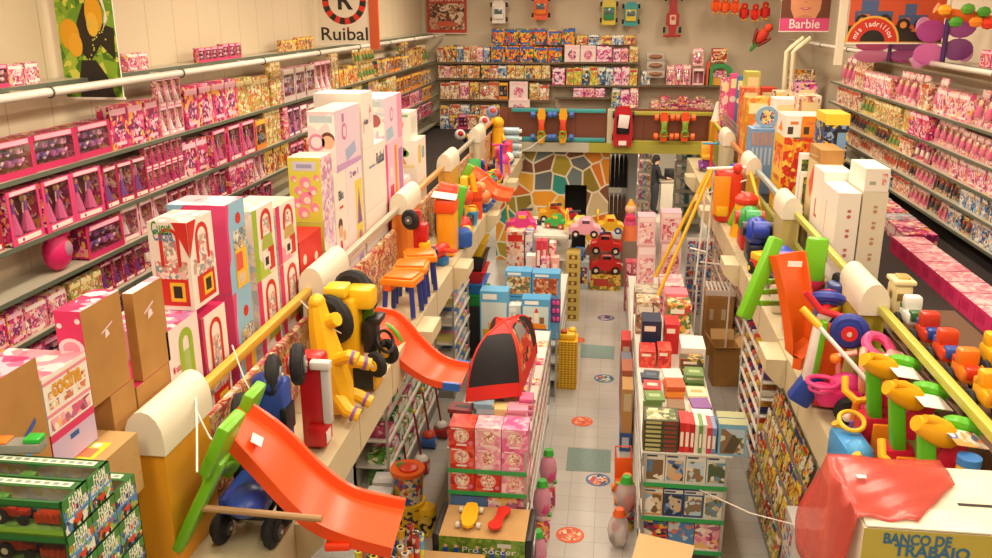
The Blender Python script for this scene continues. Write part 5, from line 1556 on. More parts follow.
for a in (.08, .2, .45, .62, .75):
 c.disc('F', a, .86, .02, m('#e0b090')).rect('F', a - .025, .66, a + .025, .84, m('#2a4ab0')).rect('F', a - .02, .5, a - .005, .66, WH).rect('F', a + .005, .5, a + .02, .66, WH)
c.disc('F', .42, .2, .05, WH, .003).rect('F', .68, .88, .84, .94, m('#c8c4b4'))
ft = c.done('football_table_box', 'flat green football table carton standing in front of the doll cartons', 'toy box')
for s, lab in ((-1, 'left'), (1, 'right')):
 q = MB(); q.box((s * (.45 + .035), 0, .4), (.07, .62, .84), m('#1d1c1f', .4), None, .02)
 q.box((s * (.45 + .075), 0, .6), (.012, .3, .12), m('#b8b4ac', .3, .5), None, .004)
 q.build('corner_guard', ft)
def on_top(name, poly, h, col, loc, rz, label, wheels=None):
 q = MB(); q.prism(poly, h, m(col, .35), None, 'xy', .05)
 o = q.build(name); o.location = loc; o.rotation_euler = (0, 0, rz)
 for (x, y, r_, c_) in wheels or []:
  w_ = MB(); w_.cyl((x - .02, y, r_), (x + .02, y, r_), r_, None, m(c_, .5), 14); w_.cyl((x - .022, y, r_), (x + .022, y, r_), r_ * .4, None, m('#6a6a6a', .3, .7), 8); w_.build('wheel', o)
 return tag(o, label, 'skateboard')
def oval(pts, n=8):
 return pts
p = AZ(472, 519, zt + .05)
sk = [(-.055, -.2), (0, -.235), (.055, -.2), (.085, -.08), (.085, .08), (.07, .16), (.055, .22), (0, .235), (-.055, .22), (-.07, .16), (-.085, .08), (-.085, -.08)]
on_top('skateboard', sk, .03, '#f0b41c', (-1.32, 8.03, zt + .003), R(2), 'yellow skateboard with pale wheels lying on the football table carton', [(-.11, -.14, .034, '#cfc8bc'), (.11, -.14, .034, '#cfc8bc'), (-.11, .15, .034, '#cfc8bc'), (.11, .15, .034, '#cfc8bc')])
p = AZ(501, 524, zt + .05)
n = 12
top_ = [(.075 * math.cos(a), .14 + .085 * math.sin(a)) for a in [R(-50) + R(280) * i / n for i in range(n + 1)]]
bot_ = [(.075 * math.cos(a), -.14 + .085 * math.sin(a)) for a in [R(130) + R(280) * i / n for i in range(n + 1)]]
on_top('wave_board', top_ + bot_, .025, '#d42a1c', (-1.0, 8.02, zt + .003), R(-12), 'red wasp waisted wave board lying on the football table carton', [(0, .14, .03, '#cfc8bc'), (0, -.14, .03, '#cfc8bc')])
c = Carton(-1.75, -1.1, 7.25, 7.65, .002, .66, CARD); c.done('cardboard_box', 'brown carton at the bottom edge in front of the football table carton', 'box')
for k, (u, v, y) in enumerate([(537, 500, 9.0), (539, 540, 8.35), (537, 460, 9.75)]):
 p = AY(u, v, y)
 q = MB(); q.sph((0, 0, .24), (.11, .1, .25), film('#e8a0b8', .8, 'bag_film'), 12); q.sph((.02, -.02, .2), (.08, .08, .15), m('#d84a84', .6), 10); q.sph((0, 0, .08), (.09, .08, .1), m('#e8d0d4', .6), 10)
 o = q.build('bag_pack'); o.location = (-.62 if k < 2 else -.6, y, .25 * (k != 1))
 q = MB(); q.cyl((0, 0, .46), (0, 0, .53), .07, .05, m('#3fae3a', .4), 12); q.build('cap', o)
 q = MB(); q.box((.09, -.03, .1), (.05, .06, .04), m('#4aa03a', .4), None, .01); q.build('toy', o)
 if k != 1:
  s = MB(); s.cyl((0, 0, 0), (0, 0, .24), .1, None, printed(PINK, 10, 30), 12); t = s.build('toy_tub'); t.location = (-.62 if k < 2 else -.6, y, .002); tag(t, 'pink round tub under the %s pink bag pack' % ['middle', '', 'farthest'][k], 'tub')
 tag(o, 'pink clear bag pack with green cap, %s beside the left island' % ['middle one', 'nearest one', 'farthest one'][k], 'bag')
for k in range(14):
 y = 9.0 + k * .22
 for z in (.6, .9, 1.2):
  c = Carton(-.94, -.76, y, y + .2, z + .002, z + .2 + .05 * ((k * 7) % 3), printed([PINK, PALE, MIXED, SOFT][(k + int(z * 10)) % 4], 12, 34))
  c.done('mixed_print_box', 'narrow carton, %s along the aisle side of the tent island, %s shelf' % (nth(k + 1), {.6: 'low', .9: 'middle', 1.2: 'upper'}[z]), 'toy box', 'cartons on the aisle side of the tent island')  # generic toy cartons with no particular contents
BLP = printed(['#5aa8d8', '#4a98cc', '#7abce0', '#8ac8e4'], 4, 10)
PIC = [printed(['#d8b070', '#8a5a3a', '#c8883a', '#e8d8b8', '#6a7a4a'], 10, 24), printed(['#c86a3a', '#a84a2a', '#d8905a', '#e8c8a0', '#8a5a4a'], 10, 24), printed(['#e8e0d0', '#c83a3a', '#3a6a9a', '#e8c050', '#8a9aa0'], 12, 26)]
def playset(u0, u1, v0, v1, y, d, z0, mat, pic, lab, dec=None):
 p0, p1 = AY(u0, v1, y), AY(u1, v0, y)
 zz = p0.z if z0 is None else z0
 c = Carton(p0.x, p1.x, y, y + d, zz, p1.z, mat)
 c.rect('F', .05, .1, .95, .8, pic)
 c.rect('F', .1, .85, .6, .95, m('#f0f0e8'))
 if dec:
  dec(c)
 return c.done('play_set_box', lab, 'toy box')
ZT = 1.102
def ship(c):
 c.poly('F', [(.1, .16), (.9, .16), (.85, .3), (.2, .34)], ORG, .003).rect('F', .06, .1, .94, .17, m('#3a6aa0'), .003).poly('F', [(.25, .34), (.42, .34), (.4, .6), (.28, .56)], m('#e8e0d0'), .003).rect('F', .64, .32, .8, .5, m('#8a5a3a'), .003).rect('F', .45, .32, .6, .62, m('#f0e8d0'), .003).poly('F', [(.45, .62), (.6, .62), (.55, .74), (.5, .74)], RED, .003).disc('F', .3, .45, .03, RED, .003)
def trucks(c):
 c.rect('F', .1, .14, .9, .3, m('#e8b020'), .003).rect('F', .3, .3, .6, .42, m('#e8b020'), .003)
 for a in (.25, .5, .75):
  c.disc('F', a, .16, .03, DARK, .004)
y_ = 12.75
zb_ = AY(520, 296, 13.2).z
zq = AY(520, 309, 13.2).z
BLU = m('#5aa6d6', .35)
playset(505, 531.5, 272, 296, 13.2, .3, None, BLU, PIC[0], 'blue carton with pale animal scene, left one in the back row of play sets')
playset(532, 560, 274, 297, 13.2, .3, None, BLU, PIC[1], 'blue carton with brown horse scene, right one in the back row of play sets')
for k, (ua, ub) in enumerate(((505, 531.5), (532, 560))):
 a, b_ = AY(ua, 300, 13.2), AY(ub, 300, 13.2)
 c = Carton(a.x, b_.x, 13.2, 13.5, ZT - .18, AY(ua, 296.6, 13.2).z - .004, BLU); c.rect('F', .06, .4, .94, .92, PIC[k]).done('play_set_box', 'blue carton under the back row of play sets, %s one' % ['left', 'right'][k], 'toy box')
playset(480, 508, 292, 322, 12.62, .3, 1.0, m('#62acd8', .35), m('#d0dcd8'), 'blue carton with yellow trucks, left one behind the tent', trucks)
playset(521.5, 550, 300, 334, 12.45, .28, None, m('#4a9ccc', .35), m('#c8d8d4'), 'blue carton with pirate ship picture behind the tent peak', ship)
a, b_ = AY(521.5, 334.4, 12.45), AY(550, 334.4, 12.45)
c = Carton(a.x, b_.x, 12.45, 12.73, .002, a.z - .004, m('#6ab0d4', .35)); c.rect('F', .1, .75, .9, .95, m('#d8e0dc')).rect('F', .05, .5, .95, .72, PIC[2]).done('play_set_box', 'pale blue carton with figures under the pirate ship carton', 'toy box')
playset(508.5, 521, 306, 330, 12.6, .2, 1.0, m('#d8dcd4', .35), PIC[2], 'narrow white carton with figure picture between blue cartons')
for k in range(3):
 p = AY(555.5, 303 + 8 * k, 12.7)
 q = MB(); q.box((0, 0, 0), (.14, .03, .13), m('#6a4a7a')); q.sph((-.03, -.02, 0), (.03, .02, .04), m('#e8509a'), 8); q.sph((.035, -.02, 0), (.03, .02, .04), m('#e8509a'), 8)
 o = q.build('blister_card'); o.location = (p.x, 12.72, p.z); tag(o, 'purple card with two pink pieces, %s from the top beside the blue cartons' % nth(k + 1), 'carded toy', 'purple cards beside the blue cartons')
q = MB(); q.box((0, 0, 0), (.02, .02, 2.0), METAL); o = q.build('display_post'); o.location = (AY(558, 310, 12.8).x - .02, 12.8, 1.0); tag(o, 'thin metal post holding the purple cards', 'post')
a, b_ = AY(480, 322, 12.62).x, AY(521, 322, 12.62).x
c = Carton(a, b_ - .01, 12.62, 12.9, .002, .997, m('#7a8a90', .5)); c.done('display_box', 'grey plinth under the yellow truck carton behind the tent', 'box')
YSM = stripes('#e8b020', '#a87a14', 2, .048, .22, .4, 'yellow_stack')
p0, p1 = AZ(555, 390, 0), AZ(577, 390, 0)
nb = 20
hh = (AY(566, 341, 13.35).z) / nb
for k in range(nb):
 q = MB(); q.box((0, 0, hh / 2), (.33, .42, hh * .94), m('#e8b21e' if k % 2 else '#dca618', .4))
 for i in range(6):
  q.box((-.14 + i * .056, -.2105, hh / 2), (.03, .003, hh * .5), m('#8a6a1a'))
 o = q.build('game_box', smooth=False); o.location = ((p0.x + p1.x) / 2, 13.52, .002 + k * hh); tag(o, 'flat yellow game, %s from the bottom of the yellow stack in the aisle' % nth(k + 1), 'game box', 'yellow games stacked in the aisle')
q = MB(); q.box((0, 0, .05), (.26, .3, .1), m('#e8b820', .4), None, .03); q.box((-.06, -.06, .12), (.1, .12, .05), m('#b8401e', .4), None, .015); q.sph((.07, .05, .12), (.07, .07, .04), m('#f0c838'), 8)
o = q.build('toy_pack'); o.location = ((p0.x + p1.x) / 2, 13.52, .004 + nb * hh); tag(o, 'yellow toy truck pack on top of the yellow stack', 'toy pack')
for k in range(8):
 c = Carton(-.74, -.47, 16.65, 17.05, .002 + k * .178, .002 + k * .178 + .175, m('#c8ae5a', .5))
 c.rect('F', .2, .25, .8, .75, m('#6a4a2a')).disc('F', .5, .5, .035, m('#d8b050'), .003).done('game_box', 'tan carton with brown emblem, %s from the bottom of the tan stack in the aisle' % nth(k + 1), 'game box', 'tan cartons stacked in the aisle')
hz = .0
cx = AY(474, 290, 14.6).x - .12
zs_ = [AY(476, v, 14.4).z for v in (308, 296, 285, 273, 258, 244)]
q = MB(); q.box((cx, 14.8, zs_[0] / 2 - .003), (.6, .7, zs_[0] - .008), m('#2a2826', .6)); tag(q.build('base_cabinet'), 'dark stand under the coloured storage crates', 'cabinet')
for k, (c_, nm) in enumerate([('#2aa04a', 'green'), ('#2a78c8', 'blue'), ('#c8242c', 'red'), ('#1c1a1e', 'black'), ('#e8bc14', 'yellow')]):
 h = zs_[k + 1] - zs_[k]
 q = MB()
 w0, w1 = .27, .32
 q.loft([[Vector((x * w, y * w * 1.15, z)) for x, y in ((-1, -1), (1, -1), (1, 1), (-1, 1))] for w, z in ((w0, 0), (w1, h * .9), (w1 + .015, h * .9), (w1 + .015, h * .97))], m(c_, .35))
 o = q.build('storage_crate', smooth=False); o.location = (cx, 14.8, zs_[k])
 q = MB(); q.box((0, -w1 * 1.15 - .01, h * .62), (.16, .02, h * .16), m('#0f0e10' if c_ != '#1c1a1e' else '#4a484c', .5)); q.build('handle', o)
 tag(o, '%s plastic storage crate, %s from the bottom, under the left ledge' % (nm, nth(k + 1)), 'crate', 'coloured storage crates under the left ledge')
q = MB(); p = AY(458, 300, 15.3); q.box((p.x, 15.3, p.z), (.34, .4, .2), m('#9ac020', .4), None, .02); tag(q.build('storage_crate'), 'lime plastic crate left of the crate stack', 'crate')
q = MB(); q.box((p.x, 15.3, (p.z - .1) / 2), (.36, .4, p.z - .106), m('#3a3632', .6)); tag(q.build('base_cabinet'), 'dark stand under the lime crate', 'cabinet')
tz = AY(545, 232, 17.2).z
shelving('island_shelf_unit', -1.85, -.72, 16.9, 18.6, [.3, .6, .9, 1.2], 'core', 'third white island shelf unit carrying toy cars', top=tz - .055, edge=METAL)
q = MB(); q.box((-1.28, 17.75, tz - .028), (1.13, 1.7, .05), WHM); tag(q.build('worktop'), 'white top board of the far island carrying toy cars', 'board')
q = MB(); q.box((-1.18, 14.87, 1.115), (1.0, 2.64, .03), WHM); tag(q.build('worktop'), 'white top board of the middle island behind the blue cartons', 'board')
RCK = printed(['#e8d0c8', '#d83a5a', '#e89ab0', '#c82a3a', '#f0e0d0'], 8, 22)
for k, (u0, u1, v0, v1, mt, lab) in enumerate([(536, 541, 241, 272, m('#d8304a'), 'red upright carton, leftmost of the red pair'), (542, 547, 241, 272, m('#e0405a'), 'red upright carton, right one of the red pair'),
            (549, 556, 243, 257, RCK, 'carton with small pictures above the peach ones'), (538, 549, 259, 272, printed(PALE, 10, 26), 'pale pink low carton below the red pair'),
            (551, 559, 258, 272, m('#f0b0a0'), 'peach carton right of the pale pink low one'), (526, 535, 256, 272, WH, 'white pack left of the red pair')]):
 y = 14.4 + .25 * (k % 3)
 a, b_ = AY(u0, v1, y), AY(u1, v0, y)
 z0 = 1.132 if k != 2 else AY(549, 257, y).z
 c = Carton(a.x, b_.x, y, y + .2, 1.132, max(b_.z, 1.3), mt); c.rect('F', .2, .6, .8, .85, m('#f4e4d8')).done('toy_box', lab + ', middle left island', 'toy box')
def toy_car(loc, L, body, glass, wheelc, label, rz=0.0, handle=None, name='toy_car', canopy=None):
 """chunky plastic car: curved body, cabin, wheels, optional push bar"""
 W = L * .52
 q = MB()
 prof = [(-.5, .12), (-.5, .3), (-.44, .38), (-.22, .42), (-.12, .62), (.18, .64), (.3, .42), (.46, .38), (.5, .28), (.5, .12)]
 secs = []
 for wy, k in ((-W / 2, .9), (-W * .42, 1), (W * .42, 1), (W / 2, .9)):
  secs.append([Vector((a * L * (1 if k == 1 else .96), wy, (b_ - .12) * L * k + .12 * L)) for a, b_ in prof])
 q.loft(secs, m(body, .3))
 o = q.build(name); o.location = loc; o.rotation_euler = (0, 0, rz)
 q = MB()
 q.box((.03 * L, 0, .53 * L), (.26 * L, W * 1.005, .12 * L), m(glass, .15), None, .01 * L); q.build('window', o)
 for sx in (-.3, .3):
  for sy in (-1, 1):
   w_ = MB(); w_.cyl((sx * L, sy * W * .42, .13 * L), (sx * L, sy * W * .56, .13 * L), .13 * L, None, m(wheelc, .5), 14); w_.cyl((sx * L, sy * W * .565, .13 * L), (sx * L, sy * W * .57, .13 * L), .06 * L, None, m('#e8dcc8', .4), 10); w_.build('wheel', o)
 q = MB()
 for sy in (-.3, .3):
  q.sph((.5 * L, sy * W, .3 * L), (.03 * L, .05 * L, .05 * L), m('#f0e8c8', .2), 8)
 q.build('headlamp', o)
 if handle:
  q = MB(); q.tube([(-.4 * L, -W * .36, .35 * L), (-.46 * L, -W * .36, .75 * L), (-.42 * L, 0, .86 * L), (-.46 * L, W * .36, .75 * L), (-.4 * L, W * .36, .35 * L)], .035 * L, m(handle, .4), 8); q.build('push_bar', o)
 return tag(o, label, 'toy car')
def putcar(u, v, y, L, *a, z=tz, **k):
 p = AY(u, v, y)
 return toy_car((p.x, y, z), L, *a, **k)
putcar(521, 222, 17.2, .62, '#e0408c', '#f0c030', '#e8b020', 'pink toy car with yellow push bar, far left of the islands', rz=R(8), handle='#e8c020')
putcar(578, 240, 17.2, .55, '#d8c83a', '#f0ece0', '#e0d8c8', 'yellow and green baby car with yellow push bar beside the mosaic doorway', rz=R(-10), handle='#f0c81e')
putcar(584, 247, 16.95, .6, '#e8a0b0', '#6a4a5a', '#1e1a1c', 'pale pink toy car with black wheels on the far island', rz=R(4), z=tz)
putcar(552, 222, 18.2, .6, '#e0a01e', '#c83a2a', '#2a2a2a', 'yellow orange toy truck behind the green digger', rz=R(5))
putcar(556, 232, 17.6, .45, '#3aa84a', '#e8c030', '#c83a2a', 'green toy digger beside the pink toy cars', rz=R(-15))
putcar(568, 235, 18.3, .4, '#c82a4a', '#e8d0d0', '#2a2426', 'crimson small toy car at the back of the far island', rz=R(10), z=tz - .0)
ya = 18.75
c = Carton(AY(590, 292, ya).x, AY(620, 292, ya).x, ya, ya + .6, .002, .34, printed(['#d8c040', '#e8d060', '#8a7a2a', '#c83a2a', '#e8a030'], 8, 20)); c.rect('F', .1, .3, .6, .8, m('#b83a2a')).done('toy_box', 'yellow carton with red picture under the stacked red toy cars', 'toy box')
z_ = .344
for k in range(2):
 toy_car((AY(605, 280, ya).x, ya + .28, z_ + k * .455), .72, '#c8201c', '#2a1a1c', '#1e1a1c', '%s big red toy car in the stack at the end of the aisle' % ['lower', 'upper'][k], rz=R(178 if k else 2))
toy_car((AY(608, 258, ya).x, ya + .28, z_ + .925), .6, '#e8b41e', '#c8401e', '#2a4aa0', 'yellow toy car with push bar on top of the stacked red cars', rz=R(5), handle='#f0c81e')
toy_car((AY(583, 276, ya).x - .1, ya + .3, .64), .4, '#2a68b0', '#d8e0e8', '#1e1a1c', 'small blue toy car left of the stacked red cars', rz=R(80))
c = Carton(AY(579, 285, ya).x - .1, AY(588, 285, ya).x, ya + .05, ya + .6, .002, .636, m('#b8c4c8')); c.rect('F', .1, .2, .9, .8, printed(MIXED, 9, 22)).done('toy_box', 'pale carton under the small blue toy car at the end of the aisle', 'toy box')
p = AY(627, 240, 19.1)
q = MB(); q.cyl((0, 0, 0), (0, 0, .35), .2, .14, m('#e87a4a', .4), 14); q.cyl((0, 0, .35), (0, 0, .6), .15, .1, m('#e0508a', .4), 14); q.sph((0, 0, .7), .13, m('#f0c0a0', .5), 12); q.cyl((0, 0, .78), (0, 0, .92), .1, .03, m('#e8a02a', .4), 10)
o = q.build('toy_figure'); o.location = (p.x + .06, 19.3, 1.06); q = MB(); q.box((0, -.15, .52), (.22, .05, .08), m('#e83a5a', .4), None, .01); q.build('belt', o); tag(o, 'pink and orange toy figure with yellow cap on the far cabinet', 'toy figure')
q = MB(); q.box((p.x + .08, 19.3, .53), (.42, .4, 1.05), m('#8a7a68', .6)); tag(q.build('base_cabinet'), 'brown cabinet under the toy figure near the mosaic wall', 'cabinet')
for k, (ua, va, ub, vb, c_) in enumerate([(527, 210, 536, 232, '#d8401e'), (556, 205, 570, 236, '#c8301e'), (575, 212, 583, 236, '#b8203a')]):
 y = 17.9
 a, b_ = AY(ua, va, y), AY(ub, vb, y)
 q = MB(); q.cyl((a.x, y, a.z), (b_.x, y - .1, max(b_.z, tz + .01)), .03, None, m(c_, .4), 8); q.cyl((a.x - .12, y, a.z), (a.x + .12, y, a.z + .02), .03, None, m('#2a2426', .5), 8)
 q.cyl((b_.x - .12, y - .1, tz + .06), (b_.x + .12, y - .1, tz + .06), .06, None, m('#2a2426', .5), 10)
 tag(q.build('push_toy'), 'red push toy pole leaning among the far toy cars, %s from the left' % nth(k + 1), 'toy', 'push toys among the far cars')
a, b_ = AY(505, 270, 15.6), AY(532, 225, 15.6)
shelving('display_rack', a.x, b_.x, 15.55, 16.1, [.5, .95, 1.3], 'F', 'narrow display rack behind the blue cartons under the pink toy car', top=b_.z, edge=METAL) if False else None
c = Carton(a.x + .36, b_.x, 15.75, 16.1, 1.132, AY(528, 232, 15.75).z, printed(['#8a8ab0', '#b8b8d0', '#5a5a8a', '#d8d0d0'], 8, 20)); c.rect('F', .1, .8, .9, .94, WH).done('toy_box', 'bluish lilac tall carton left of the red pair', 'toy box')
c = Carton(a.x, a.x + .34, 15.75, 16.1, 1.132, AY(510, 232, 15.75).z, printed(['#e8e0d0', '#d8b8a0', '#c85a4a', '#e8c8b0'], 8, 20)); c.rect('F', .1, .8, .9, .94, RED).done('toy_box', 'cream tall carton with red pictures at the left of the island', 'toy box')
p = AY(520, 245, 15.4)
q = MB(); q.sph((0, 0, 0), (.07, .22, .07), m('#d8281e', .35), 10); q.box((0, -.05, .01), (.5, .1, .02), m('#d8281e', .35), None, .006); q.box((0, .2, .05), (.2, .06, .015), m('#d8281e', .35)); q.box((0, .2, .1), (.015, .07, .1), m('#d8281e', .35))
o = q.build('toy_plane'); o.location = (p.x, 15.4, 1.34); q = MB(); q.box((0, -.23, 0), (.16, .01, .03), m('#e8c030')); q.build('propeller', o); q = MB(); q.cyl((0, 0, -.205), (0, 0, -.06), .06, .03, m('#e8a81e', .4), 10); q.build('stand', o); tag(o, 'red toy plane on a yellow stand left of the red cartons', 'toy plane')
HX0, HX1, HY = .5, 1.38, 8.45
shelving('end_shelf_unit', HX0, HX1, HY, 8.86, [.35, .74, 1.15], 'F', 'end shelf unit with green edges carrying puzzle cartons', top=1.5)
shelving('island_shelf_unit', HX0, HX1, 8.88, 13.4, [.3, .6, .9, 1.2], 'core', 'long white island shelf unit under the book piles, right island', top=1.3, edge=METAL)
shelving('island_shelf_unit', HX0 - .02, HX1, 13.6, 17.2, [.3, .6], 'core', 'second white island shelf unit under the pink doll cartons, right island', top=.8, edge=METAL)
q = MB(); q.box(((HX0 + HX1) / 2, 11.15, 1.315), (HX1 - HX0, 4.5, .03), WHM); tag(q.build('worktop'), 'white top board of the right island under the book piles', 'board')
q = MB(); q.box(((HX0 + HX1) / 2, 15.4, .815), (HX1 - HX0, 3.6, .03), WHM); tag(q.build('worktop'), 'white top board under the pink doll cartons, right island', 'board')
PUZ = [printed(['#c8b088', '#8a7a4a', '#4a5a3a', '#e8dcc0', '#6a8a9a'], 7, 18), printed(['#8ab0c8', '#5a7a98', '#d8c8a8', '#7a5a3a', '#e8e0d0'], 6, 16), printed(['#4a6a98', '#c8b090', '#2a3a4a', '#d8a878', '#8aa0b8'], 7, 18), printed(['#b8c8d0', '#6a7a5a', '#d8d0b8', '#8a6a4a'], 6, 16)]
def puzdec(c, i, l):
 c.rect('F', .02, .84, .98, .98, m('#e8e4d8')).rect('F', .05, .88, .6, .94, m('#3a4a6a'), .003).rect('F', .08, .08, .92, .78, PUZ[(i + 1) % 4], .002)
boxes_row(HX0 + .01, HX1 - .01, HY + .03, 1.15, 4, .34, .24, [m('#e0d8c4'), m('#d8d0c0'), m('#e4dcc8'), m('#c8d4d8')], 'puzzle_box', 'puzzle carton standing on the upper green edged shelf, %s from the left', 'puzzle', None, 1, puzdec)
boxes_row(HX0 + .01, HX1 - .01, HY + .03, .74, 4, .33, .26, [m('#d8a060'), m('#3a4a7a'), m('#4a5a88'), m('#e0dccc')], 'puzzle_box', 'puzzle carton standing on the lower green edged shelf, %s from the left', 'puzzle', None, 1, puzdec)
boxes_row(HX0 + .01, HX1 - .01, HY + .05, .35, 3, .3, .26, [printed(MIXED, 9, 22), printed(['#5a88b8', '#c8d0d0', '#d87a6a'], 8, 20), printed(PALE, 9, 24)], 'game_box', 'game carton on the bottom shelf of the right island end, %s from the left', 'game box')
for k in range(4):
 c = Carton(HX0 + .5, HX0 + .86, HY - .24, HY - .01, .002 + k * .05, .05 + k * .05, [m('#d8c8b8'), m('#d8c8b8'), m('#c83a2a') if k % 2 else m('#e8e0d0'), WH, WH, m('#b8c8d0')][0:6]); c.done('picture_book', 'flat book, %s up in the small pile at the foot of the right island' % nth(k + 1), 'book', 'books at the foot of the right island')
zt = 1.515
q = MB(); q.box(((HX0 + HX1) / 2, HY + .2, zt - .008), (HX1 - HX0 + .06, .4, .014), WHM); tag(q.build('worktop'), 'white top board of the puzzle end unit', 'board')
GBK = stripes('#3a3a22', '#9a9a5a', 2, .055, .35, .45, 'spine_stack')
xs = HX0 - .02
for k, (w, h, cs, lab) in enumerate([(.36, .05, None, '')]):
 for l in range(7):
  c = Carton(xs, xs + w, HY + .02, HY + .36, zt + .001 + l * .052, zt + .05 + l * .052, m(['#4a4a2c', '#3c3c28'][l % 2])); c.rect('F', .06, .2, .5, .8, m('#b8b070')).rect('F', .6, .2, .94, .8, m('#8a3a2a')).rect('T', .08, .1, .92, .9, printed(['#8a9a5a', '#b8b080', '#5a6a3a', '#d8d0a8'], 7, 18)).done('game_box', 'dark olive flat game, %s up in the stack on the puzzle end unit' % nth(l + 1), 'game box', 'olive games on the puzzle end unit')
xs += .375
for k, (w, col, h) in enumerate([(.055, '#c8201e', .34), (.055, '#d83028', .34), (.05, '#b81a1e', .33), (.04, '#e8e0cc', .33), (.04, '#6a9a4a', .32), (.045, '#d8d0c8', .33), (.05, '#c83a3a', .3), (.05, '#7a8ab0', .3)]):
 c = Carton(xs, xs + w - .003, HY + .04, HY + .34, zt + .001, zt + h, m(col, .4)); c.rect('F', .2, .2, .8, .7, m('#f0e4d0')).done('game_box', '%s upright game, %s in the row on the puzzle end unit' % (['bright red', 'red', 'deep red', 'cream', 'green', 'pale grey', 'coral', 'grey blue'][k], nth(k + 1)), 'game box')
 xs += w
for k in range(2):
 c = Carton(xs + .015, xs + .3, HY + .02 + .17 * k, HY + .17 + .17 * k, zt + .001, zt + .36, m('#7ab0cc', .35)); c.rect('F', .08, .06, .92, .86, PUZ[3]).poly('F', [(.2, .1), (.6, .1), (.8, .5), (.5, .7)], m('#5a4a34'), .003).rect('T', 0, 0, 1, 1, m('#a8a878')).done('puzzle_box', 'light blue puzzle carton with animal picture, %s on the puzzle end unit' % ['front one', 'rear one'][k], 'puzzle')
BPAL = [['#d8c8a8', '#b89a6a', '#8a6a4a'], ['#e88a2a', '#e8b050', '#c85a2a'], ['#e8e4dc', '#d8d4cc', '#f0ece0'], ['#8a5a9a', '#e0d0c0', '#b8a0c0'], ['#d8c890', '#e8dcb0', '#b8a060'], ['#6a8a4a', '#d8d8b8', '#a8b880'], ['#c83a3a', '#e8c8b8', '#a82a2a'], ['#5a6a7a', '#c8c8c0', '#3a4a5a']]
k = 0
for iy, y in enumerate([9.15, 9.55, 9.95, 10.35, 10.75]):
 for ix, x in enumerate([.66, .94, 1.22]):
  k += 1
  pile(x, y, 1.332, 2 + (k * 5) % 4, .24, .3, .032, BPAL[(k * 3) % 8], 'picture_book', 'book, %%s up in pile %s of row %s from the front, right island top' % (['left', 'middle', 'right'][ix], nth(iy + 1)), 'book', 'book piles on the right island', k)
for i, (u0, u1, v0, v1, y, d, mt, nm, lab) in enumerate([
  (639, 656, 352, 370, 11.2, .35, REDP, 'game_box', 'red game carton, left front, behind the book piles'),
  (657, 672, 351, 371, 11.2, .35, REDP, 'game_box', 'red game carton, middle front, behind the book piles'),
  (664, 680, 325, 350, 11.75, .4, m('#c8242a', .4), 'game_box', 'red carton with green fruit picture on the right island'),
  (641, 662, 322, 352, 11.7, .4, m('#22304a', .35), 'game_box', 'navy blue carton on the right island'),
  (681, 706, 349, 360, 11.25, .5, WH, 'white_carton', 'low white carton at the aisle corner of the right island'),
  (680, 704, 360, 372, 11.0, .2, printed(['#6a5a3a', '#3a4a2a', '#c8a050', '#8a3a2a'], 9, 22), 'game_box', 'dark patterned game under the low white carton'),
  (667, 692, 306, 325, 12.6, .4, printed(['#d8a03a', '#c83a3a', '#e8d8b0', '#5a7a3a'], 9, 22), 'game_box', 'yellow and red game carton behind the red one, right island'),
  (636, 660, 303, 322, 12.5, .4, printed(['#c8a878', '#7a5a4a', '#e0d0b8', '#a86a4a'], 9, 22), 'game_box', 'brown patterned carton behind the navy one, right island')]):
 a, b_ = AY(u0, v1, y), AY(u1, v0, y)
 c = Carton(a.x, b_.x, y, y + d, 1.332, b_.z, mt); c.rect('F', .12, .7, .7, .86, m('#f0e4d0')).done(nm, lab, 'game box' if nm == 'game_box' else 'box')
for l in range(9):
 c = Carton(.95, 1.3, 13.0, 13.35, 1.332 + .055 * l, 1.385 + .055 * l, m(['#e8a0a8', '#f0c8c0', '#e87a8a'][l % 3])); c.done('game_box', 'pink flat game, %s up in the stack behind the red cartons' % nth(l + 1), 'game box', 'pink games behind the red cartons')
for l in range(3):
 c = Carton(.52, .9, 13.7, 14.2, .832 + .26 * l, 1.09 + .26 * l, printed([SOFT, PALE, ['#a8b0a0', '#c8b8a0', '#8a7a6a']][l], 8, 20)); c.rect('F', .1, .75, .9, .92, m('#e8e0d4')).done('toy_box', 'mixed carton, %s in the stack in front of the pink doll cartons' % ['bottom', 'middle', 'top'][l], 'toy box')
PKD = printed(['#f0c0c4', '#e8a0b0', '#f4d8d0', '#c85a70', '#f0ccc8'], 8, 20)
for (u0, u1, v0, v1, y, lab) in [(637, 656, 246, 270, 15.6, 'pale pink doll carton, left lower of the four near the swing legs'), (637, 656, 217, 245.5, 15.6, 'pale pink doll carton, left upper of the four near the swing legs'),
         (660, 682, 243, 270, 15.9, 'rose doll carton, right lower of the four near the swing legs'), (660, 682, 213, 242.5, 15.9, 'rose doll carton with two red figures, right upper of the four near the swing legs')]:
 a, b_ = AY(u0, v1, y), AY(u1, v0, y)
 z0 = .832 if 'lower' in lab else AY(u0, v1 + .5, y).z
 c = Carton(a.x, b_.x, y, y + .4, z0, b_.z, [PKD, PKD, m('#f0c8c8'), PKD, PKD, m('#e8a8b4')])
 c.rect('F', .06, .84, .94, .96, m('#f6e0dc')).rect('F', .1, .1, .9, .78, printed(['#c84a5a', '#e8a0a8', '#f0d0c8', '#a83a4a', '#f4e0d8'] if 'rose' in lab else ['#e8a0a8', '#f0c8c0', '#d87a8a', '#f6e4dc'], 9, 26)).done('doll_box', lab, 'doll box')
PST = [printed(PALE, 10, 24), printed(['#f0a8a8', '#e87a8a', '#f4d0c8'], 10, 24)]
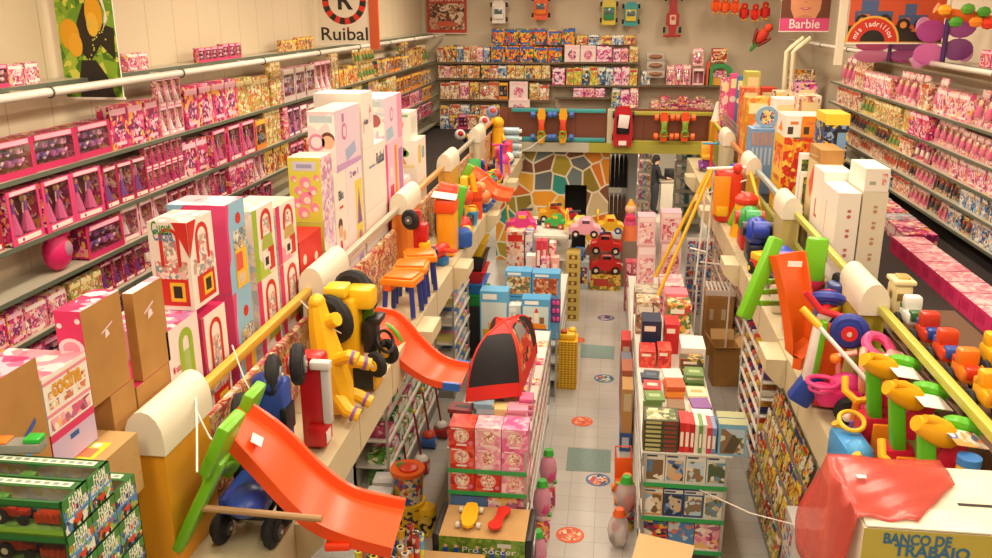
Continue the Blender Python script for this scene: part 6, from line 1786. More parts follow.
for l in range(12):
 c = Carton(.97, 1.36, 14.3, 15.0, .832 + .06 * l, .89 + .06 * l, PST[l % 2]); c.done('game_box', 'pink flat carton, %s up in the tall pink stack by the swing legs' % nth(l + 1), 'game box', 'tall pink stack by the swing legs')
for i in range(2):
 for l in range(2):
  c = Carton(.44 - .0 + i * .14, .575 + i * .14 - .0, 17.4, 17.7, .002 + l * .53, .53 + l * .53, m('#c85a6a' if i else '#b84a5c', .4)); c.rect('F', .2, .08, .8, .92, printed(['#e0a0a8', '#8a3a4a', '#f0d0c8'], 10, 24)).done('doll_box', 'narrow rose carton, %s of the %s column at the end of the middle aisle' % (['lower', 'upper'][l], ['left', 'right'][i]), 'doll box')
for k in range(18):
 y = 9.0 + k * .24
 for z, hm in ((.302, .26), (.602, .25), (.902, .26)):
  cc = ['#c8a878', '#8a5a3a', '#5a7aa0', '#c83a3a', '#e8e0cc', '#6a7a4a', '#d88a3a', '#3a3a4a'][(k * 3 + int(z * 10)) % 8]
  c = Carton(HX0 + .012, HX0 + .2, y, y + .22, z, z + hm - .05 * ((k * 5 + int(z * 10)) % 3) * .5, m(cc, .5)); c.rect('L', .1, .6, .9, .85, m('#f0e4d0')).done('game_box', 'narrow game on the aisle side of the right island, %s along, %s shelf' % (nth(k + 1), {.302: 'low', .602: 'middle', .902: 'upper'}[z]), 'game box', 'games on the aisle side of the right island')
for k, (y, hgt, c_, lab) in enumerate([(11.3, .95, '#c89a5a', 'tall tan carton by the right island in the middle aisle'), (11.85, 1.0, '#b86a4a', 'tall brown red carton by the right island in the middle aisle'), (12.4, .9, '#7a8090', 'tall grey carton by the right island in the middle aisle'), (12.95, 1.05, '#c83a34', 'tall red carton by the right island in the middle aisle')]):
 c = Carton(.32, .47, y, y + .45, .28 * (k == 0), hgt, m(c_, .5)); c.rect('F', .15, .5, .85, .9, m('#d8c8a0')).done('toy_box', lab, 'toy box')
c = Carton(.31, .47, 11.28, 11.75, .002, .277, m('#3a5a98')); c.rect('F', .2, .2, .8, .8, m('#c8d0d8')).done('toy_box', 'blue carton under the tall tan one in the middle aisle', 'toy box')
OR2 = m('#e85a14', .35)
o = empty('doll_pushchair', (.36, 10.05, 0), 'orange plastic doll pushchair at the edge of the middle aisle', 'doll pushchair', (0, 0, R(6)))
o.scale = (.78, .78, .7)
q = MB(); q.box((0, 0, .3), (.3, .34, .05), OR2, None, .015); q.build('seat', o)
q = MB(); q.box((0, .17, .5), (.3, .04, .38), OR2, Matrix.Translation((0, .17, .5)) @ Matrix.Rotation(R(-14), 4, 'X') @ Matrix.Translation((0, -.17, -.5)), .015); q.build('backrest', o)
q = MB(); q.tube([(-.13, .22, .66), (-.13, .3, .86), (.13, .3, .86), (.13, .22, .66)], .018, OR2, 8); q.build('handle', o)
q = MB(); q.box((0, -.12, .36), (.32, .05, .06), m('#a8c020', .4), None, .015); q.build('bar', o)
for sx in (-1, 1):
 q = MB(); q.tube([(sx * .13, .18, .3), (sx * .14, -.2, .09)], .018, OR2, 8); q.tube([(sx * .13, -.14, .3), (sx * .14, .22, .09)], .018, OR2, 8); q.build('leg', o)
 for sy in (-.2, .22):
  q = MB(); q.cyl((sx * .13, sy, .07), (sx * .18, sy, .07), .07, None, m('#f08a1e', .4), 14); q.cyl((sx * .182, sy, .07), (sx * .184, sy, .07), .03, None, m('#f0e0a0'), 8); q.build('wheel', o)
for k, (x, y, z, c1, c2, cap, lab) in enumerate([(.36, 9.35, .2, '#c8342a', '#e8d8d0', '#3aae3a', 'clear bag pack with red toys and green cap by the right island'), (.28, 8.95, .0, '#e8e0dc', '#c83a4a', '#e8601e', 'clear bag pack with white and red toys, lower one by the right island'), (.38, 9.75, .0, '#3a3a4a', '#8a3a3a', '#e8801e', 'dark clear bag pack behind the others by the right island')]):
 q = MB(); q.sph((0, 0, .22), (.13, .12, .23), film('#e8d8d0', .45, 'bag_film'), 12); q.sph((.03, -.03, .16), (.08, .07, .13), m(c1, .5), 10); q.box((-.04, -.03, .28), (.08, .06, .1), m(c2, .5), None, .01); q.sph((-.05, .0, .1), .06, m('#2a2a3a', .5), 8)
 o = q.build('bag_pack'); o.location = (x, y, z + .002); q = MB(); q.cyl((0, 0, .42), (0, 0, .5), .08, .05, m(cap, .4), 12); q.build('cap', o); tag(o, lab, 'bag')
q = MB(); q.cyl((.36, 9.35, .002), (.36, 9.35, .2), .11, .12, printed(MIXED, 9, 22), 14); tag(q.build('toy_tub'), 'printed round tub under the bag pack with green cap', 'tub')
bx, by = AY(660, 530, 7.55).x, 7.55
o = empty('book_crate', (bx, by, .0), 'open tan carton of books with a spiral spine at the bottom edge', 'box', (0, 0, R(-16)))
TAN = m('#b8854a', .6)
q = MB()
for c_, d_ in (((0, .2, .3), (.56, .02, .6)), ((0, -.2, .3), (.56, .02, .6)), ((-.27, 0, .3), (.02, .38, .6)), ((.27, 0, .3), (.02, .38, .6)), ((0, 0, .01), (.52, .38, .02))):
 q.box(c_, d_, TAN)
q.build('carton', o)
q = MB(); q.box((-.02, .36, .62), (.58, .3, .015), m('#d8b078', .6), Matrix.Translation((0, .21, .6)) @ Matrix.Rotation(R(28), 4, 'X') @ Matrix.Translation((0, -.21, -.6))); q.build('flap', o)
rr = random.Random(8)
for k in range(17):
 q = MB(); cc = ['#c83028', '#8a8a8a', '#e8c030', '#5a6a9a', '#d8d0c8', '#8a2a3a', '#3a3a44', '#6a9ab0'][k % 8]
 q.box((0, 0, .15), (.024, .3, .3 + rr.uniform(-.03, .03)), m(cc, .4))
 b_ = q.build('picture_book'); b_.rotation_euler = (0, R(rr.uniform(-3, 3)), R(-16)); x_ = -.225 + k * .028
 b_.location = (bx + x_ * math.cos(R(-16)), by + x_ * math.sin(R(-16)), .36); tag(b_, '%s book standing in the open tan carton, %s from the left' % ({'#c83028': 'red', '#8a8a8a': 'grey', '#e8c030': 'yellow', '#5a6a9a': 'blue', '#d8d0c8': 'pale', '#8a2a3a': 'maroon', '#3a3a44': 'black', '#6a9ab0': 'light blue'}[cc], nth(k + 1)), 'book', 'books in the open tan carton')
q = MB(); q.box((0, 0, .17), (.5, .36, .3), KRAFT); b_ = q.build('packing_block'); b_.location = (bx, by, .025); b_.rotation_euler = (0, 0, R(-16)); tag(b_, 'brown inner block under the books in the open tan carton', 'box')
q = MB()
for k in range(9):
 q.torus((.03 * 0, -.11 + k * .03, .0), (0, 1, .3), .018, .005, WH, 10, 5)
b_ = q.build('spiral_notebook'); q = MB(); q.box((.09, 0, -.01), (.18, .27, .012), m('#3a3238', .4)); q.build('cover', b_); b_.location = (bx + .06, by - .03, .73); b_.rotation_euler = (R(8), 0, R(-16)); tag(b_, 'dark spiral bound notebook lying on the books in the tan carton', 'notebook')
q = MB(); q.tube([(-.02, -.2, .62), (.1, -.02, .82), (.26, .06, .74), (.27, .12, .62)], .012, m('#1a181a', .6), 6); b_ = q.build('strap', o)
ys0, ys1 = 13.6, 14.6
YL = m('#e8b21c', .35)
A0, A1 = AY(710, 169, 14.2), AY(749, 167, 14.2)
o = empty('swing_frame', ((A0.x + A1.x) / 2, 14.2, 0), 'garden swing frame with yellow legs and white tubes standing at the right aisle', 'swing')
T = Matrix.Translation(-Vector(o.location))
f1, f2 = AY(655, 277, 14.0), AY(655.5, 301, 13.42)
q = MB(); q.tube([A0, f1], .03, YL, 8, M=T); q.build('leg', o)
q = MB(); q.tube([A0 + Vector((.03, -.05, 0)), f2], .03, YL, 8, M=T); q.build('leg', o)
g1, g2 = Vector((A1.x + .28, 14.0, 2.71)), Vector((A1.x + .1, 14.65, 2.71))
q = MB(); q.tube([A1, AZ(772, 246, 2.73)], .03, YL, 8, M=T); q.build('leg', o)
q = MB(); q.tube([A1, Vector((A1.x + .05, 14.9, 2.73))], .03, YL, 8, M=T); q.build('leg', o)
q = MB(); q.tube([A0 + Vector((-.05, 0, 0)), A1 + Vector((.05, 0, 0))], .028, m('#eae4d8', .3), 8, M=T); q.build('top_bar', o)
WT = m('#ece6da', .3)
for k, (ua, va, ub, vb) in enumerate([(708, 172, 695, 285), (714, 172, 704, 285), (748, 176, 742, 262), (741, 178, 730, 290), (700, 196, 758, 176), (716, 186, 762, 212), (712, 176, 770, 206), (700, 262, 752, 268), (690, 248, 706, 252)]):
 a, b_ = AY(ua, va, 14.25), AY(ub, vb, 14.1)
 q = MB(); q.tube([a, b_], .016, WT, 6, M=T); q.build('tube', o)
for k, (u, v) in enumerate([(697, 285), (704, 285), (730, 290)]):
 b_ = AY(u, v, 14.1)
 q = MB(); q.tube([b_, (b_.x, b_.y, 0.0)], .016, WT, 6, M=T); q.build('tube', o)
q = MB(); q.box(AY(700, 198, 14.0), (.16, .02, .1), m('#e8d0a0'), T); q.text('M', .09, m('#c83a2a'), T @ Matrix.Translation(AY(700, 198, 13.98)) @ Matrix.Rotation(PI / 2, 4, 'X'), .01); q.build('label', o)
c = Carton(1.85, 2.32, 15.1, 15.7, .002, 1.12, KRAFT)
c.rect('F', .12, .62, .26, .8, m('#d8c8a0')).rect('F', .55, .62, .72, .8, m('#d8c8a0')).rect('F', .5, .35, .8, .42, m('#8a6428')).done('cardboard_box', 'tall brown carton at the right aisle under the slatted crate', 'box')
o = empty('slatted_crate', (2.08, 15.4, 1.125), 'white slatted crate on the tall brown carton, right aisle', 'crate')
for s in (-1, 1):
 q = MB(); q.box((0, s * .26, .06), (.52, .03, .1), WH); q.build('rail', o)
for k in range(7):
 q = MB(); q.box((-.21 + k * .07, 0, .11), (.035, .52, .02), WH); q.build('slat', o)
o = empty('open_carton', (2.05, 13.95, 0), 'open brown carton with raised flaps in the right aisle', 'box', (0, 0, R(4)))
q = MB()
for c_, d_ in (((0, .2, .34), (.4, .012, .68)), ((0, -.2, .34), (.4, .012, .68)), ((-.2, 0, .34), (.012, .4, .68)), ((.2, 0, .34), (.012, .4, .68)), ((0, 0, .01), (.4, .4, .02))):
 q.box(c_, d_, KRAFT)
q.build('carton', o)
for ax, s, ang in (('X', 1, 50), ('X', -1, -25), ('Y', 1, -40), ('Y', -1, 55)):
 q = MB()
 if ax == 'X':
  q.box((0, s * .1, 0), (.39, .19, .008), CARD, Matrix.Translation((0, s * .2, .68)) @ Matrix.Rotation(R(ang), 4, 'X'))
 else:
  q.box((s * .1, 0, 0), (.19, .39, .008), CARD, Matrix.Translation((s * .2, 0, .68)) @ Matrix.Rotation(R(ang), 4, 'Y'))
 q.build('flap', o)
q = MB(); q.box((0, 0, .5), (.3, .012, .9), WHM, None, .004); q.box((0, -.01, .5), (.26, .01, .84), m('#b8b0a4', .5))
o = q.build('framed_board'); o.location = (2.3, 12.9, .0); o.rotation_euler = (R(-10), R(14), R(-30)); tag(o, 'white framed panel leaning by the open brown carton', 'panel')
o = empty('wire_rack', (2.35, 11.6, 0), 'white wire rack of rolled paper under the right ledge', 'rack')
for y in (10.75, 12.45):
 for x in (2.08, 2.6):
  q = MB(); q.cyl((x - 2.35, y - 11.6, 0), (x - 2.35, y - 11.6, 1.75), .012, None, WT, 6); q.build('upright', o)
for lv in range(7):
 q = MB(); q.box((0, 0, .2 + .24 * lv - .02), (.56, 1.72, .012), WT); q.build('shelf', o)
rc = ['#e8e0d4', '#5a3a7a', '#b81e3a', '#2a2a5a', '#e0a030', '#c8c0b0', '#e05a4a', '#3a2a2a', '#d8d0c0', '#a86a3a', '#e8c030', '#d8482a']
for lv in range(7):
 for k in range(10):
  q = MB(); q.cyl((-.25, 0, 0), (.25, 0, 0), .045, None, m(rc[(lv * 5 + k) % 12], .35), 12); q.cyl((-.252, 0, 0), (-.25, 0, 0), .02, None, m('#6a5a44'), 8)
  b_ = q.build('paper_roll'); b_.location = (2.35, 10.85 + k * .165, .235 + .24 * lv)
  tag(b_, 'paper roll, %s from the near end on the %s shelf of the white wire rack' % (nth(k + 1), nth(lv + 1)), 'roll', 'paper rolls in the white wire rack')
o = empty('magazine_rack', (2.3, 9.6, 0), 'sloping magazine display under the right ledge', 'rack')
MT = Matrix.Translation((0, 0, 0))
q = MB()
q.prism([(-.28, .1), (-.3, .1), (.1, 1.75), (.14, 1.75), (.14, 0), (-.28, 0)], 2.1, m('#b8b0a0', .5), None, 'xz', -1.05)
q.build('stand', o)
for r_ in range(5):
 q = MB(); t = r_ / 5; q.box((-.31 + .4 * t, 0, .14 + 1.65 * t), (.05, 2.1, .02), m('#8a8478', .4), None); q.build('ledge', o)
MP = [['#e8b828', '#c83a2a', '#3a7a3a', '#f0e0b0'], ['#e8c030', '#e8d8a0', '#c84a3a', '#8a9a3a'], ['#d85a2a', '#f0c850', '#3a3a3a', '#e8e0d0'], ['#8ab03a', '#e8d040', '#c85a2a', '#f0ece0'], ['#e8d060', '#7a9a3a', '#c83a3a', '#e0b040']]
rr = random.Random(4)
for r_ in range(5):
 for k in range(9):
  q = MB(); q.box((0, 0, .15), (.012, .2, .29), printed(MP[rr.randrange(5)], 12, 30, .4, .3)); q.box((-.0065, 0, .26), (.001, .18, .05), m(['#d8281e', '#f0d030', '#f0ece0', '#2a4a9a'][rr.randrange(4)]))
  b_ = q.build('magazine'); t = r_ / 5; b_.location = (2.3 - .325 + .4 * t, 9.6 - .93 + k * .232, .152 + 1.65 * t); b_.rotation_euler = (R(rr.uniform(-7, 7)), R(10), 0)
  tag(b_, 'magazine, %s from the near end in the %s row of the sloping display' % (nth(k + 1), ['bottom', 'second', 'third', 'fourth', 'top'][r_]), 'magazine', 'magazines on the sloping display')
c = Carton(2.0, 2.5, 8.0, 8.42, .002, 1.0, m('#d8d4cc')); c.rect('L', .1, .1, .9, .9, printed(['#e8e0d8', '#c83a4a', '#6a98b8', '#d8d0c8'], 10, 24)).done('toy_box', 'pale carton at the near end of the magazine display', 'toy box')
q = MB(); q.box((0, 0, .95), (.5, .03, 1.9), WT); o = q.build('pegboard'); o.location = (AY(700, 250, 16.2).x, 16.25, 0); tag(o, 'white peg panel with rows of blue carded packs behind the swing', 'panel')
px_ = AY(700, 250, 16.2).x
for r_ in range(6):
 for k in range(3):
  q = MB(); q.box((0, 0, 0), (.13, .02, .2), printed(['#3a78b0', '#8ab8d8', '#c83a2a', '#e8e0d0', '#2a4a80'], 16, 40)); b_ = q.build('blister_card'); q = MB(); q.sph((0, -.02, -.02), (.04, .025, .05), m(['#e0602a', '#d8d0c8', '#3a8ac8'][(r_ + k) % 3], .3), 8); q.build('toy', b_)
  b_.location = (px_ - .16 + k * .16, 16.22, .5 + r_ * .25); tag(b_, 'blue carded pack, %s from the left in row %s of the peg panel' % (nth(k + 1), nth(r_ + 1)), 'carded toy', 'blue packs on the peg panel')
shelving('side_shelf_unit', 2.35, 2.9, 13.2, 20.2, [.3, .75, 1.2, 1.65], 'x', 'long shelf unit under the right ledge past the open carton', top=2.1, edge=METAL)
for k in range(24):
 y = 13.4 + k * .28
 for z in (.3, .75, 1.2, 1.65):
  cc = [SOFT, MIXED, PALE, WARM][(k + int(z * 7)) % 4]
  c = Carton(2.38, 2.7, y, y + .25, z + .002, z + .2 + .08 * ((k * 3 + int(z * 10)) % 3), printed(cc, 9, 24)); c.rect('L', .1, .7, .9, .9, WH).done('under_ledge_box', 'carton under the right ledge, %s along the %s shelf past the open carton' % (nth(k + 1), {.3: 'lowest', .75: 'second', 1.2: 'third', 1.65: 'top'}[z]), 'toy box', 'cartons on the shelf unit under the right ledge')  # generic cartons filling the shelves, contents unspecified
shelving('side_shelf_unit', -2.98, -2.52, 9.3, 12.4, [.28, .62, .98, 1.34, 1.7], 'X', 'white shelf unit with picture book boxes under the left ledge', top=2.1, edge=WHM)
LG = [['#3a8a4a', '#b8d8a0', '#2a5a3a', '#e8e0d0'], ['#d84a7a', '#e8c0c8', '#a83a5a'], ['#6aa83a', '#e8e4c8', '#4a7a2a'], ['#c85a3a', '#e8d0b0', '#5a8a5a']]
for k in range(11):
 y = 9.4 + k * .265
 for z in (.28, .62, .98, 1.34, 1.7):
  c = Carton(-2.82, -2.54, y, y + .24, z + .002, z + .12 + .05 * ((k + int(z * 10)) % 3), printed(LG[(k * 3 + int(z * 10)) % 4], 8, 20)); c.rect('R', .1, .3, .9, .8, WH).done('game_box', 'carton under the left ledge, %s along the %s shelf of the white unit' % (nth(k + 1), {.28: 'lowest', .62: 'second', .98: 'third', 1.34: 'fourth', 1.7: 'top'}[z]), 'game box', 'cartons on the white shelf unit under the left ledge')
shelving('side_shelf_unit', -2.95, -2.3, 12.7, 14.2, [.3, .62, .94, 1.26, 1.58], 'X', 'white slotted shelf unit of small goods behind the orange slide end', top=2.1, edge=WHM)
for k in range(8):
 y = 12.78 + k * .172
 for z in (.3, .62, .94, 1.26, 1.58):
  c = Carton(-2.6, -2.32, y, y + .15, z + .002, z + .1 + .06 * ((k * 3 + int(z * 10)) % 3), m(['#e0d8cc', '#8ab0c8', '#e89ab0', '#d8c870', '#3a78c8', '#c8c0b4'][(k * 5 + int(z * 10)) % 6], .4)); c.done('toy_pack', 'small pack under the left ledge, %s along the %s shelf of the slotted unit' % (nth(k + 1), {.3: 'lowest', .62: 'second', .94: 'third', 1.26: 'fourth', 1.58: 'top'}[z]), 'toy pack', 'small packs on the slotted unit under the left ledge')
for k, (u, v, c1, c2) in enumerate([(404, 484, '#c83034', '#3a68b0'), (418, 472, '#b82a30', '#e8e0d4'), (426, 447, '#3a64b0', '#d84a2a'), (438, 437, '#b02a2c', '#e4dcd0')]):
 p = AZ(u, v, 0)
 o = empty('push_along_toy', (p.x + .05, p.y, 0), '%s push along toy in the left aisle, %s from near end' % (['red and blue', 'red and white', 'blue and orange', 'dark red and white'][k], nth(k + 1)), 'push toy')
 q = MB(); q.cyl((-.1, 0, .1), (.1, 0, .1), .1, None, m(c1, .35), 16); q.cyl((-.103, 0, .1), (.103, 0, .1), .04, None, m('#e8e0d0', .4), 10); q.build('roller', o)
 q = MB(); q.sph((0, 0, .2), (.1, .09, .07), m(c2, .4), 12); q.build('dome', o)
 q = MB(); q.tube([(0, 0, .24), (-.1, .08, .85)], .015, m('#8a2a34', .4), 8); q.sph((-.1, .08, .86), .03, m('#e8c030', .4), 8); q.build('stick', o)
for k, (z, c1, lab) in enumerate([(.42, '#e8641e', 'round tub of bricks with orange lid, stacked on the yellow banded tub'), (.0, '#e8b81e', 'round black and yellow tub under the orange lidded tub')]):
 p = AY(384, 468, 9.2)
 q = MB(); q.cyl((0, 0, 0), (0, 0, .36), .17, .19, printed(['#c8a02a', '#3a5a9a', '#c83a2a', '#d8c8a0'] if k == 0 else ['#e0b01e', '#201e20', '#e0b01e', '#3a3430'], 9, 22), 20)
 o = q.build('toy_tub'); o.location = (-2.22, 9.0, .002 + z); q = MB(); q.cyl((0, 0, .36), (0, 0, .41), .205, None, m(c1, .35), 20); q.build('lid', o)
 if k == 0:
  q = MB(); q.sph((.02, -.02, .42), (.12, .12, .05), m('#d8401e', .35), 10); q.sph((-.08, .03, .42), (.06, .05, .04), m('#3a9a3a', .4), 8); q.build('toy', o)
 tag(o, lab, 'tub')
q = MB(); q.cyl((0, 0, 0), (0, 0, .3), .11, .12, printed(['#e0b01e', '#201e20', '#e8c040'], 9, 22), 16); o = q.build('toy_tub'); o.location = (-1.99, 8.95, .002); q = MB(); q.cyl((0, 0, .3), (0, 0, .36), .12, .1, m('#e8b41c', .35), 16); q.build('lid', o); tag(o, 'small yellow lidded tub beside the stacked tubs', 'tub')
for k in range(2):
 pile(-2.52, 8.75 + .34 * k, .002, 12, .3, .28, .05, ['#8a5a34', '#e0d8c8', '#d8d0c4', '#b8a890', '#c8c4c0'], 'picture_book', 'book, %%s up in the %s floor pile by the stacked tubs' % ['near', 'far'][k], 'book', 'book piles by the stacked tubs', 40 + k, .06)
o = empty('roll_bin', (-1.98, 7.0, 0), 'pale bin holding many coloured paper tubes at the bottom edge', 'bin')
q = MB()
for c_, d_ in (((0, .42, .28), (.66, .02, .56)), ((0, -.42, .28), (.66, .02, .56)), ((-.32, 0, .28), (.02, .82, .56)), ((.32, 0, .28), (.02, .82, .56)), ((0, 0, .01), (.62, .82, .02))):
 q.box(c_, d_, m('#d8ccb0', .5))
q.build('bin_body', o)
rr = random.Random(9)
tc = ['#c83a3a', '#2a78b8', '#e8b030', '#3a9a4a', '#8a8a94', '#d86a8a', '#2a3a5a', '#e87a2a', '#5ab0d8', '#7a3a2a', '#d8d0c0', '#e8e03a']
nm = ['red', 'blue', 'yellow', 'green', 'grey', 'pink', 'navy', 'orange', 'sky blue', 'brown', 'pale', 'lemon']
k = 0
for ix in range(6):
 for iy in range(8):
  k += 1
  j = rr.randrange(12)
  q = MB(); hgt = rr.uniform(.85, 1.15); q.cyl((0, 0, 0), (0, 0, hgt), .036, None, printed([tc[j], tc[j], tc[(j + 3) % 12], '#e8e0d0'], 8, 24, .3), 10); q.cyl((0, 0, hgt), (0, 0, hgt + .002), .022, None, DARK, 8)
  b_ = q.build('paper_roll'); b_.location = (-1.98 - .25 + ix * .1, 7.0 - .35 + iy * .1, .022); b_.rotation_euler = (R(rr.uniform(-2, 2)), R(rr.uniform(-2, 2)), 0)
  tag(b_, '%s paper tube upright in the pale bin, row %s, %s from the near side' % (nm[j], nth(ix + 1), nth(iy + 1)), 'roll', 'paper tubes in the pale bin')
q = MB(); x0, x1 = AY(622, 180, 24).x, AY(637, 180, 24).x; q.box(((x0 + x1) / 2, 24.1, 1.39), (x1 - x0, .2, 2.78), m('#c8ccd0', .6)); struct('wall_pillar_rear', q)
p = AY(617, 170, 22.6)
o = empty('garment_rail', (p.x, 22.8, 0), 'garment rail with dark costumes beside the mosaic wall', 'garment rail')
for s in (-1, 1):
 q = MB(); q.cyl((s * .3, 0, 0), (s * .3, 0, 2.45), .015, None, METAL, 8); q.build('upright', o)
for z in (2.45, 1.4):
 q = MB(); q.cyl((-.3, 0, z), (.3, 0, z), .015, None, METAL, 8); q.build('rail', o)
for k in range(10):
 lv = k // 5
 z = [2.42, 1.38][lv]
 q = MB(); hgt = .8; w_ = .07
 q.loft([[Vector((x * a, y * b_, zz)) for x, y in ((-1, -1), (1, -1), (1, 1), (-1, 1))] for a, b_, zz in ((.03, .2, 0), (.048, .24, -.15), (.05, .2, -.4), (.053, .26, -hgt))], mottled('#1a181a' if lv == 0 else '#5a4030', '#2a2628' if lv == 0 else '#6a4c38', 8, .9, 2, 'cloth'))
 q.torus((0, 0, .03), (1, 0, 0), .03, .004, METAL, 10, 4)
 b_ = q.build('costume'); b_.location = (p.x - .22 + (k % 5) * .11, 22.8, z - .02); tag(b_, '%s costume, %s from the left on the %s rail' % (['black', 'brown'][lv], nth(k % 5 + 1), ['upper', 'lower'][lv]), 'costume', 'costumes on the garment rail')
shelving('side_shelf_unit', AY(637, 200, 25).x, AY(650, 200, 25).x, 25, 25.5, [.4, .8, 1.2, 1.6, 2.0], 'F', 'narrow rack of small goods beyond the bridge left of the person', top=2.3, edge=METAL)
a, b_ = AY(638, 200, 25).x, AY(649, 200, 25).x
for z in (.4, .8, 1.2, 1.6, 2.0):
 boxes_row(a, b_, 25.02, z, 3, .28, .2, [printed(PALE, 9, 22), printed(['#8ab0c8', '#d8d8d0', '#5a7a98'], 9, 22), printed(SOFT, 9, 22)], 'toy_box', 'pack, %%s from the left, %s shelf of the narrow rack beyond the bridge' % {.4: 'lowest', .8: 'second', 1.2: 'third', 1.6: 'fourth', 2.0: 'top'}[z], 'toy box', 'packs on the narrow rack beyond the bridge')
shelving('side_shelf_unit', AY(674, 200, 24.5).x, AY(704, 200, 24.5).x, 24.5, 25.0, [.4, .8, 1.2, 1.6, 2.0], 'F', 'wide rack of pale goods beyond the bridge right of the person', top=2.4, edge=METAL)
a, b_ = AY(675, 200, 24.5).x, AY(703, 200, 24.5).x
for z in (.4, .8, 1.2, 1.6, 2.0):
 boxes_row(a, b_, 24.52, z, 6, .25, .25, [WH, printed(['#a8b0a0', '#d8d8d0', '#5a9a9a'], 9, 22), m('#3a5a5a'), printed(['#d8d0c8', '#8ab0c8', '#e8e4dc'], 9, 22), m('#8aa04a'), WH], 'toy_box', 'pack, %%s from the left, %s shelf of the wide rack beyond the bridge' % {.4: 'lowest', .8: 'second', 1.2: 'third', 1.6: 'fourth', 2.0: 'top'}[z], 'toy box', 'packs on the wide rack beyond the bridge')
def person(loc, rz):
 sk = bpy.data.meshes.new('person')
 J = [(0, 0, .95, .15), (0, 0, 1.15, .15), (0, .01, 1.38, .17), (0, .01, 1.5, .07), (0, .02, 1.58, .07), (0, .03, 1.67, .105),       # 0-5 spine, neck, head
   (-.19, 0, 1.43, .07), (-.25, .06, 1.18, .052), (-.19, .26, 1.08, .042), (-.17, .34, 1.08, .04),                                   # left arm 6-9
   (.19, 0, 1.43, .07), (.26, .07, 1.18, .052), (.2, .28, 1.1, .042), (.18, .36, 1.1, .04),                                           # right arm 10-13
   (-.1, 0, .9, .115), (-.11, .02, .5, .085), (-.12, -.02, .1, .06), (-.12, .12, .045, .045),                                         # left leg
   (.1, 0, .9, .115), (.12, .0, .5, .085), (.13, -.03, .1, .06), (.14, .1, .045, .045)]
 E = [(0, 1), (1, 2), (2, 3), (3, 4), (4, 5), (2, 6), (6, 7), (7, 8), (8, 9), (2, 10), (10, 11), (11, 12), (12, 13), (0, 14), (14, 15), (15, 16), (16, 17), (0, 18), (18, 19), (19, 20), (20, 21)]
 sk.from_pydata([j[:3] for j in J], E, [])
 o = bpy.data.objects.new('person', sk); COL.objects.link(o)
 mo = o.modifiers.new('skin', 'SKIN')
 for i, j in enumerate(J):
  sk.skin_vertices[0].data[i].radius = (j[3], j[3] * (.75 if i in (0, 1, 2) else 1))
 sk.skin_vertices[0].data[0].use_root = True
 ss = o.modifiers.new('smooth', 'SUBSURF'); ss.levels = 2; ss.render_levels = 2
 dg = bpy.context.evaluated_depsgraph_get(); dg.update()
 me = bpy.data.meshes.new_from_object(o.evaluated_get(dg)); me.name = 'person'
 o.modifiers.clear(); o.data = me
 me.materials.clear()
 for a in (m('#1b1a20', .85), m('#2e2c30', .85), m('#d8a684', .5), m('#141214', .6)):
  me.materials.append(a)
 for p_ in me.polygons:
  z = p_.center.z; p_.use_smooth = True
  p_.material_index = 2 if (z > 1.53 or p_.center.y > .29 and z > .9) else (3 if z < .09 else (1 if z < .95 else 0))
 o.location = loc; o.rotation_euler = (0, 0, rz)
 q = MB(); q.sph((0, .005, 1.7), (.115, .12, .115), m('#16120f', .8), 14); q.sph((0, -.07, 1.62), (.085, .05, .1), m('#16120f', .8), 12); q.build('hair', o)
 q = MB(); q.cyl((0, 0, .93), (0, 0, .97), .17, .165, m('#0e0d10', .5), 16); q.build('belt', o)
 for s in (-1, 1):
  q = MB()
  hx, hy, hz_ = s * .175, .36, 1.09
  q.sph((hx, hy + .02, hz_), (.04, .05, .018), m('#d8a684', .5), 8)
  for f in range(4):
   x_ = hx - .027 + f * .018; L_ = [.06, .07, .065, .05][f]
   q.tube([(x_, hy + .06, hz_), (x_, hy + .06 + L_ * .5, hz_ - .005), (x_, hy + .06 + L_, hz_ - .03)], [.009, .008, .006], m('#d8a684', .5), 6)
  q.tube([(hx - s * .03, hy + .0, hz_), (hx - s * .06, hy + .035, hz_ - .005), (hx - s * .06, hy + .07, hz_ - .02)], [.011, .009, .007], m('#d8a684', .5), 6)
  q.build('hand', o)
 q = MB()          # face on the far side
 for s in (-1, 1):
  q.sph((s * .035, .125, 1.685), (.014, .008, .008), m('#2a1a14', .3), 6)
 q.sph((0, .14, 1.655), (.014, .018, .02), m('#d8a684', .5), 6); q.box((0, .128, 1.62), (.045, .01, .01), m('#a85a4a'), None, .003); q.build('face', o)
 return tag(o, 'person in black top and dark trousers standing beyond the bridge, arms forward', 'person')
pp = AZ(656, 197, 0)
person((AY(655, 180, 26.8).x, 26.8, 0), R(-70))
q = MB(); xx = AY(668, 190, 27.2).x; q.box((xx, 27.0, .5), (.5, .7, 1.0), m('#c8beac', .5)); q.box((xx, 27.0, 1.02), (.56, .76, .04), m('#a89a84', .5)); o = tag(q.build('counter'), 'pale counter in front of the person beyond the bridge', 'counter')
q = MB(); q.box((xx, 27.0, 1.2), (.3, .25, .3), m('#1e1c20', .4), None, .02); o = q.build('till_screen'); tag(o, 'black till on the pale counter beyond the bridge', 'till')
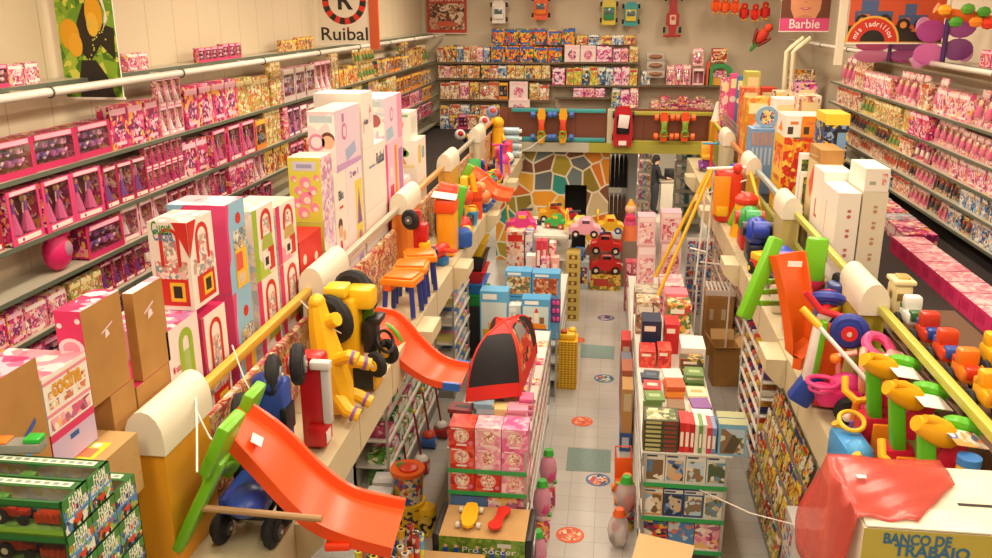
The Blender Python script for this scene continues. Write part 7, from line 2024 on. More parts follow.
def shapes(q, items):
 for t in items:
  k, c = t[0], t[-1]
  mt = m(c, .35) if isinstance(c, str) else c
  if k == 'b':
   q.box(t[1], t[2], mt, None, min(t[2]) * .22)
  elif k == 'r':
   q.box((0, 0, 0), t[2], mt, Matrix.Translation(t[1]) @ Euler([R(a) for a in t[3]]).to_matrix().to_4x4(), min(t[2]) * .22)
  elif k == 'c':
   q.cyl(t[1], t[2], t[3], t[4], mt, 18)
  elif k == 's':
   q.sph(t[1], t[2], mt, 14)
  elif k == 't':
   q.tube(t[1], t[2], mt, 10)
  elif k == 'o':
   q.torus(t[1], t[2], t[3], t[4], mt, 22, 8)
def toy(name, label, cat, loc, parts, rot=(0, 0, 0), k=1.0, group=None):
 o = empty(name, loc, label, cat, [R(a) for a in rot], group)
 o.scale = (k, k, k)
 for pn, items in parts:
  q = MB(); shapes(q, items); q.build(pn, o)
 return o
BKT = mottled('#161517', '#242225', 40, .75, 2, 'tyre')
def wheel(c, ax, r, w, hub, tyre=None):
 """tyre, rim and hub shapes"""
 a = Vector(ax).normalized(); c = Vector(c)
 return [('o', c, a, r * .72, r * .3, tyre or BKT), ('c', c - a * w * .5, c + a * w * .5, r * .62, None, tyre or BKT), ('c', c - a * w * .62, c + a * w * .62, r * .42, None, hub), ('c', c - a * w * .7, c + a * w * .7, r * .13, None, '#d8d0c0')]
def slide(label, far, near, yf, yn, col, lip, legs, end=None, arms=None):
 """chute between two edge lines, raised lips, side rails"""
 F_ = [AY(u, v, yf) for u, v in far]
 N_ = [AY(u, v, yn) for u, v in near]
 def fine(P):
  out = []
  n = len(P)
  for i in range(n - 1):
   p0, p1, p2, p3 = P[max(i - 1, 0)], P[i], P[i + 1], P[min(i + 2, n - 1)]
   for s in range(5):
    t = s / 5
    out.append(.5 * ((2 * p1) + (p2 - p0) * t + (2 * p0 - 5 * p1 + 4 * p2 - p3) * t * t + (3 * p1 - p0 - 3 * p2 + p3) * t ** 3))
  return out + [P[-1]]
 F_, N_ = fine(F_), fine(N_)
 q = MB(); secs = []
 for i, (a, b_) in enumerate(zip(F_, N_)):
  j = min(i + 1, len(F_) - 1); h = max(i - 1, 0)
  t = ((F_[j] + N_[j]) - (F_[h] + N_[h])).normalized()
  w = (b_ - a).normalized()
  up = t.cross(w)
  up = up if up.z > 0 else -up
  e = lip
  secs.append([a, a + w * .03 + up * .0, a + w * .05 - up * e, b_ - w * .05 - up * e, b_ - w * .03, b_, b_ - up * (e + .03), a - up * (e + .03)])
 q.loft(secs, m(col, .3))
 c = (F_[len(F_) // 2] + N_[len(N_) // 2]) / 2
 o = empty('toy_slide', c, label, 'slide')
 T = Matrix.Translation(-c)
 for vv in range(len(q.v)):
  q.v[vv] = q.v[vv] - c
 q.build('chute', o, sharp=50)
 for nm, pts, r_, cc in legs:
  q = MB(); P = [AY(u, v, y) for u, v, y in pts]
  for i in range(len(P) - 1):
   a, b_ = P[i], P[i + 1]
   dv = (b_ - a); L_ = dv.length; M = T @ Matrix.Translation((a + b_) / 2) @ dv.to_track_quat('Z', 'Y').to_matrix().to_4x4()
   q.box((0, 0, 0), (r_[0], r_[1], L_ + r_[0] * .5), m(cc, .35), M, min(r_) * .3)
  q.build(nm, o)
 if end:
  q = MB(); i = -4
  q.loft([[v - c for v in s] for s in [[p_ + (p_ - sum(sc, Vector()) / 8) * .06 for p_ in sc] for sc in secs[i:]]], m(end, .3)); q.build('end_cap', o)
 q = MB(); a = secs[3]; n_ = (a[1] + a[4]) / 2 - c
 return o
s1 = slide('orange slide with lime green ladder ends on the left ledge, nearest', [(246, 398), (285, 425), (322, 462), (356, 486), (406, 498)], [(228, 432), (262, 470), (304, 514), (342, 534), (392, 548)], 5.0, 4.5, '#f0501a', .055,
   [('side_rail', [(229, 428, 4.4), (216, 458, 4.4)], (.27, .08), '#74b81e'), ('side_rail', [(220, 462, 4.42), (183, 540, 4.4)], (.17, .07), '#74b81e'), ('side_rail', [(253, 396, 5.06), (245, 418, 5.06), (234, 462, 5.06)], (.25, .08), '#74b81e'),
   ('rung', [(206, 480, 4.45), (236, 462, 5.0)], (.05, .05), '#68a81a'), ('foot', [(338, 546, 4.5), (348, 520, 5.0)], (.16, .05), '#e03a10')])
q = MB(); p = AY(263, 442, 4.75) - s1.location; q.box((0, 0, 0), (.075, .12, .004), WH, Matrix.Translation(p + Vector((-.02, -.04, .035))) @ Euler((R(0), R(35), R(15))).to_matrix().to_4x4()); q.build('sticker', s1)
s2 = slide('orange slide with blue end on the left ledge, by the orange toy tables', [(372, 306), (400, 312), (424, 338), (446, 356), (470, 362)], [(356, 322), (380, 336), (402, 361), (430, 379), (460, 384)], 8.5, 8.0, '#f0501e', .05,
   [('side_rail', [(352, 330, 7.9), (350, 372, 7.9)], (.12, .2), '#e8b81e'), ('side_rail', [(372, 320, 8.5), (352, 352, 8.5)], (.08, .08), '#6a9a2a')], end='#2c62b8')
for (u, v, y) in ((366, 340, 7.95), (388, 338, 8.35)):
 q = MB(); p = AY(u, v, y) - s2.location; q.torus(p, (.5, 1, .3), .17, .028, m('#6aa83a', .35), 20, 8); q.build('hoop', s2)
s3 = slide('small orange slide with green ladder far along the left ledge', [(474, 165), (486, 172), (498, 184), (514, 188)], [(468, 172), (480, 181), (494, 195), (510, 198)], 15.3, 14.8, '#ee5a22', .05,
   [('side_rail', [(471, 166, 14.75), (459, 186, 14.75)], (.1, .14), '#7ab82a')])
s4 = slide('tall orange slide with green ladder on the right ledge', [(806, 251), (812, 290), (812, 330), (806, 352)], [(776, 256), (786, 296), (793, 345), (792, 368)], 7.9, 7.6, '#f0641a', .05,
   [('side_rail', [(776, 240, 7.75), (744, 316, 7.6)], (.09, .14), '#74c022'), ('side_rail', [(818, 240, 8.3), (812, 278, 8.3)], (.1, .2), '#74c022'), ('rung', [(768, 282, 7.72), (784, 280, 8.0)], (.05, .05), '#74c022'), ('rung', [(764, 292, 7.72), (782, 291, 8.0)], (.05, .05), '#74c022'), ('rung', [(760, 303, 7.7), (780, 303, 8.0)], (.05, .05), '#74c022')])
q = MB(); q.box((0, 0, 0), (.12, .004, .05), WH, Matrix.Translation(AY(795, 264, 7.6) - s4.location)); q.build('sticker', s4)
p = AY(232, 400, 5.4)
toy('pedal_car', 'blue pedal car with black tyres standing on end behind the near orange slide', 'pedal car', (-2.34, 5.5, LZ), [
 ('body', [('b', (0, 0, .42), (.26, .2, .74), '#2c4a9a'), ('r', (.05, -.15, .2), (.24, .16, .36), (20, 0, 0), '#2c4a9a'), ('s', (0, -.05, .78), (.12, .1, .08), '#243c84')]), ('seat', [('b', (.12, -.02, .5), (.05, .18, .2), '#1a1a1e')])] +
 [('wheel', wheel((x, y, z), (1, .25, 0), .16, .1, '#8a8a88')) for x, y, z in ((-.12, -.27, .62), (.02, .02, .80), (-.12, -.3, .22), (.1, .3, .78))])
toy('toy_quad', 'blue and black toy quad lying under the near orange slide', 'ride-on toy', (-2.22, 4.78, LZ), [('body', [('b', (0, 0, .3), (.3, .4, .12), '#2c48a8'), ('s', (.02, -.12, .32), (.14, .16, .1), '#3454b8'), ('b', (0, .1, .18), (.2, .3, .14), '#1c1c22')])] +
 [('wheel', wheel((x, y, .11), (1, 0, 0), .11, .1, '#4a4a4a')) for x in (-.17, .17) for y in (-.13, .15)])
q = MB(); a, b_ = AY(203, 508, 4.36), AY(322, 519, 4.36); q.cyl(a, b_, .022, None, m('#a8845a', .6), 10); tag(q.build('wooden_rod'), 'brown wooden rod sticking out under the near orange slide', 'rod')
toy('toy_fire_truck', 'red toy truck with grey ladder standing on end between pedal car and yellow rocker', 'toy truck', (-2.2, 6.02, LZ), [('body', [('b', (0, 0, .4), (.2, .2, .78), '#c81e22'), ('b', (-.08, .05, .66), (.3, .12, .16), '#d82a24'), ('b', (.04, -.08, .14), (.16, .14, .18), '#c82022')]), ('ladder', [('b', (.13, -.1, .5), (.07, .07, .5), '#c8c4c0'), ('b', (.1, -.12, .74), (.16, .08, .07), '#d8d4cc')]), ('decal', [('b', (.123, -.1, .14), (.006, .1, .1), '#e8dcd0')])])
toy('rocking_animal', 'yellow plastic rocking animal with purple foot bands leaning on the left ledge', 'rocking toy', (-2.22, 6.5, LZ), [
 ('body', [('t', [(.08, 0, .08), (.03, 0, .3), (-.03, 0, .56), (-.08, .02, .84), (-.1, .03, 1.02)], [.1, .15, .14, .1, .07], '#f0b81a'), ('s', (-.1, .03, 1.02), (.07, .08, .07), '#f0b81a'), ('t', [(-.04, .02, .84), (.08, -.02, .9)], .06, '#f0b81a')]),
 ('leg', [('t', [(.06, -.06, .55), (.2, -.12, .62), (.27, -.12, .6)], .055, '#f0b81a')]), ('leg', [('t', [(.06, .06, .5), (.22, .1, .48), (.3, .12, .45)], .055, '#f0b81a')]), ('leg', [('t', [(.05, -.08, .25), (.16, -.14, .14), (.26, -.14, .1)], .06, '#f0b81a')]), ('leg', [('t', [(.03, .08, .22), (.16, .16, .14), (.28, .16, .08)], .06, '#f0b81a')]),
 ('foot_band', [('c', (.215, -.12, .61), (.24, -.12, .605), .06, None, '#8a5a9a')]), ('foot_band', [('c', (.24, .1, .475), (.265, .11, .465), .06, None, '#8a5a9a')]), ('foot_band', [('c', (.2, -.14, .12), (.225, -.14, .11), .066, None, '#8a5a9a')]), ('foot_band', [('c', (.22, .16, .11), (.245, .16, .1), .066, None, '#8a5a9a')])])
toy('ride_on_tractor', 'large yellow ride-on tractor with big black wheels tied upright on the left ledge', 'ride-on toy', (-2.3, 7.14, LZ), [
 ('body', [('b', (.05, 0, .48), (.2, .26, .8), '#eeb414'), ('b', (.16, .05, .86), (.26, .22, .2), '#f0ba1c'), ('b', (-.02, -.06, .95), (.2, .22, .1), '#f0c22a'), ('b', (.2, -.02, .14), (.26, .24, .24), '#e8ac12')]),
 ('grille', [('b', (.2, -.15, .15), (.18, .02, .2), '#1c1a18')]), ('seat', [('b', (.24, .05, .5), (.12, .2, .3), '#1e1c1e'), ('b', (.3, .05, .66), (.1, .22, .06), '#1e1c1e')]), ('fender', [('b', (.18, .16, .6), (.12, .06, .5), '#5a8a2a')]),
 ('wheel', wheel((-.05, -.2, .72), (.35, 1, .1), .23, .14, '#a89878')), ('wheel', wheel((.05, .24, .82), (.35, 1, .1), .23, .14, '#a89878')), ('wheel', wheel((.33, -.16, .3), (.6, 1, 0), .12, .08, '#f0b81a')), ('wheel', wheel((.36, .16, .3), (.6, 1, 0), .12, .08, '#f0b81a')),
 ('steering_wheel', [('o', (.38, .0, .46), (1, -.4, .5), .1, .016, '#1c1a1c'), ('c', (.36, .0, .45), (.28, .04, .4), .02, None, '#1c1a1c')])])
for i, (y, z0, nm) in enumerate([(9.15, 0, 'nearest'), (9.62, .0, 'middle'), (10.1, .0, 'farthest')]):
 toy('toy_table', 'orange toy table with blue legs on the left ledge, %s of three' % nm, 'toy table', (-2.24, y, LZ), [('tabletop', [('b', (0, 0, .42), (.4, .36, .08), '#f08a1a'), ('b', (0, 0, .47), (.34, .3, .03), '#e87814'), ('b', (-.12, 0, .36), (.1, .34, .1), '#e8601a')])] +
  [('leg', [('t', [(x, yy, .38), (x * 1.15, yy * 1.15, .02)], .03, '#2a3a8a')]) for x in (-.15, .15) for yy in (-.12, .12)], (0, 0, 12 * i - 8))
toy('toy_trike', 'red and yellow trike with black wheels standing on end by the orange post', 'trike', (-2.36, 10.52, LZ), [('frame', [('t', [(0, 0, .2), (0, 0, .9)], .05, '#d82420'), ('b', (.08, 0, .62), (.12, .18, .24), '#c81e20'), ('t', [(.02, 0, .6), (.12, 0, .3), (.14, -.02, .1)], .04, '#e8e0d8')]), ('seat', [('b', (.1, -.02, .42), (.14, .16, .18), '#f0b418')]), ('wheel', wheel((-.06, -.1, .8), (.4, 1, 0), .13, .08, '#5a5a5a')), ('wheel', wheel((-.02, .1, .14), (.2, 1, 0), .12, .08, '#3a3a6a')), ('pedal', [('b', (.1, -.1, .12), (.1, .06, .05), '#2a2a6a')])])
toy('toy_plane', 'red and blue toy plane in front of the orange post, left ledge', 'toy plane', (-2.2, 11.2, LZ), [('body', [('s', (0, 0, .2), (.08, .22, .1), '#d83020')]), ('wing', [('b', (0, -.02, .22), (.5, .12, .03), '#d83a24')]), ('nose', [('s', (0, -.2, .22), .08, '#2a2a5a')]), ('undercarriage', [('b', (0, 0, .06), (.2, .16, .12), '#2a7ac0')])], (0, 0, -20))
toy('toy_play_house', 'orange and yellow play unit with white paper on top behind the orange post', 'toy', (-2.2, 11.75, LZ), [('body', [('b', (0, 0, .4), (.26, .4, .8), '#eca01e')]), ('panel', [('b', (0, -.05, .72), (.3, .36, .2), '#e8541e')]), ('paper', [('r', (-.02, -.06, .85), (.34, .4, .012), (0, 8, 6), '#eee8e0')])])
toy('toy_chute', 'green and blue toy chute leaning at the front of the left ledge', 'toy', (-2.12, 12.2, LZ), [('chute', [('r', (0, 0, .5), (.12, .12, .8), (0, 12, 0), '#5ab42a')]), ('base', [('r', (.04, -.05, .14), (.3, .34, .26), (0, 0, 20), '#2458b0')])])
toy('toy_excavator', 'yellow toy excavator on the left ledge beyond the fourth post', 'toy truck', (-2.3, 13.35, LZ), [('body', [('b', (0, 0, .42), (.26, .36, .5), '#e8b41a'), ('b', (.1, -.1, .72), (.12, .16, .24), '#f0c42a')]), ('arm', [('t', [(.1, 0, .7), (.22, -.1, .86), (.26, -.1, .6)], .05, '#e8b01a')]), ('track', [('b', (.02, 0, .1), (.4, .5, .18), '#1c1a18')])])
toy('helmet_set', 'red and black toy helmet on the left ledge', 'helmet', (-2.14, 12.62, LZ), [('shell', [('s', (0, 0, .18), (.16, .18, .18), '#c8281c'), ('b', (0, 0, .05), (.28, .3, .1), '#1c1a1c')]), ('visor', [('s', (.06, -.1, .17), (.12, .11, .08), '#e8b83a')])])
toy('punch_bag', 'red orange bag lying across a grey toy on the left ledge', 'punch bag', (-2.5, 12.75, LZ + .62), [('bag', [('c', (0, 0, .1), (.42, 0, .0), .13, None, '#e8481e'), ('s', (.42, 0, 0), (.09, .13, .13), '#e8481e')]), ('band', [('c', (.2, 0, .055), (.25, 0, .045), .135, None, '#c8301a')])])
toy('toy_garage', 'grey and black toy unit under the lying red orange bag, left ledge', 'toy', (-2.35, 12.75, LZ), [('body', [('b', (0, 0, .24), (.44, .3, .48), '#4a4c54')]), ('panel', [('b', (.05, -.16, .3), (.2, .04, .2), '#e8b820')])])
toy('punch_bag', 'red orange bag standing upright near the front of the left ledge', 'punch bag', (-2.14, 14.0, LZ), [('bag', [('c', (0, 0, .0), (0, 0, .5), .11, None, '#e8501e'), ('s', (0, 0, .5), (.11, .11, .08), '#e8501e')]), ('band', [('c', (0, 0, .3), (0, 0, .36), .115, None, '#c8301a')])])
toy('rocking_horse', 'blue rocker base with orange toy on the left ledge', 'rocking toy', (-2.12, 14.7, LZ), [('rocker', [('t', [(-.2, -.25, .16), (-.1, -.25, .04), (.1, -.25, .04), (.2, -.25, .16)], .04, '#3a68a8'), ('t', [(-.2, .05, .16), (-.1, .05, .04), (.1, .05, .04), (.2, .05, .16)], .04, '#3a68a8')]), ('seat', [('s', (0, -.1, .25), (.16, .2, .13), '#e8864a'), ('s', (0, -.2, .42), (.09, .1, .1), '#e89a5a')])])
q = MB(); q.tube([AY(466, 195, 15.6), AY(485, 190, 15.5), AY(497, 178, 15.5)], .035, m('#6a90b8', .4), 8); tag(q.build('foam_tube'), 'pale blue foam tube lying across the toys on the left ledge', 'tube')
for i, (x, y, s_, c1, c2, lab) in enumerate([(-2.15, 17.9, .5, '#d8408a', '#e880b0', 'magenta toy horse at the far front of the left ledge'), (-2.4, 16.6, .45, '#2a3a9a', '#c83a6a', 'blue and pink toy near the slide on the left ledge'), (-2.3, 18.6, .5, '#e04a9a', '#3a4ab0', 'pink toy pony near the bridge on the left ledge')]):
 toy('toy_horse', lab, 'toy horse', (x, y, LZ), [('body', [('s', (0, 0, .5), (.16, .28, .18), c1), ('t', [(0, -.2, .55), (0, -.34, .85)], .09, c1), ('s', (0, -.4, .9), (.07, .14, .08), c1)]), ('mane', [('t', [(0, -.18, .72), (0, -.26, .98)], .05, c2)])] + [('leg', [('t', [(a, b_, .42), (a * 1.3, b_ * 1.2, .02)], .045, c2)]) for a in (-.1, .1) for b_ in (-.18, .18)], (0, 0, -20 + 30 * i), s_ * 1.3)
for i in range(4):
 q = MB(); q.cyl((0, 0, 0), (.5, 0, 0), .085, None, m('#a8c8d4', .2), 14); q.cyl((.5, 0, 0), (.56, 0, 0), .045, None, WH, 10)
 o = q.build('water_bottle'); o.location = (-2.56, 20.25, LZ + .1 + i * .175); tag(o, 'pale blue bottle in the pack at the far end of the left ledge, %s up' % nth(i + 1), 'bottle', 'bottles at the far end of the left ledge')
for i, (u, v, c1, c2, lab) in enumerate([(478, 132, '#c8c8d0', '#3a8a3a', 'grey and green'), (484, 122, '#d8d4cc', '#c83a3a', 'white and red'), (492, 112, '#8a9ac8', '#c85a3a', 'lilac printed'), (460, 135, '#e8e4dc', '#c82a2a', 'white and crimson'), (468, 138, '#2a3a4a', '#e8c030', 'dark')]):
 y = 19.0 + .12 * i
 q = MB(); q.sph((0, 0, 0), .13, m(c1, .6), 12); o = q.build('toy_ball'); p = AY(u, v, y); o.location = (p.x, y, p.z); q = MB(); q.sph((.03, -.08, .04), .07, m(c2, .6), 10); q.build('patch', o); tag(o, '%s toy ball hung by the left railing near the bridge' % lab, 'ball')
p = AY(498, 125, 19.9); toy('toy_figure', 'tall yellow toy figure at the far left of the bridge', 'toy figure', (p.x, 19.9, LZ), [('body', [('c', (0, 0, 0), (0, 0, .75), .17, .13, '#f0b41a'), ('s', (0, 0, .85), .14, '#f0b81a')]), ('arm', [('t', [(.1, -.05, .6), (.2, -.15, .35)], .045, '#f0b41a')])])
def mini(kind, x, y, c1, c2, lab, rz=0, k=1.0):
 P = {'toy_truck': [('body', [('b', (0, 0, .14), (.2, .4, .1), c1), ('b', (0, -.12, .26), (.18, .14, .14), c1)]), ('bed', [('b', (0, .08, .24), (.2, .22, .1), c2)])] + [('wheel', wheel((sx * .1, sy, .08), (1, 0, 0), .08, .06, c2)) for sx in (-1, 1) for sy in (-.13, .13)],
   'toy_bucket': [('pail', [('c', (0, 0, 0), (0, 0, .28), .12, .16, c1)]), ('handle', [('t', [(-.15, 0, .27), (-.1, -.05, .4), (.1, -.05, .4), (.15, 0, .27)], .015, c2)]), ('toy', [('s', (.02, 0, .29), (.11, .11, .06), c2)])],
   'toy_ball': [('ball', [('s', (0, 0, .16), .16, c1)]), ('patch', [('s', (.04, -.06, .2), .115, c2)])],
   'toy_scooter': [('deck', [('b', (0, 0, .1), (.12, .5, .04), c1)]), ('stem', [('t', [(0, -.22, .1), (0, -.16, .75)], .025, c2), ('t', [(-.18, -.15, .75), (.18, -.15, .75)], .022, c1)]), ('wheel', wheel((0, -.25, .08), (1, 0, 0), .08, .05, c2)), ('wheel', wheel((0, .25, .08), (1, 0, 0), .08, .05, c2))],
   'rocking_toy': [('seat', [('b', (0, 0, .3), (.24, .34, .08), c1), ('r', (0, .15, .46), (.24, .06, .3), (-12, 0, 0), c1)]), ('base', [('t', [(-.12, -.26, .16), (-.12, 0, .03), (-.12, .26, .16)], .035, c2), ('t', [(.12, -.26, .16), (.12, 0, .03), (.12, .26, .16)], .035, c2), ('b', (0, 0, .16), (.2, .2, .22), c2)])]}[kind]
 toy(kind, lab, kind.split('_')[1], (x, y, LZ), P, (0, 0, rz), k)
for a in [('toy_truck', -2.4, 15.25, '#2a5ab0', '#e8b81e', 'blue toy truck with yellow bed on the far left ledge', 70), ('toy_bucket', -2.2, 16.1, '#d8342a', '#3a9a3a', 'red toy bucket with green handle on the far left ledge', 0), ('rocking_toy', -2.45, 16.15, '#3aa84a', '#e87a1e', 'green rocking seat on orange base on the far left ledge', 20),
   ('toy_ball', -2.2, 16.9, '#e8c020', '#c8302a', 'yellow and red ball on the far left ledge', 0), ('toy_scooter', -2.15, 17.35, '#d83a7a', '#3a3ab0', 'pink scooter with blue stem on the far left ledge', 15), ('toy_truck', -2.45, 17.5, '#e8541e', '#2a2a34', 'orange toy truck beside the pink scooter, left ledge', -30),
   ('toy_bucket', -2.2, 18.25, '#f0b81e', '#d8342a', 'yellow toy bucket near the bridge, left ledge', 0), ('toy_ball', -2.2, 19.1, '#3a6ac0', '#f0e8d8', 'blue and white ball near the bridge, left ledge', 0), ('rocking_toy', -2.25, 19.6, '#d8402a', '#2a5ab0', 'red rocking seat on blue base near the bridge, left ledge', 0, .8),
   ('toy_bucket', -2.15, 13.55, '#3a9ad0', '#f0c020', 'sky blue toy bucket with yellow handle beside the excavator, left ledge', 0, .8), ('toy_truck', 2.05, 11.2, '#d83a24', '#f0c020', 'red toy truck with yellow bed on the right ledge past the helmets', 20), ('toy_bucket', 2.05, 10.0, '#e8e0d0', '#d83a6a', 'cream toy bucket with pink toy on the right ledge', 0, .8),
   ('rocking_toy', 2.1, 15.05, '#2a4ab0', '#c8c0b0', 'blue rocking seat on grey base on the far right ledge', 10), ('toy_truck', 2.1, 16.4, '#3a9a4a', '#d8402a', 'green toy truck with red bed on the far right ledge', -40), ('toy_bucket', 2.05, 17.1, '#f0a81e', '#2a5ab0', 'orange yellow toy bucket on the far right ledge', 0), ('toy_scooter', 2.05, 18.0, '#3aa0c8', '#d83a2a', 'light blue scooter with red stem on the far right ledge', 0), ('rocking_toy', 2.1, 19.0, '#d8a01e', '#8a3a9a', 'mustard rocking seat on purple base near the bridge, right ledge', 0)]:
 mini(*a)
rs = [(2.12, 5.32), (2.1, 5.86), (2.08, 6.36)]
for i, (x, y) in enumerate(rs):
 toy('ride_on_scooter', 'yellow seated ride-on toy with green stem, %s of three on the right ledge' % ['nearest', 'middle', 'farthest'][i], 'ride-on toy', (x, y, LZ), [
  ('body', [('b', (.0, 0, .24), (.22, .2, .26), '#c8183c'), ('r', (.1, .04, .58), (.16, .14, .34), (0, 24, 0), '#d01c44')]), ('stem', [('r', (-.03, -.03, .52), (.1, .1, .5), (0, -8, 0), '#58b41e')]), ('seat', [('t', [(-.16, -.1, .84), (-.06, -.07, .8), (.04, -.04, .74), (.1, -.02, .7)], [.05, .085, .09, .06], '#f2b014'), ('t', [(-.12, -.12, .88), (0, -.08, .83)], .03, '#f0a810')]),
  ('footrest', [('t', [(-.1, -.05, .2), (-.22, -.1, .2), (-.3, -.1, .32)], .035, '#f0b01a')]), ('panel', [('b', (.06, -.14, .22), (.2, .03, .24), '#f08a1a')]), ('wheel', [('o', (.2, .1, .74), (.3, .5, .8), .08, .045, '#5ab824'), ('o', (.18, .06, .68), (.3, .5, .8), .08, .045, '#52b01e')]), ('card', [('r', (.14, -.12, .76), (.24, .16, .006), (14, 14, 20), m('#f0e8e4') if i else printed(['#f0e8e0', '#e8a05a', '#d8c8b8', '#6a7ab0'], 8, 20))])])
toy('toy_boat_car', 'light blue ride-on car with yellow steering wheel on the right ledge', 'ride-on toy', (1.98, 6.1, LZ), [('body', [('b', (-.12, .0, .16), (.22, .42, .26), '#3a90cc'), ('s', (-.12, -.16, .24), (.1, .12, .1), '#4aa0d8')]), ('steering_wheel', [('o', (-.1, .1, .37), (0, -.5, 1), .09, .018, '#f0b81a'), ('c', (-.1, .1, .24), (-.1, .1, .37), .015, None, '#7a4aa0')])], (0, 0, 4))
for (x, y, lab) in [(1.98, 5.55, 'nearer'), (2.0, 6.62, 'farther')]:
 toy('toy_handlebar', 'yellow curved toy handlebar beside the ride-on toys, %s one' % lab, 'toy', (x, y, LZ), [('bar', [('t', [(-.06, .1, .5), (-.07, .02, .42), (0, -.06, .37), (.1, -.05, .38)], .03, '#f2b41a')]), ('stand', [('c', (0, -.08, 0), (0, -.07, .36), .04, .03, '#d8701a')])])
toy('doll_scooter', 'pink tricycle with black wheels on the right ledge beside the pale pink hoop', 'trike', (2.0, 7.0, LZ), [('body', [('b', (-.02, 0, .22), (.34, .26, .14), '#d82a72'), ('s', (.05, .05, .3), (.14, .12, .1), '#e0408a')]), ('wheel', wheel((.06, -.14, .14), (.3, 1, .3), .14, .08, '#3a2a30')), ('basket', [('o', (-.16, -.02, .34), (0, 0, 1), .12, .02, '#e04888'), ('o', (-.16, -.02, .28), (0, 0, 1), .1, .014, '#e04888')]), ('handle', [('t', [(.0, .1, .3), (-.04, .06, .55), (.1, .02, .6)], .025, '#f0a898')]), ('bell', [('s', (.02, -.2, .12), .045, '#f0e4d8'), ('s', (-.06, .06, .52), .045, '#f08a1e')])])
toy('doll_pram', 'salmon pink toy pram hoop with pale body on the right ledge', 'doll pram', (2.12, 6.82, LZ), [('hood', [('o', (-.04, -.06, .55), (1, -.3, .1), .16, .03, '#f0a08a')]), ('body', [('r', (.16, -.02, .45), (.14, .2, .5), (0, 18, 0), '#eeb0a8'), ('b', (.1, -.02, .14), (.3, .24, .26), '#c8285a')]), ('lining', [('r', (.1, -.12, .42), (.1, .03, .4), (0, 18, 0), '#f0e4dc')])])
toy('toy_pot', 'magenta toy seat with white tag on the right ledge against the rail', 'toy', (2.24, 6.96, LZ), [('bowl', [('c', (-.06, -.04, .4), (.04, .02, .62), .08, .15, '#d83070')]), ('ring', [('o', (.0, .0, .68), (.3, -.5, .8), .11, .04, '#e8558f')]), ('tag', [('r', (.02, -.12, .62), (.16, .02, .1), (20, 0, 0), '#f0e8e8')]), ('stand', [('b', (0, 0, .2), (.16, .14, .4), '#c82a5a')])])
bw = '#2c3c9a'
toy('toy_wheelbarrow', 'orange toy wheelbarrow with blue tyres and red hub leaning upright on the right ledge', 'wheelbarrow', (1.98, 7.3, LZ), [('tray', [('r', (-.06, .02, .4), (.3, .16, .66), (0, 6, 0), '#f0681a')]), ('wheel', wheel((.07, -.16, .74), (.25, 1, .1), .155, .11, '#d82a2c', m(bw, .5))), ('wheel', wheel((-.04, .2, .9), (.1, .5, 1), .15, .12, '#d82a2c', m(bw, .5))), ('fork', [('t', [(.06, -.06, .82), (-.14, -.02, .86), (-.28, 0, 1.02)], .03, '#d02430'), ('t', [(0, .2, .86), (-.14, -.02, .86)], .028, '#d02430')]), ('handle', [('r', (-.19, -.08, .5), (.07, .1, .5), (0, 6, 0), '#e8e4dc'), ('r', (-.14, -.09, .55), (.05, .1, .5), (0, 4, 0), '#64b01e')]), ('shovel', [('r', (-.2, -.06, .16), (.2, .14, .3), (0, 30, 0), '#2444a0')]), ('lower_tray', [('r', (.0, -.04, .1), (.3, .2, .18), (0, 4, 0), '#d82a24')])])
q = MB(); q.cyl(AY(806, 312, 6.9), AY(872, 386, 6.5), .018, None, m('#d8d0cc', .3), 10); o = q.build('toy_broom'); q = MB(); q.cyl(AY(802, 308, 6.92), AY(820, 327, 6.82), .03, None, m('#f0b41a', .4), 10); q.build('grip', o); tag(o, 'pale stick with yellow grip lying across the right ledge toys', 'stick')
toy('toy_motorbike', 'blue and black toy motorbike behind the tall orange slide on the right ledge', 'ride-on toy', (2.12, 8.18, LZ), [('body', [('b', (0, 0, .45), (.2, .3, .5), '#243c8c'), ('b', (.05, -.1, .8), (.2, .2, .16), '#2a3a7a')]), ('wheel', wheel((.1, .0, .82), (1, .2, .4), .13, .1, '#3a3a3a')), ('wheel', wheel((.06, .0, .14), (1, .2, 0), .13, .1, '#3a3a3a')), ('lamp', [('s', (.0, -.2, .66), .07, '#f0a81e')]), ('paper', [('r', (-.06, -.2, .58), (.12, .01, .2), (0, 30, 0), '#f0ece4')])])
hel = [(2.0, 9.05, '#eee6e0', '#d86a6a', 'white toy helmet with red print on the right ledge'), (2.2, 9.35, '#d82a6a', '#b81e58', 'crimson pink toy helmet on the right ledge'), (2.0, 9.75, '#9a6ab8', '#7a4a9a', 'purple toy helmet on the right ledge')]
for x, y, c1, c2, lab in hel:
 toy('toy_helmet', lab, 'helmet', (x, y, LZ), [('stand', [('b', (0, 0, .2), (.2, .2, .4), '#d8ccb4')]), ('shell', [('s', (0, 0, .54), (.16, .19, .17), c1)]), ('band', [('o', (0, 0, .48), (0, .3, 1), .155, .025, c2)])])
for i, (x, y, c1, c2, lab) in enumerate([(2.1, 10.4, '#2a4ab8', '#1c1e3a', 'blue toy motor on the right ledge past the helmets'), (2.05, 11.9, '#2440b0', '#1a1c30', 'blue toy motor, second along the right ledge'), (2.05, 12.6, '#2aa04a', '#c8241e', 'green and red toy drum on the right ledge')]):
 toy('toy_motor', lab, 'toy', (x, y, LZ), [('body', [('s', (0, 0, .42), (.18, .26, .2), c1), ('b', (0, 0, .14), (.26, .4, .28), c2)]), ('part', [('c', (-.1, -.26, .5), (.1, -.26, .5), .12, None, c1)]), ('cap', [('c', (-.2, 0, .45), (.2, 0, .45), .1, None, c2)])])
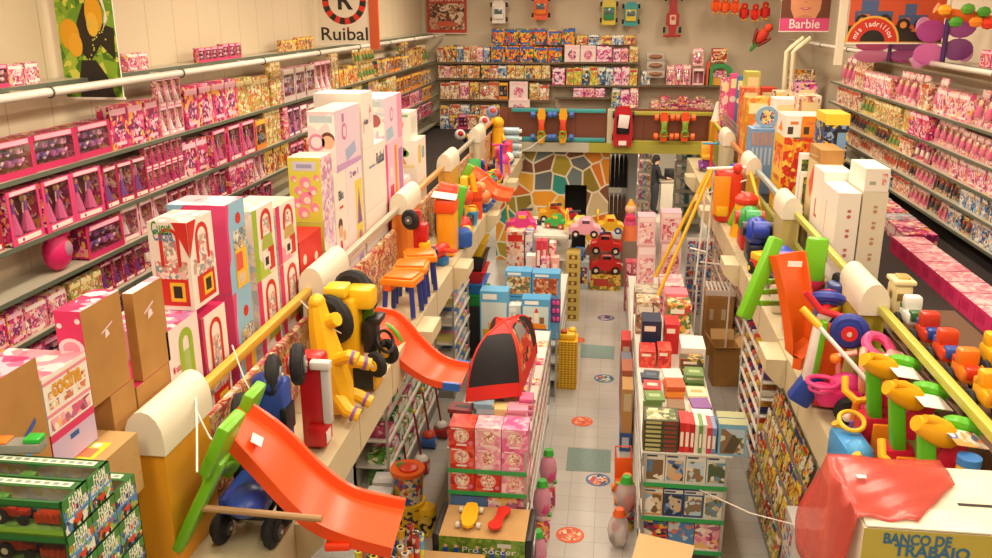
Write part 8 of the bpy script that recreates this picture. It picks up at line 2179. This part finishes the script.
toy('toy_kitchen', 'red and orange play unit at the front of the right ledge by the swing frame', 'toy', (1.95, 14.3, LZ), [('body', [('b', (0, 0, .42), (.42, .36, .84), '#e03a1e')]), ('panel', [('b', (-.12, -.19, .45), (.26, .04, .62), '#f0951a'), ('b', (-.1, -.21, .2), (.18, .04, .16), '#e8b41e')]), ('tap', [('s', (.1, -.18, .9), .08, '#e83a2a')])])
toy('toy_mixer', 'yellow and green play stand on the right ledge behind the swing tubes', 'toy', (2.08, 13.3, LZ), [('body', [('c', (0, 0, 0), (0, 0, .5), .2, .14, '#e8a81e'), ('r', (-.12, 0, .4), (.08, .1, .5), (0, 20, 0), '#7ab82a')]), ('bowl', [('s', (.02, 0, .56), (.18, .18, .12), '#d83a24')])])
toy('plush_octopus', 'royal blue plush with many arms on the right ledge near the bridge', 'plush toy', (AY(737, 160, 15.6).x, 15.6, LZ), [('head', [('s', (0, 0, .52), (.2, .2, .22), m('#2438b0', .9))]), ('eye', [('s', (.12, -.16, .52), .04, '#e8d050')]), ('stand', [('b', (0, 0, .12), (.24, .24, .24), '#d8ccb4')])] + [('arm', [('t', [(.1 * math.cos(a), .1 * math.sin(a), .38), (.26 * math.cos(a), .26 * math.sin(a), .42), (.38 * math.cos(a), .38 * math.sin(a), .34)], .05, m('#2438b0', .9))]) for a in [k * PI / 4 for k in range(8)]])
WRK = MB(); a, b_ = Vector((2.52, 17.6, 3.02)), Vector((2.52, 20.4, 3.02))
for k in range(22):
 WRK.cyl(a.lerp(b_, k / 21), a.lerp(b_, k / 21) + Vector((0, 0, .8)), .006, None, METAL, 5)
for k in range(9):
 WRK.cyl(a + Vector((0, 0, .1 * k)), b_ + Vector((0, 0, .1 * k)), .006, None, METAL, 5)
tag(WRK.build('mesh_screen'), 'grey wire mesh screen inside the right railing near the bridge', 'screen')
q = MB(); q.box((2.86, 6.65, FL + .17), (.78, 3.0, .34), m('#6a4a34', .6)); tag(q.build('display_bench'), 'low dark bench behind the right railing under the toy tractors', 'bench')
BZ = FL + .342
toy('doll_house', 'cream toy house with windows on the bench by the olive post, right side', 'toy house', (2.66, 7.9, BZ), [('wall', [('b', (0, 0, .3), (.3, .42, .6), '#e4d29a')]), ('roof', [('b', (0, 0, .63), (.34, .46, .07), '#ead9a4'), ('b', (.02, .02, .68), (.18, .24, .05), '#c8a860')]), ('window', [('b', (-.05, -.212, .4), (.1, .01, .12), '#8a6a3a'), ('b', (-.152, -.05, .4), (.01, .12, .12), '#8a6a3a')]), ('base', [('b', (0, 0, .03), (.36, .48, .06), '#c8b070')])], k=.56)
tc_ = [(2.62, 7.4, '#e4e4dc', '#3a6a3a', '#e8c832', 'white and green toy tractor with yellow hub behind the right rail'), (2.62, 6.98, '#c83a24', '#2a4a9a', '#e8c832', 'red toy tractor behind the right rail, second from the toy house'), (2.62, 6.58, '#d8441e', '#3a5aa8', '#e0a020', 'orange red toy truck with blue bed behind the right rail'), (2.62, 6.18, '#e87a1e', '#d8381e', '#e8b830', 'orange toy truck behind the right rail'), (2.62, 5.78, '#f0a81a', '#e8901a', '#3a3a3a', 'yellow toy digger behind the right rail, nearest of its row')]
for x, y, c1, c2, c3, lab in tc_:
 toy('toy_tractor', lab, 'toy tractor', (x, y, BZ), [('body', [('b', (0, 0, .26), (.22, .34, .14), c1), ('b', (0, .06, .4), (.2, .16, .18), c1), ('b', (0, -.13, .3), (.16, .14, .12), c2)]), ('bed', [('b', (.02, .14, .34), (.24, .1, .08), c2)])] + [('wheel', wheel((sx * .13, sy, r_), (1, 0, 0), r_, .08, c3)) for sx in (-1, 1) for sy, r_ in ((.1, .13), (-.13, .09))], k=.72)
for k, (x, y, lab) in enumerate([(2.98, 6.6, 'farther'), (2.98, 6.15, 'middle'), (2.98, 5.7, 'nearer')]):
 toy('toy_digger', 'yellow toy digger at the back of the bench, right side, %s of three' % lab, 'toy truck', (x, y, BZ), [('body', [('b', (0, 0, .2), (.2, .3, .14), '#f0ae1a'), ('b', (0, .06, .32), (.18, .14, .14), '#f0b41e')]), ('arm', [('t', [(0, -.1, .3), (0, -.2, .44), (0, -.3, .3)], .03, '#e8a41a')]), ('scoop', [('b', (0, -.3, .24), (.14, .08, .08), '#e89a14')])] + [('wheel', wheel((sx * .11, sy, .09), (1, 0, 0), .09, .06, '#e8b02a')) for sx in (-1, 1) for sy in (-.1, .1)], k=.85)
toy('toy_tub', 'yellow tub with blue lid beyond the pale carton at the right edge', 'tub', (2.24, 5.06, LZ), [('body', [('c', (0, 0, .0), (0, 0, .66), .06, .065, '#e8b83a')]), ('lid', [('c', (0, 0, .66), (0, 0, .71), .07, None, '#3a7ac0')])])
for k in range(8):
 c = Carton(3.7, 4.1, 8.4 + k * .4, 8.78 + k * .4, FL, FL + .2, [HOT, HOT, HOT, HOT, HOT, printed(['#f0b0b8', '#f4d8d4', '#e8889a'], 8, 20)]); c.rect('L', .1, .3, .6, .8, m('#c81e58')).done('play_set_box', 'hot pink low carton on the carpet under the right wall, %s from the near end' % nth(k + 1), 'toy box', 'hot pink cartons under the right wall')
for k in range(9):
 c = Carton(3.9 + .03 * k, 4.32 + .015 * k, 11.7 + k * .45, 12.1 + k * .45, FL, FL + .2, printed([PINK, PALE, ['#8ab0c0', '#d8d0c8', '#c87a8a']][k % 3], 9, 22)); c.rect('L', .1, .3, .9, .8, m('#f0d8d0')).done('game_box', 'low printed carton under the right wall, %s past the hot pink ones' % nth(k + 1), 'game box', 'low cartons under the right wall')
def banner(u0, u1, v1, y, ztop, label, deco, name='hanging_banner', border=None, hang=True):
 a, b_ = AY(u0, v1, y), AY(u1, v1, y)
 w, h = b_.x - a.x, ztop - a.z
 c = Carton(-w / 2, w / 2, -.008, .008, 0, h, WH)
 deco(c)
 o = c.q.build(name, smooth=False); o.location = ((a.x + b_.x) / 2, y, a.z)
 q = MB()
 for s in (-1, 1):
  q.cyl((s * w * .4, 0, h), (s * w * .4, 0, 7.2 - a.z), .004, None, METAL, 5)
 q.build('cord', o)
 q = MB(); q.box((0, 0, -.008), (w + .02, .03, .02), WH if border is None else border); q.build('bottom_rail', o)
 return tag(o, label, 'banner')
def d_flower(c):
 c.rect('F', 0, 0, 1, 1, printed(['#6a9a24', '#8ab02e', '#4a7a1e', '#a8c03a', '#d8d85a', '#7aa82a'], 8, 26, .3)).poly('F', [(.25, 0), (.88, 0), (.78, .16), (.6, .3), (.35, .3), (.27, .16)], DARK, .002)
 c.poly('F', [(.5, .28), (.72, .42), (.95, .3), (.98, .55), (.7, .6), (.5, .75), (.35, .6), (.3, .4)], m('#2c2416'), .0025)
 for n_, (a, b_, x_, z_, cc) in enumerate(((.2, .5, .17, .13, '#e8a81e'), (.28, .42, .12, .1, '#eeb030'), (.66, .66, .15, .15, '#e8a81e'), (.62, .58, .1, .1, '#f0c040'), (.36, .84, .18, .07, '#e89a1e'))):
  c.poly('F', [(a + x_ * math.cos(k * PI / 8), b_ + z_ * math.sin(k * PI / 8) * (1 + .05 * math.cos(k * PI / 4))) for k in range(16)], m(cc), .003 + .0012 * n_)
 c.poly('F', [(.5, .8), (.62, .86), (.84, .82), (.9, .62), (.8, .54), (.86, .68), (.78, .8)], WH, .0095)
 rr = random.Random(2)
 for k in range(26):
  c.disc('F', .4 + .45 * rr.random(), .3 + .3 * rr.random(), .008, m('#c8d05a'), .0095 + .0003 * k)
def ringsign(c):
 c.rect('F', 0, 0, 1, 1, m('#e8dcc8'))
 p_, u, v, w, h = c.fr('F')
 for k in range(24):
  a0, a1 = 2 * PI * k / 24, 2 * PI * (k + 1) / 24
  P = lambda r_, a: (.52 + r_ * math.cos(a) / w, .68 + r_ * math.sin(a) / h)
  c.poly('F', [P(.38, a0), P(.38, a1), P(.27, a1), P(.27, a0)], [m('#d8301e'), m('#26201e')][k % 2], .002)
 c.text('F', 'R', .52, .68, .42, m('#26201e'), .003, .03).text('F', 'Ruibal', .5, .14, .3, m('#26201e'), .003, .012, wid=.9).disc('F', .575, .232, .018, m('#d8301e'), .004)
yb = AX(64, 97, -4.98).y
banner(68, 124, 97, yb, 6.35, 'tall green banner with orange petals and a black butterfly shape on the left wall', d_flower)
yb = AX(318, 44, -4.97).y
zb_ = AY(345, 43, yb).z
o = banner(319.5, 371, 43, yb, zb_ + (AY(345, 1, yb).z - zb_) / .68, 'white square sign with red and black ring over the lettering Ruibal, left wall', ringsign, 'wall_sign')
a = AY(375, 40, yb); q = MB(); q.box((a.x - o.location.x, .0, .55), (.16, .05, 1.3), m('#c8562a', .5)); q.build('orange_edge', o)
def brick(c):
 c.rect('F', 0, 0, 1, 1, m('#b83a24')).rect('F', .06, .1, .94, .8, printed(['#a86a4a', '#c89a7a', '#6a3a2a', '#e0c8a8', '#3a2a24'], 7, 20), .002).poly('F', [(.3, .18), (.7, .18), (.8, .26), (.5, .34), (.2, .26)], m('#c8583a'), .003).disc('F', .85, .5, .08, m('#d8c0a0'), .003)
 c.text('F', 'LEGO NATIVE', .5, .91, .15, m('#f0e8d8'), .003, .01, wid=.86)
yb = AX(424, 33, -4.95).y
banner(427.5, 467, 33, yb, AY(447, -4, yb).z, 'red framed picture banner with white lettering near the left back corner', brick)
def d_pink(c):
 c.rect('F', 0, 0, 1, 1, m('#6a3a24')).poly('F', [(.3, .3), (.7, .3), (.8, .6), (.82, 1), (.18, 1), (.2, .6)], m('#d8946a'), .002).poly('F', [(.3, .3), (.7, .3), (.62, .42), (.5, .46), (.38, .42)], m('#c8805a'), .0025)
 c.poly('F', [(.37, .64), (.45, .66), (.5, .65), (.55, .66), (.63, .64), (.55, .59), (.45, .59)], m('#c03a4c'), .004).poly('F', [(.4, .64), (.6, .64), (.5, .622)], m('#f0e0d8'), .005).poly('F', [(.46, .82), (.54, .82), (.52, .78), (.48, .78)], m('#c07a54'), .004)
 c.rect('F', 0, 0, 1, .36, m('#d84a80'), .006).text('F', 'Barbie', .5, .19, .26, m('#f2e4e4'), .008, .01, wid=.62)
yb = AX(829, 30, 4.4).y
zb_ = AY(803, 31, 19.6).z
banner(779, 828, 31, 19.6, zb_ + (AY(803, 0, 19.6).z - zb_) / .86, 'banner with lower half of a face over a pink band lettered Barbie', d_pink)
def d_truck(c):
 c.rect('F', 0, 0, 1, 1, m('#c8502a')).poly('F', [(0, .0), (1, 0), (.95, .12), (.6, .32), (.3, .42), (0, .34)], m('#2a2018'), .002)
 for x, z, s_ in ((.06, .44, .4), (.52, .36, .3)):
  c.rect('F', x, z, x + s_, z + .2, m('#46587c'), .003).rect('F', x + .06, z + .2, x + s_ * .6, z + .42, m('#4a5e88'), .003).rect('F', x + s_ * .1, z + .06, x + s_ * .4, z + .14, m('#c8663a'), .004)
  for a in (.2, .8):
   c.disc('F', x + s_ * a, z, .09, m('#1c1612'), .005).disc('F', x + s_ * a, z, .045, m('#d8883a'), .006)
 c.poly('F', [(.66, .24), (.9, .12), (.96, .2), (.74, .34)], m('#c87a3a'), .006)
 p_, u, v, w, h = c.fr('F')
 for r_, cc, oo in ((.36, '#e0a83a', .007), (.33, '#c8301e', .008), (.17, '#1c1814', .009)):
  c.poly('F', [(.27 + r_ * math.cos(PI * k / 16) / w, 0 + r_ * math.sin(PI * k / 16) / h) for k in range(17)], m(cc), oo)
 for k, ch in enumerate('mis ladrillos'):
  if ch != ' ':
   a = R(160 - 140 * k / 12)
   q_ = c.pt('F', .27 + .25 * math.cos(a) / w, .25 * math.sin(a) / h, .011)
   M = Matrix.Translation(q_) @ Matrix.Rotation(PI / 2, 4, 'X') @ Matrix.Rotation(a - PI / 2, 4, 'Z'); c.q.text(ch, .1, m('#f0e8dc'), M, .012)
 c.rect('F', 0, 0, 1, .02, m('#d8a03a'), .01)
zb_ = AY(893, 42.5, 13.2).z
o = banner(846, 941, 42.5, 13.2, zb_ + (AY(893, 0, 13.2).z - zb_) / .86, 'wide banner with blue toy trucks and an arched red badge lettered mis ladrillos, right wall', d_truck)
a = AY(839.5, 45, 13.25); q = MB(); q.box((a.x, 13.25, 6.2), (.1, .08, 1.9), m('#ded2b8', .5)); struct('trim_column_right', q)
toy('butterfly_kite', 'purple and pink butterfly kite hung by the wide truck banner, right wall', 'kite', (AY(945, 42, 13.0).x, 13.0, AY(945, 42, 13.0).z), [('body', [('t', [(0, 0, -.28), (0, 0, .3)], .035, '#4a2a6a')])] + [('wing', [('s', (s * .19, .02, z), (.2, .012, .15), film(c1, .8, 'kite')), ('s', (s * .3, .03, z * 1.5), (.1, .012, .12), film('#d890c0', .8, 'kite'))]) for s, z, t, c1 in ((-1, .14, 30, '#b84a9a'), (1, .2, -30, '#a03a9a'), (-1, -.16, -20, '#d86ab0'), (1, -.1, 25, '#8a3a90'))] + [('cord', [('c', (0, 0, .3), (0, 0, 7.2 - AY(945, 42, 13.0).z), .004, None, '#c8c0b0')])])
toy('butterfly_kite', 'pink butterfly kite hanging lower behind the truck banner, right wall', 'kite', (AY(890, 48, 13.9).x, 13.9, AY(890, 49, 13.9).z), [('body', [('t', [(0, 0, -.18), (0, 0, .2)], .03, '#5a2a6a')])] + [('wing', [('s', (s * .24, .02, z), (.25, .012, .1), film(c1, .8, 'kite'))]) for s, z, t, c1 in ((-1, .06, 20, '#c84a8a'), (1, .06, -20, '#8a3a8a'), (-1, -.1, -14, '#d880b0'), (1, -.1, 14, '#b04a9a'))] + [('cord', [('c', (0, 0, .2), (0, 0, 1.3), .004, None, '#c8c0b0')])])
P = [AY(u, v, 12.2) for u, v in ((936, 8), (950, 14), (965, 16), (980, 18), (1000, 24), (1030, 16))]
q = MB(); q.tube(P, .07, m('#e8681e', .6), 10); o = q.build('garland')
for k, (u, v, c1) in enumerate([(956, 22, '#4a9a2a'), (968, 9, '#5aa030'), (984, 12, '#4a9a2a'), (988, 24, '#e83a1e'), (945, 10, '#f0a01e'), (976, 22, '#f08a1e')]):
 p = AY(u, v, 12.1); q = MB(); q.sph(p, (.09, .06, .07), m(c1, .6), 8); q.build('leaf', o)
q = MB()
for k in (1, 4):
 q.cyl(P[k], (P[k].x, P[k].y, 7.2), .004, None, METAL, 5)
q.build('cord', o)
tag(o, 'orange garland with green leaves hung high at the right edge', 'garland')
for k, (a, b_, lab) in enumerate([(AY(700, 490, 8.4), AX(815, 530, 1.84), 'white string crossing the right aisle from the puzzle island'), (AX(195, 375, -2.63), AX(197, 472, -2.15), 'white string hanging from the near left rail over the green slide end'),
         (AX(196, 410, -2.5), AX(222, 448, -2.3), 'white string tied round the green slide end'), (AX(232, 345, -2.62), AX(256, 400, -2.4), 'white string from the left rail to the pedal car tyres'),
         (AX(300, 300, -2.55), AX(345, 335, -2.2), 'white string from the second left post to the yellow tractor'), (AX(435, 200, -2.4), AX(490, 175, -2.1), 'white string over the toys on the far left ledge'), (AY(513, 155, 20.0), AY(547, 135, 20.6), 'white string near the left end of the bridge')]):
 q = MB(); mid = (a + b_) / 2 + Vector((0, 0, -.06)); q.tube([a, a.lerp(mid, .6), mid, mid.lerp(b_, .4), b_], .006, WH, 5); tag(q.build('string'), lab, 'string')
def area(x, y, z, sx, sy, w, col='#ffefd8'):
 l = bpy.data.lights.new('unseen_lamp', 'AREA')  # lamps out of view; no fixtures are built
 l.shape = 'RECTANGLE'
 l.size, l.size_y = sx, sy
 l.energy = w
 l.color = lin(col)[:3]
 o = bpy.data.objects.new('unseen_lamp', l)
 COL.objects.link(o)
 o.location = (x, y, z)
 return o
for y in (1.5, 6.0, 10.5, 15.0, 19.5):
 for x in (-2.8, 0, 2.8):
  area(x, y, 7.15, .5, 2.6, 110)
for y in (5, 10, 15, 19):            # unseen lamps added to brighten the space under the upper floors
 area(-3.6, y, 2.66, .3, 2.2, 34)
 area(3.6, y, 2.66, .3, 2.2, 34)
for x in (-3, 0, 3):  # unseen lamps added to brighten the rear sales floor
 area(x, 25.5, 2.84, 1.2, .5, 120)
w = bpy.data.worlds.new('room')
w.use_nodes = True
w.node_tree.nodes['Background'].inputs[0].default_value = lin('#fff0d8')
w.node_tree.nodes['Background'].inputs[1].default_value = 0.06
SC.world = w
vs = SC.view_settings
vs.view_transform = 'Standard'
vs.look = 'None'
vs.exposure = 0.0
vs.gamma = 1.0
vs.use_curve_mapping = False
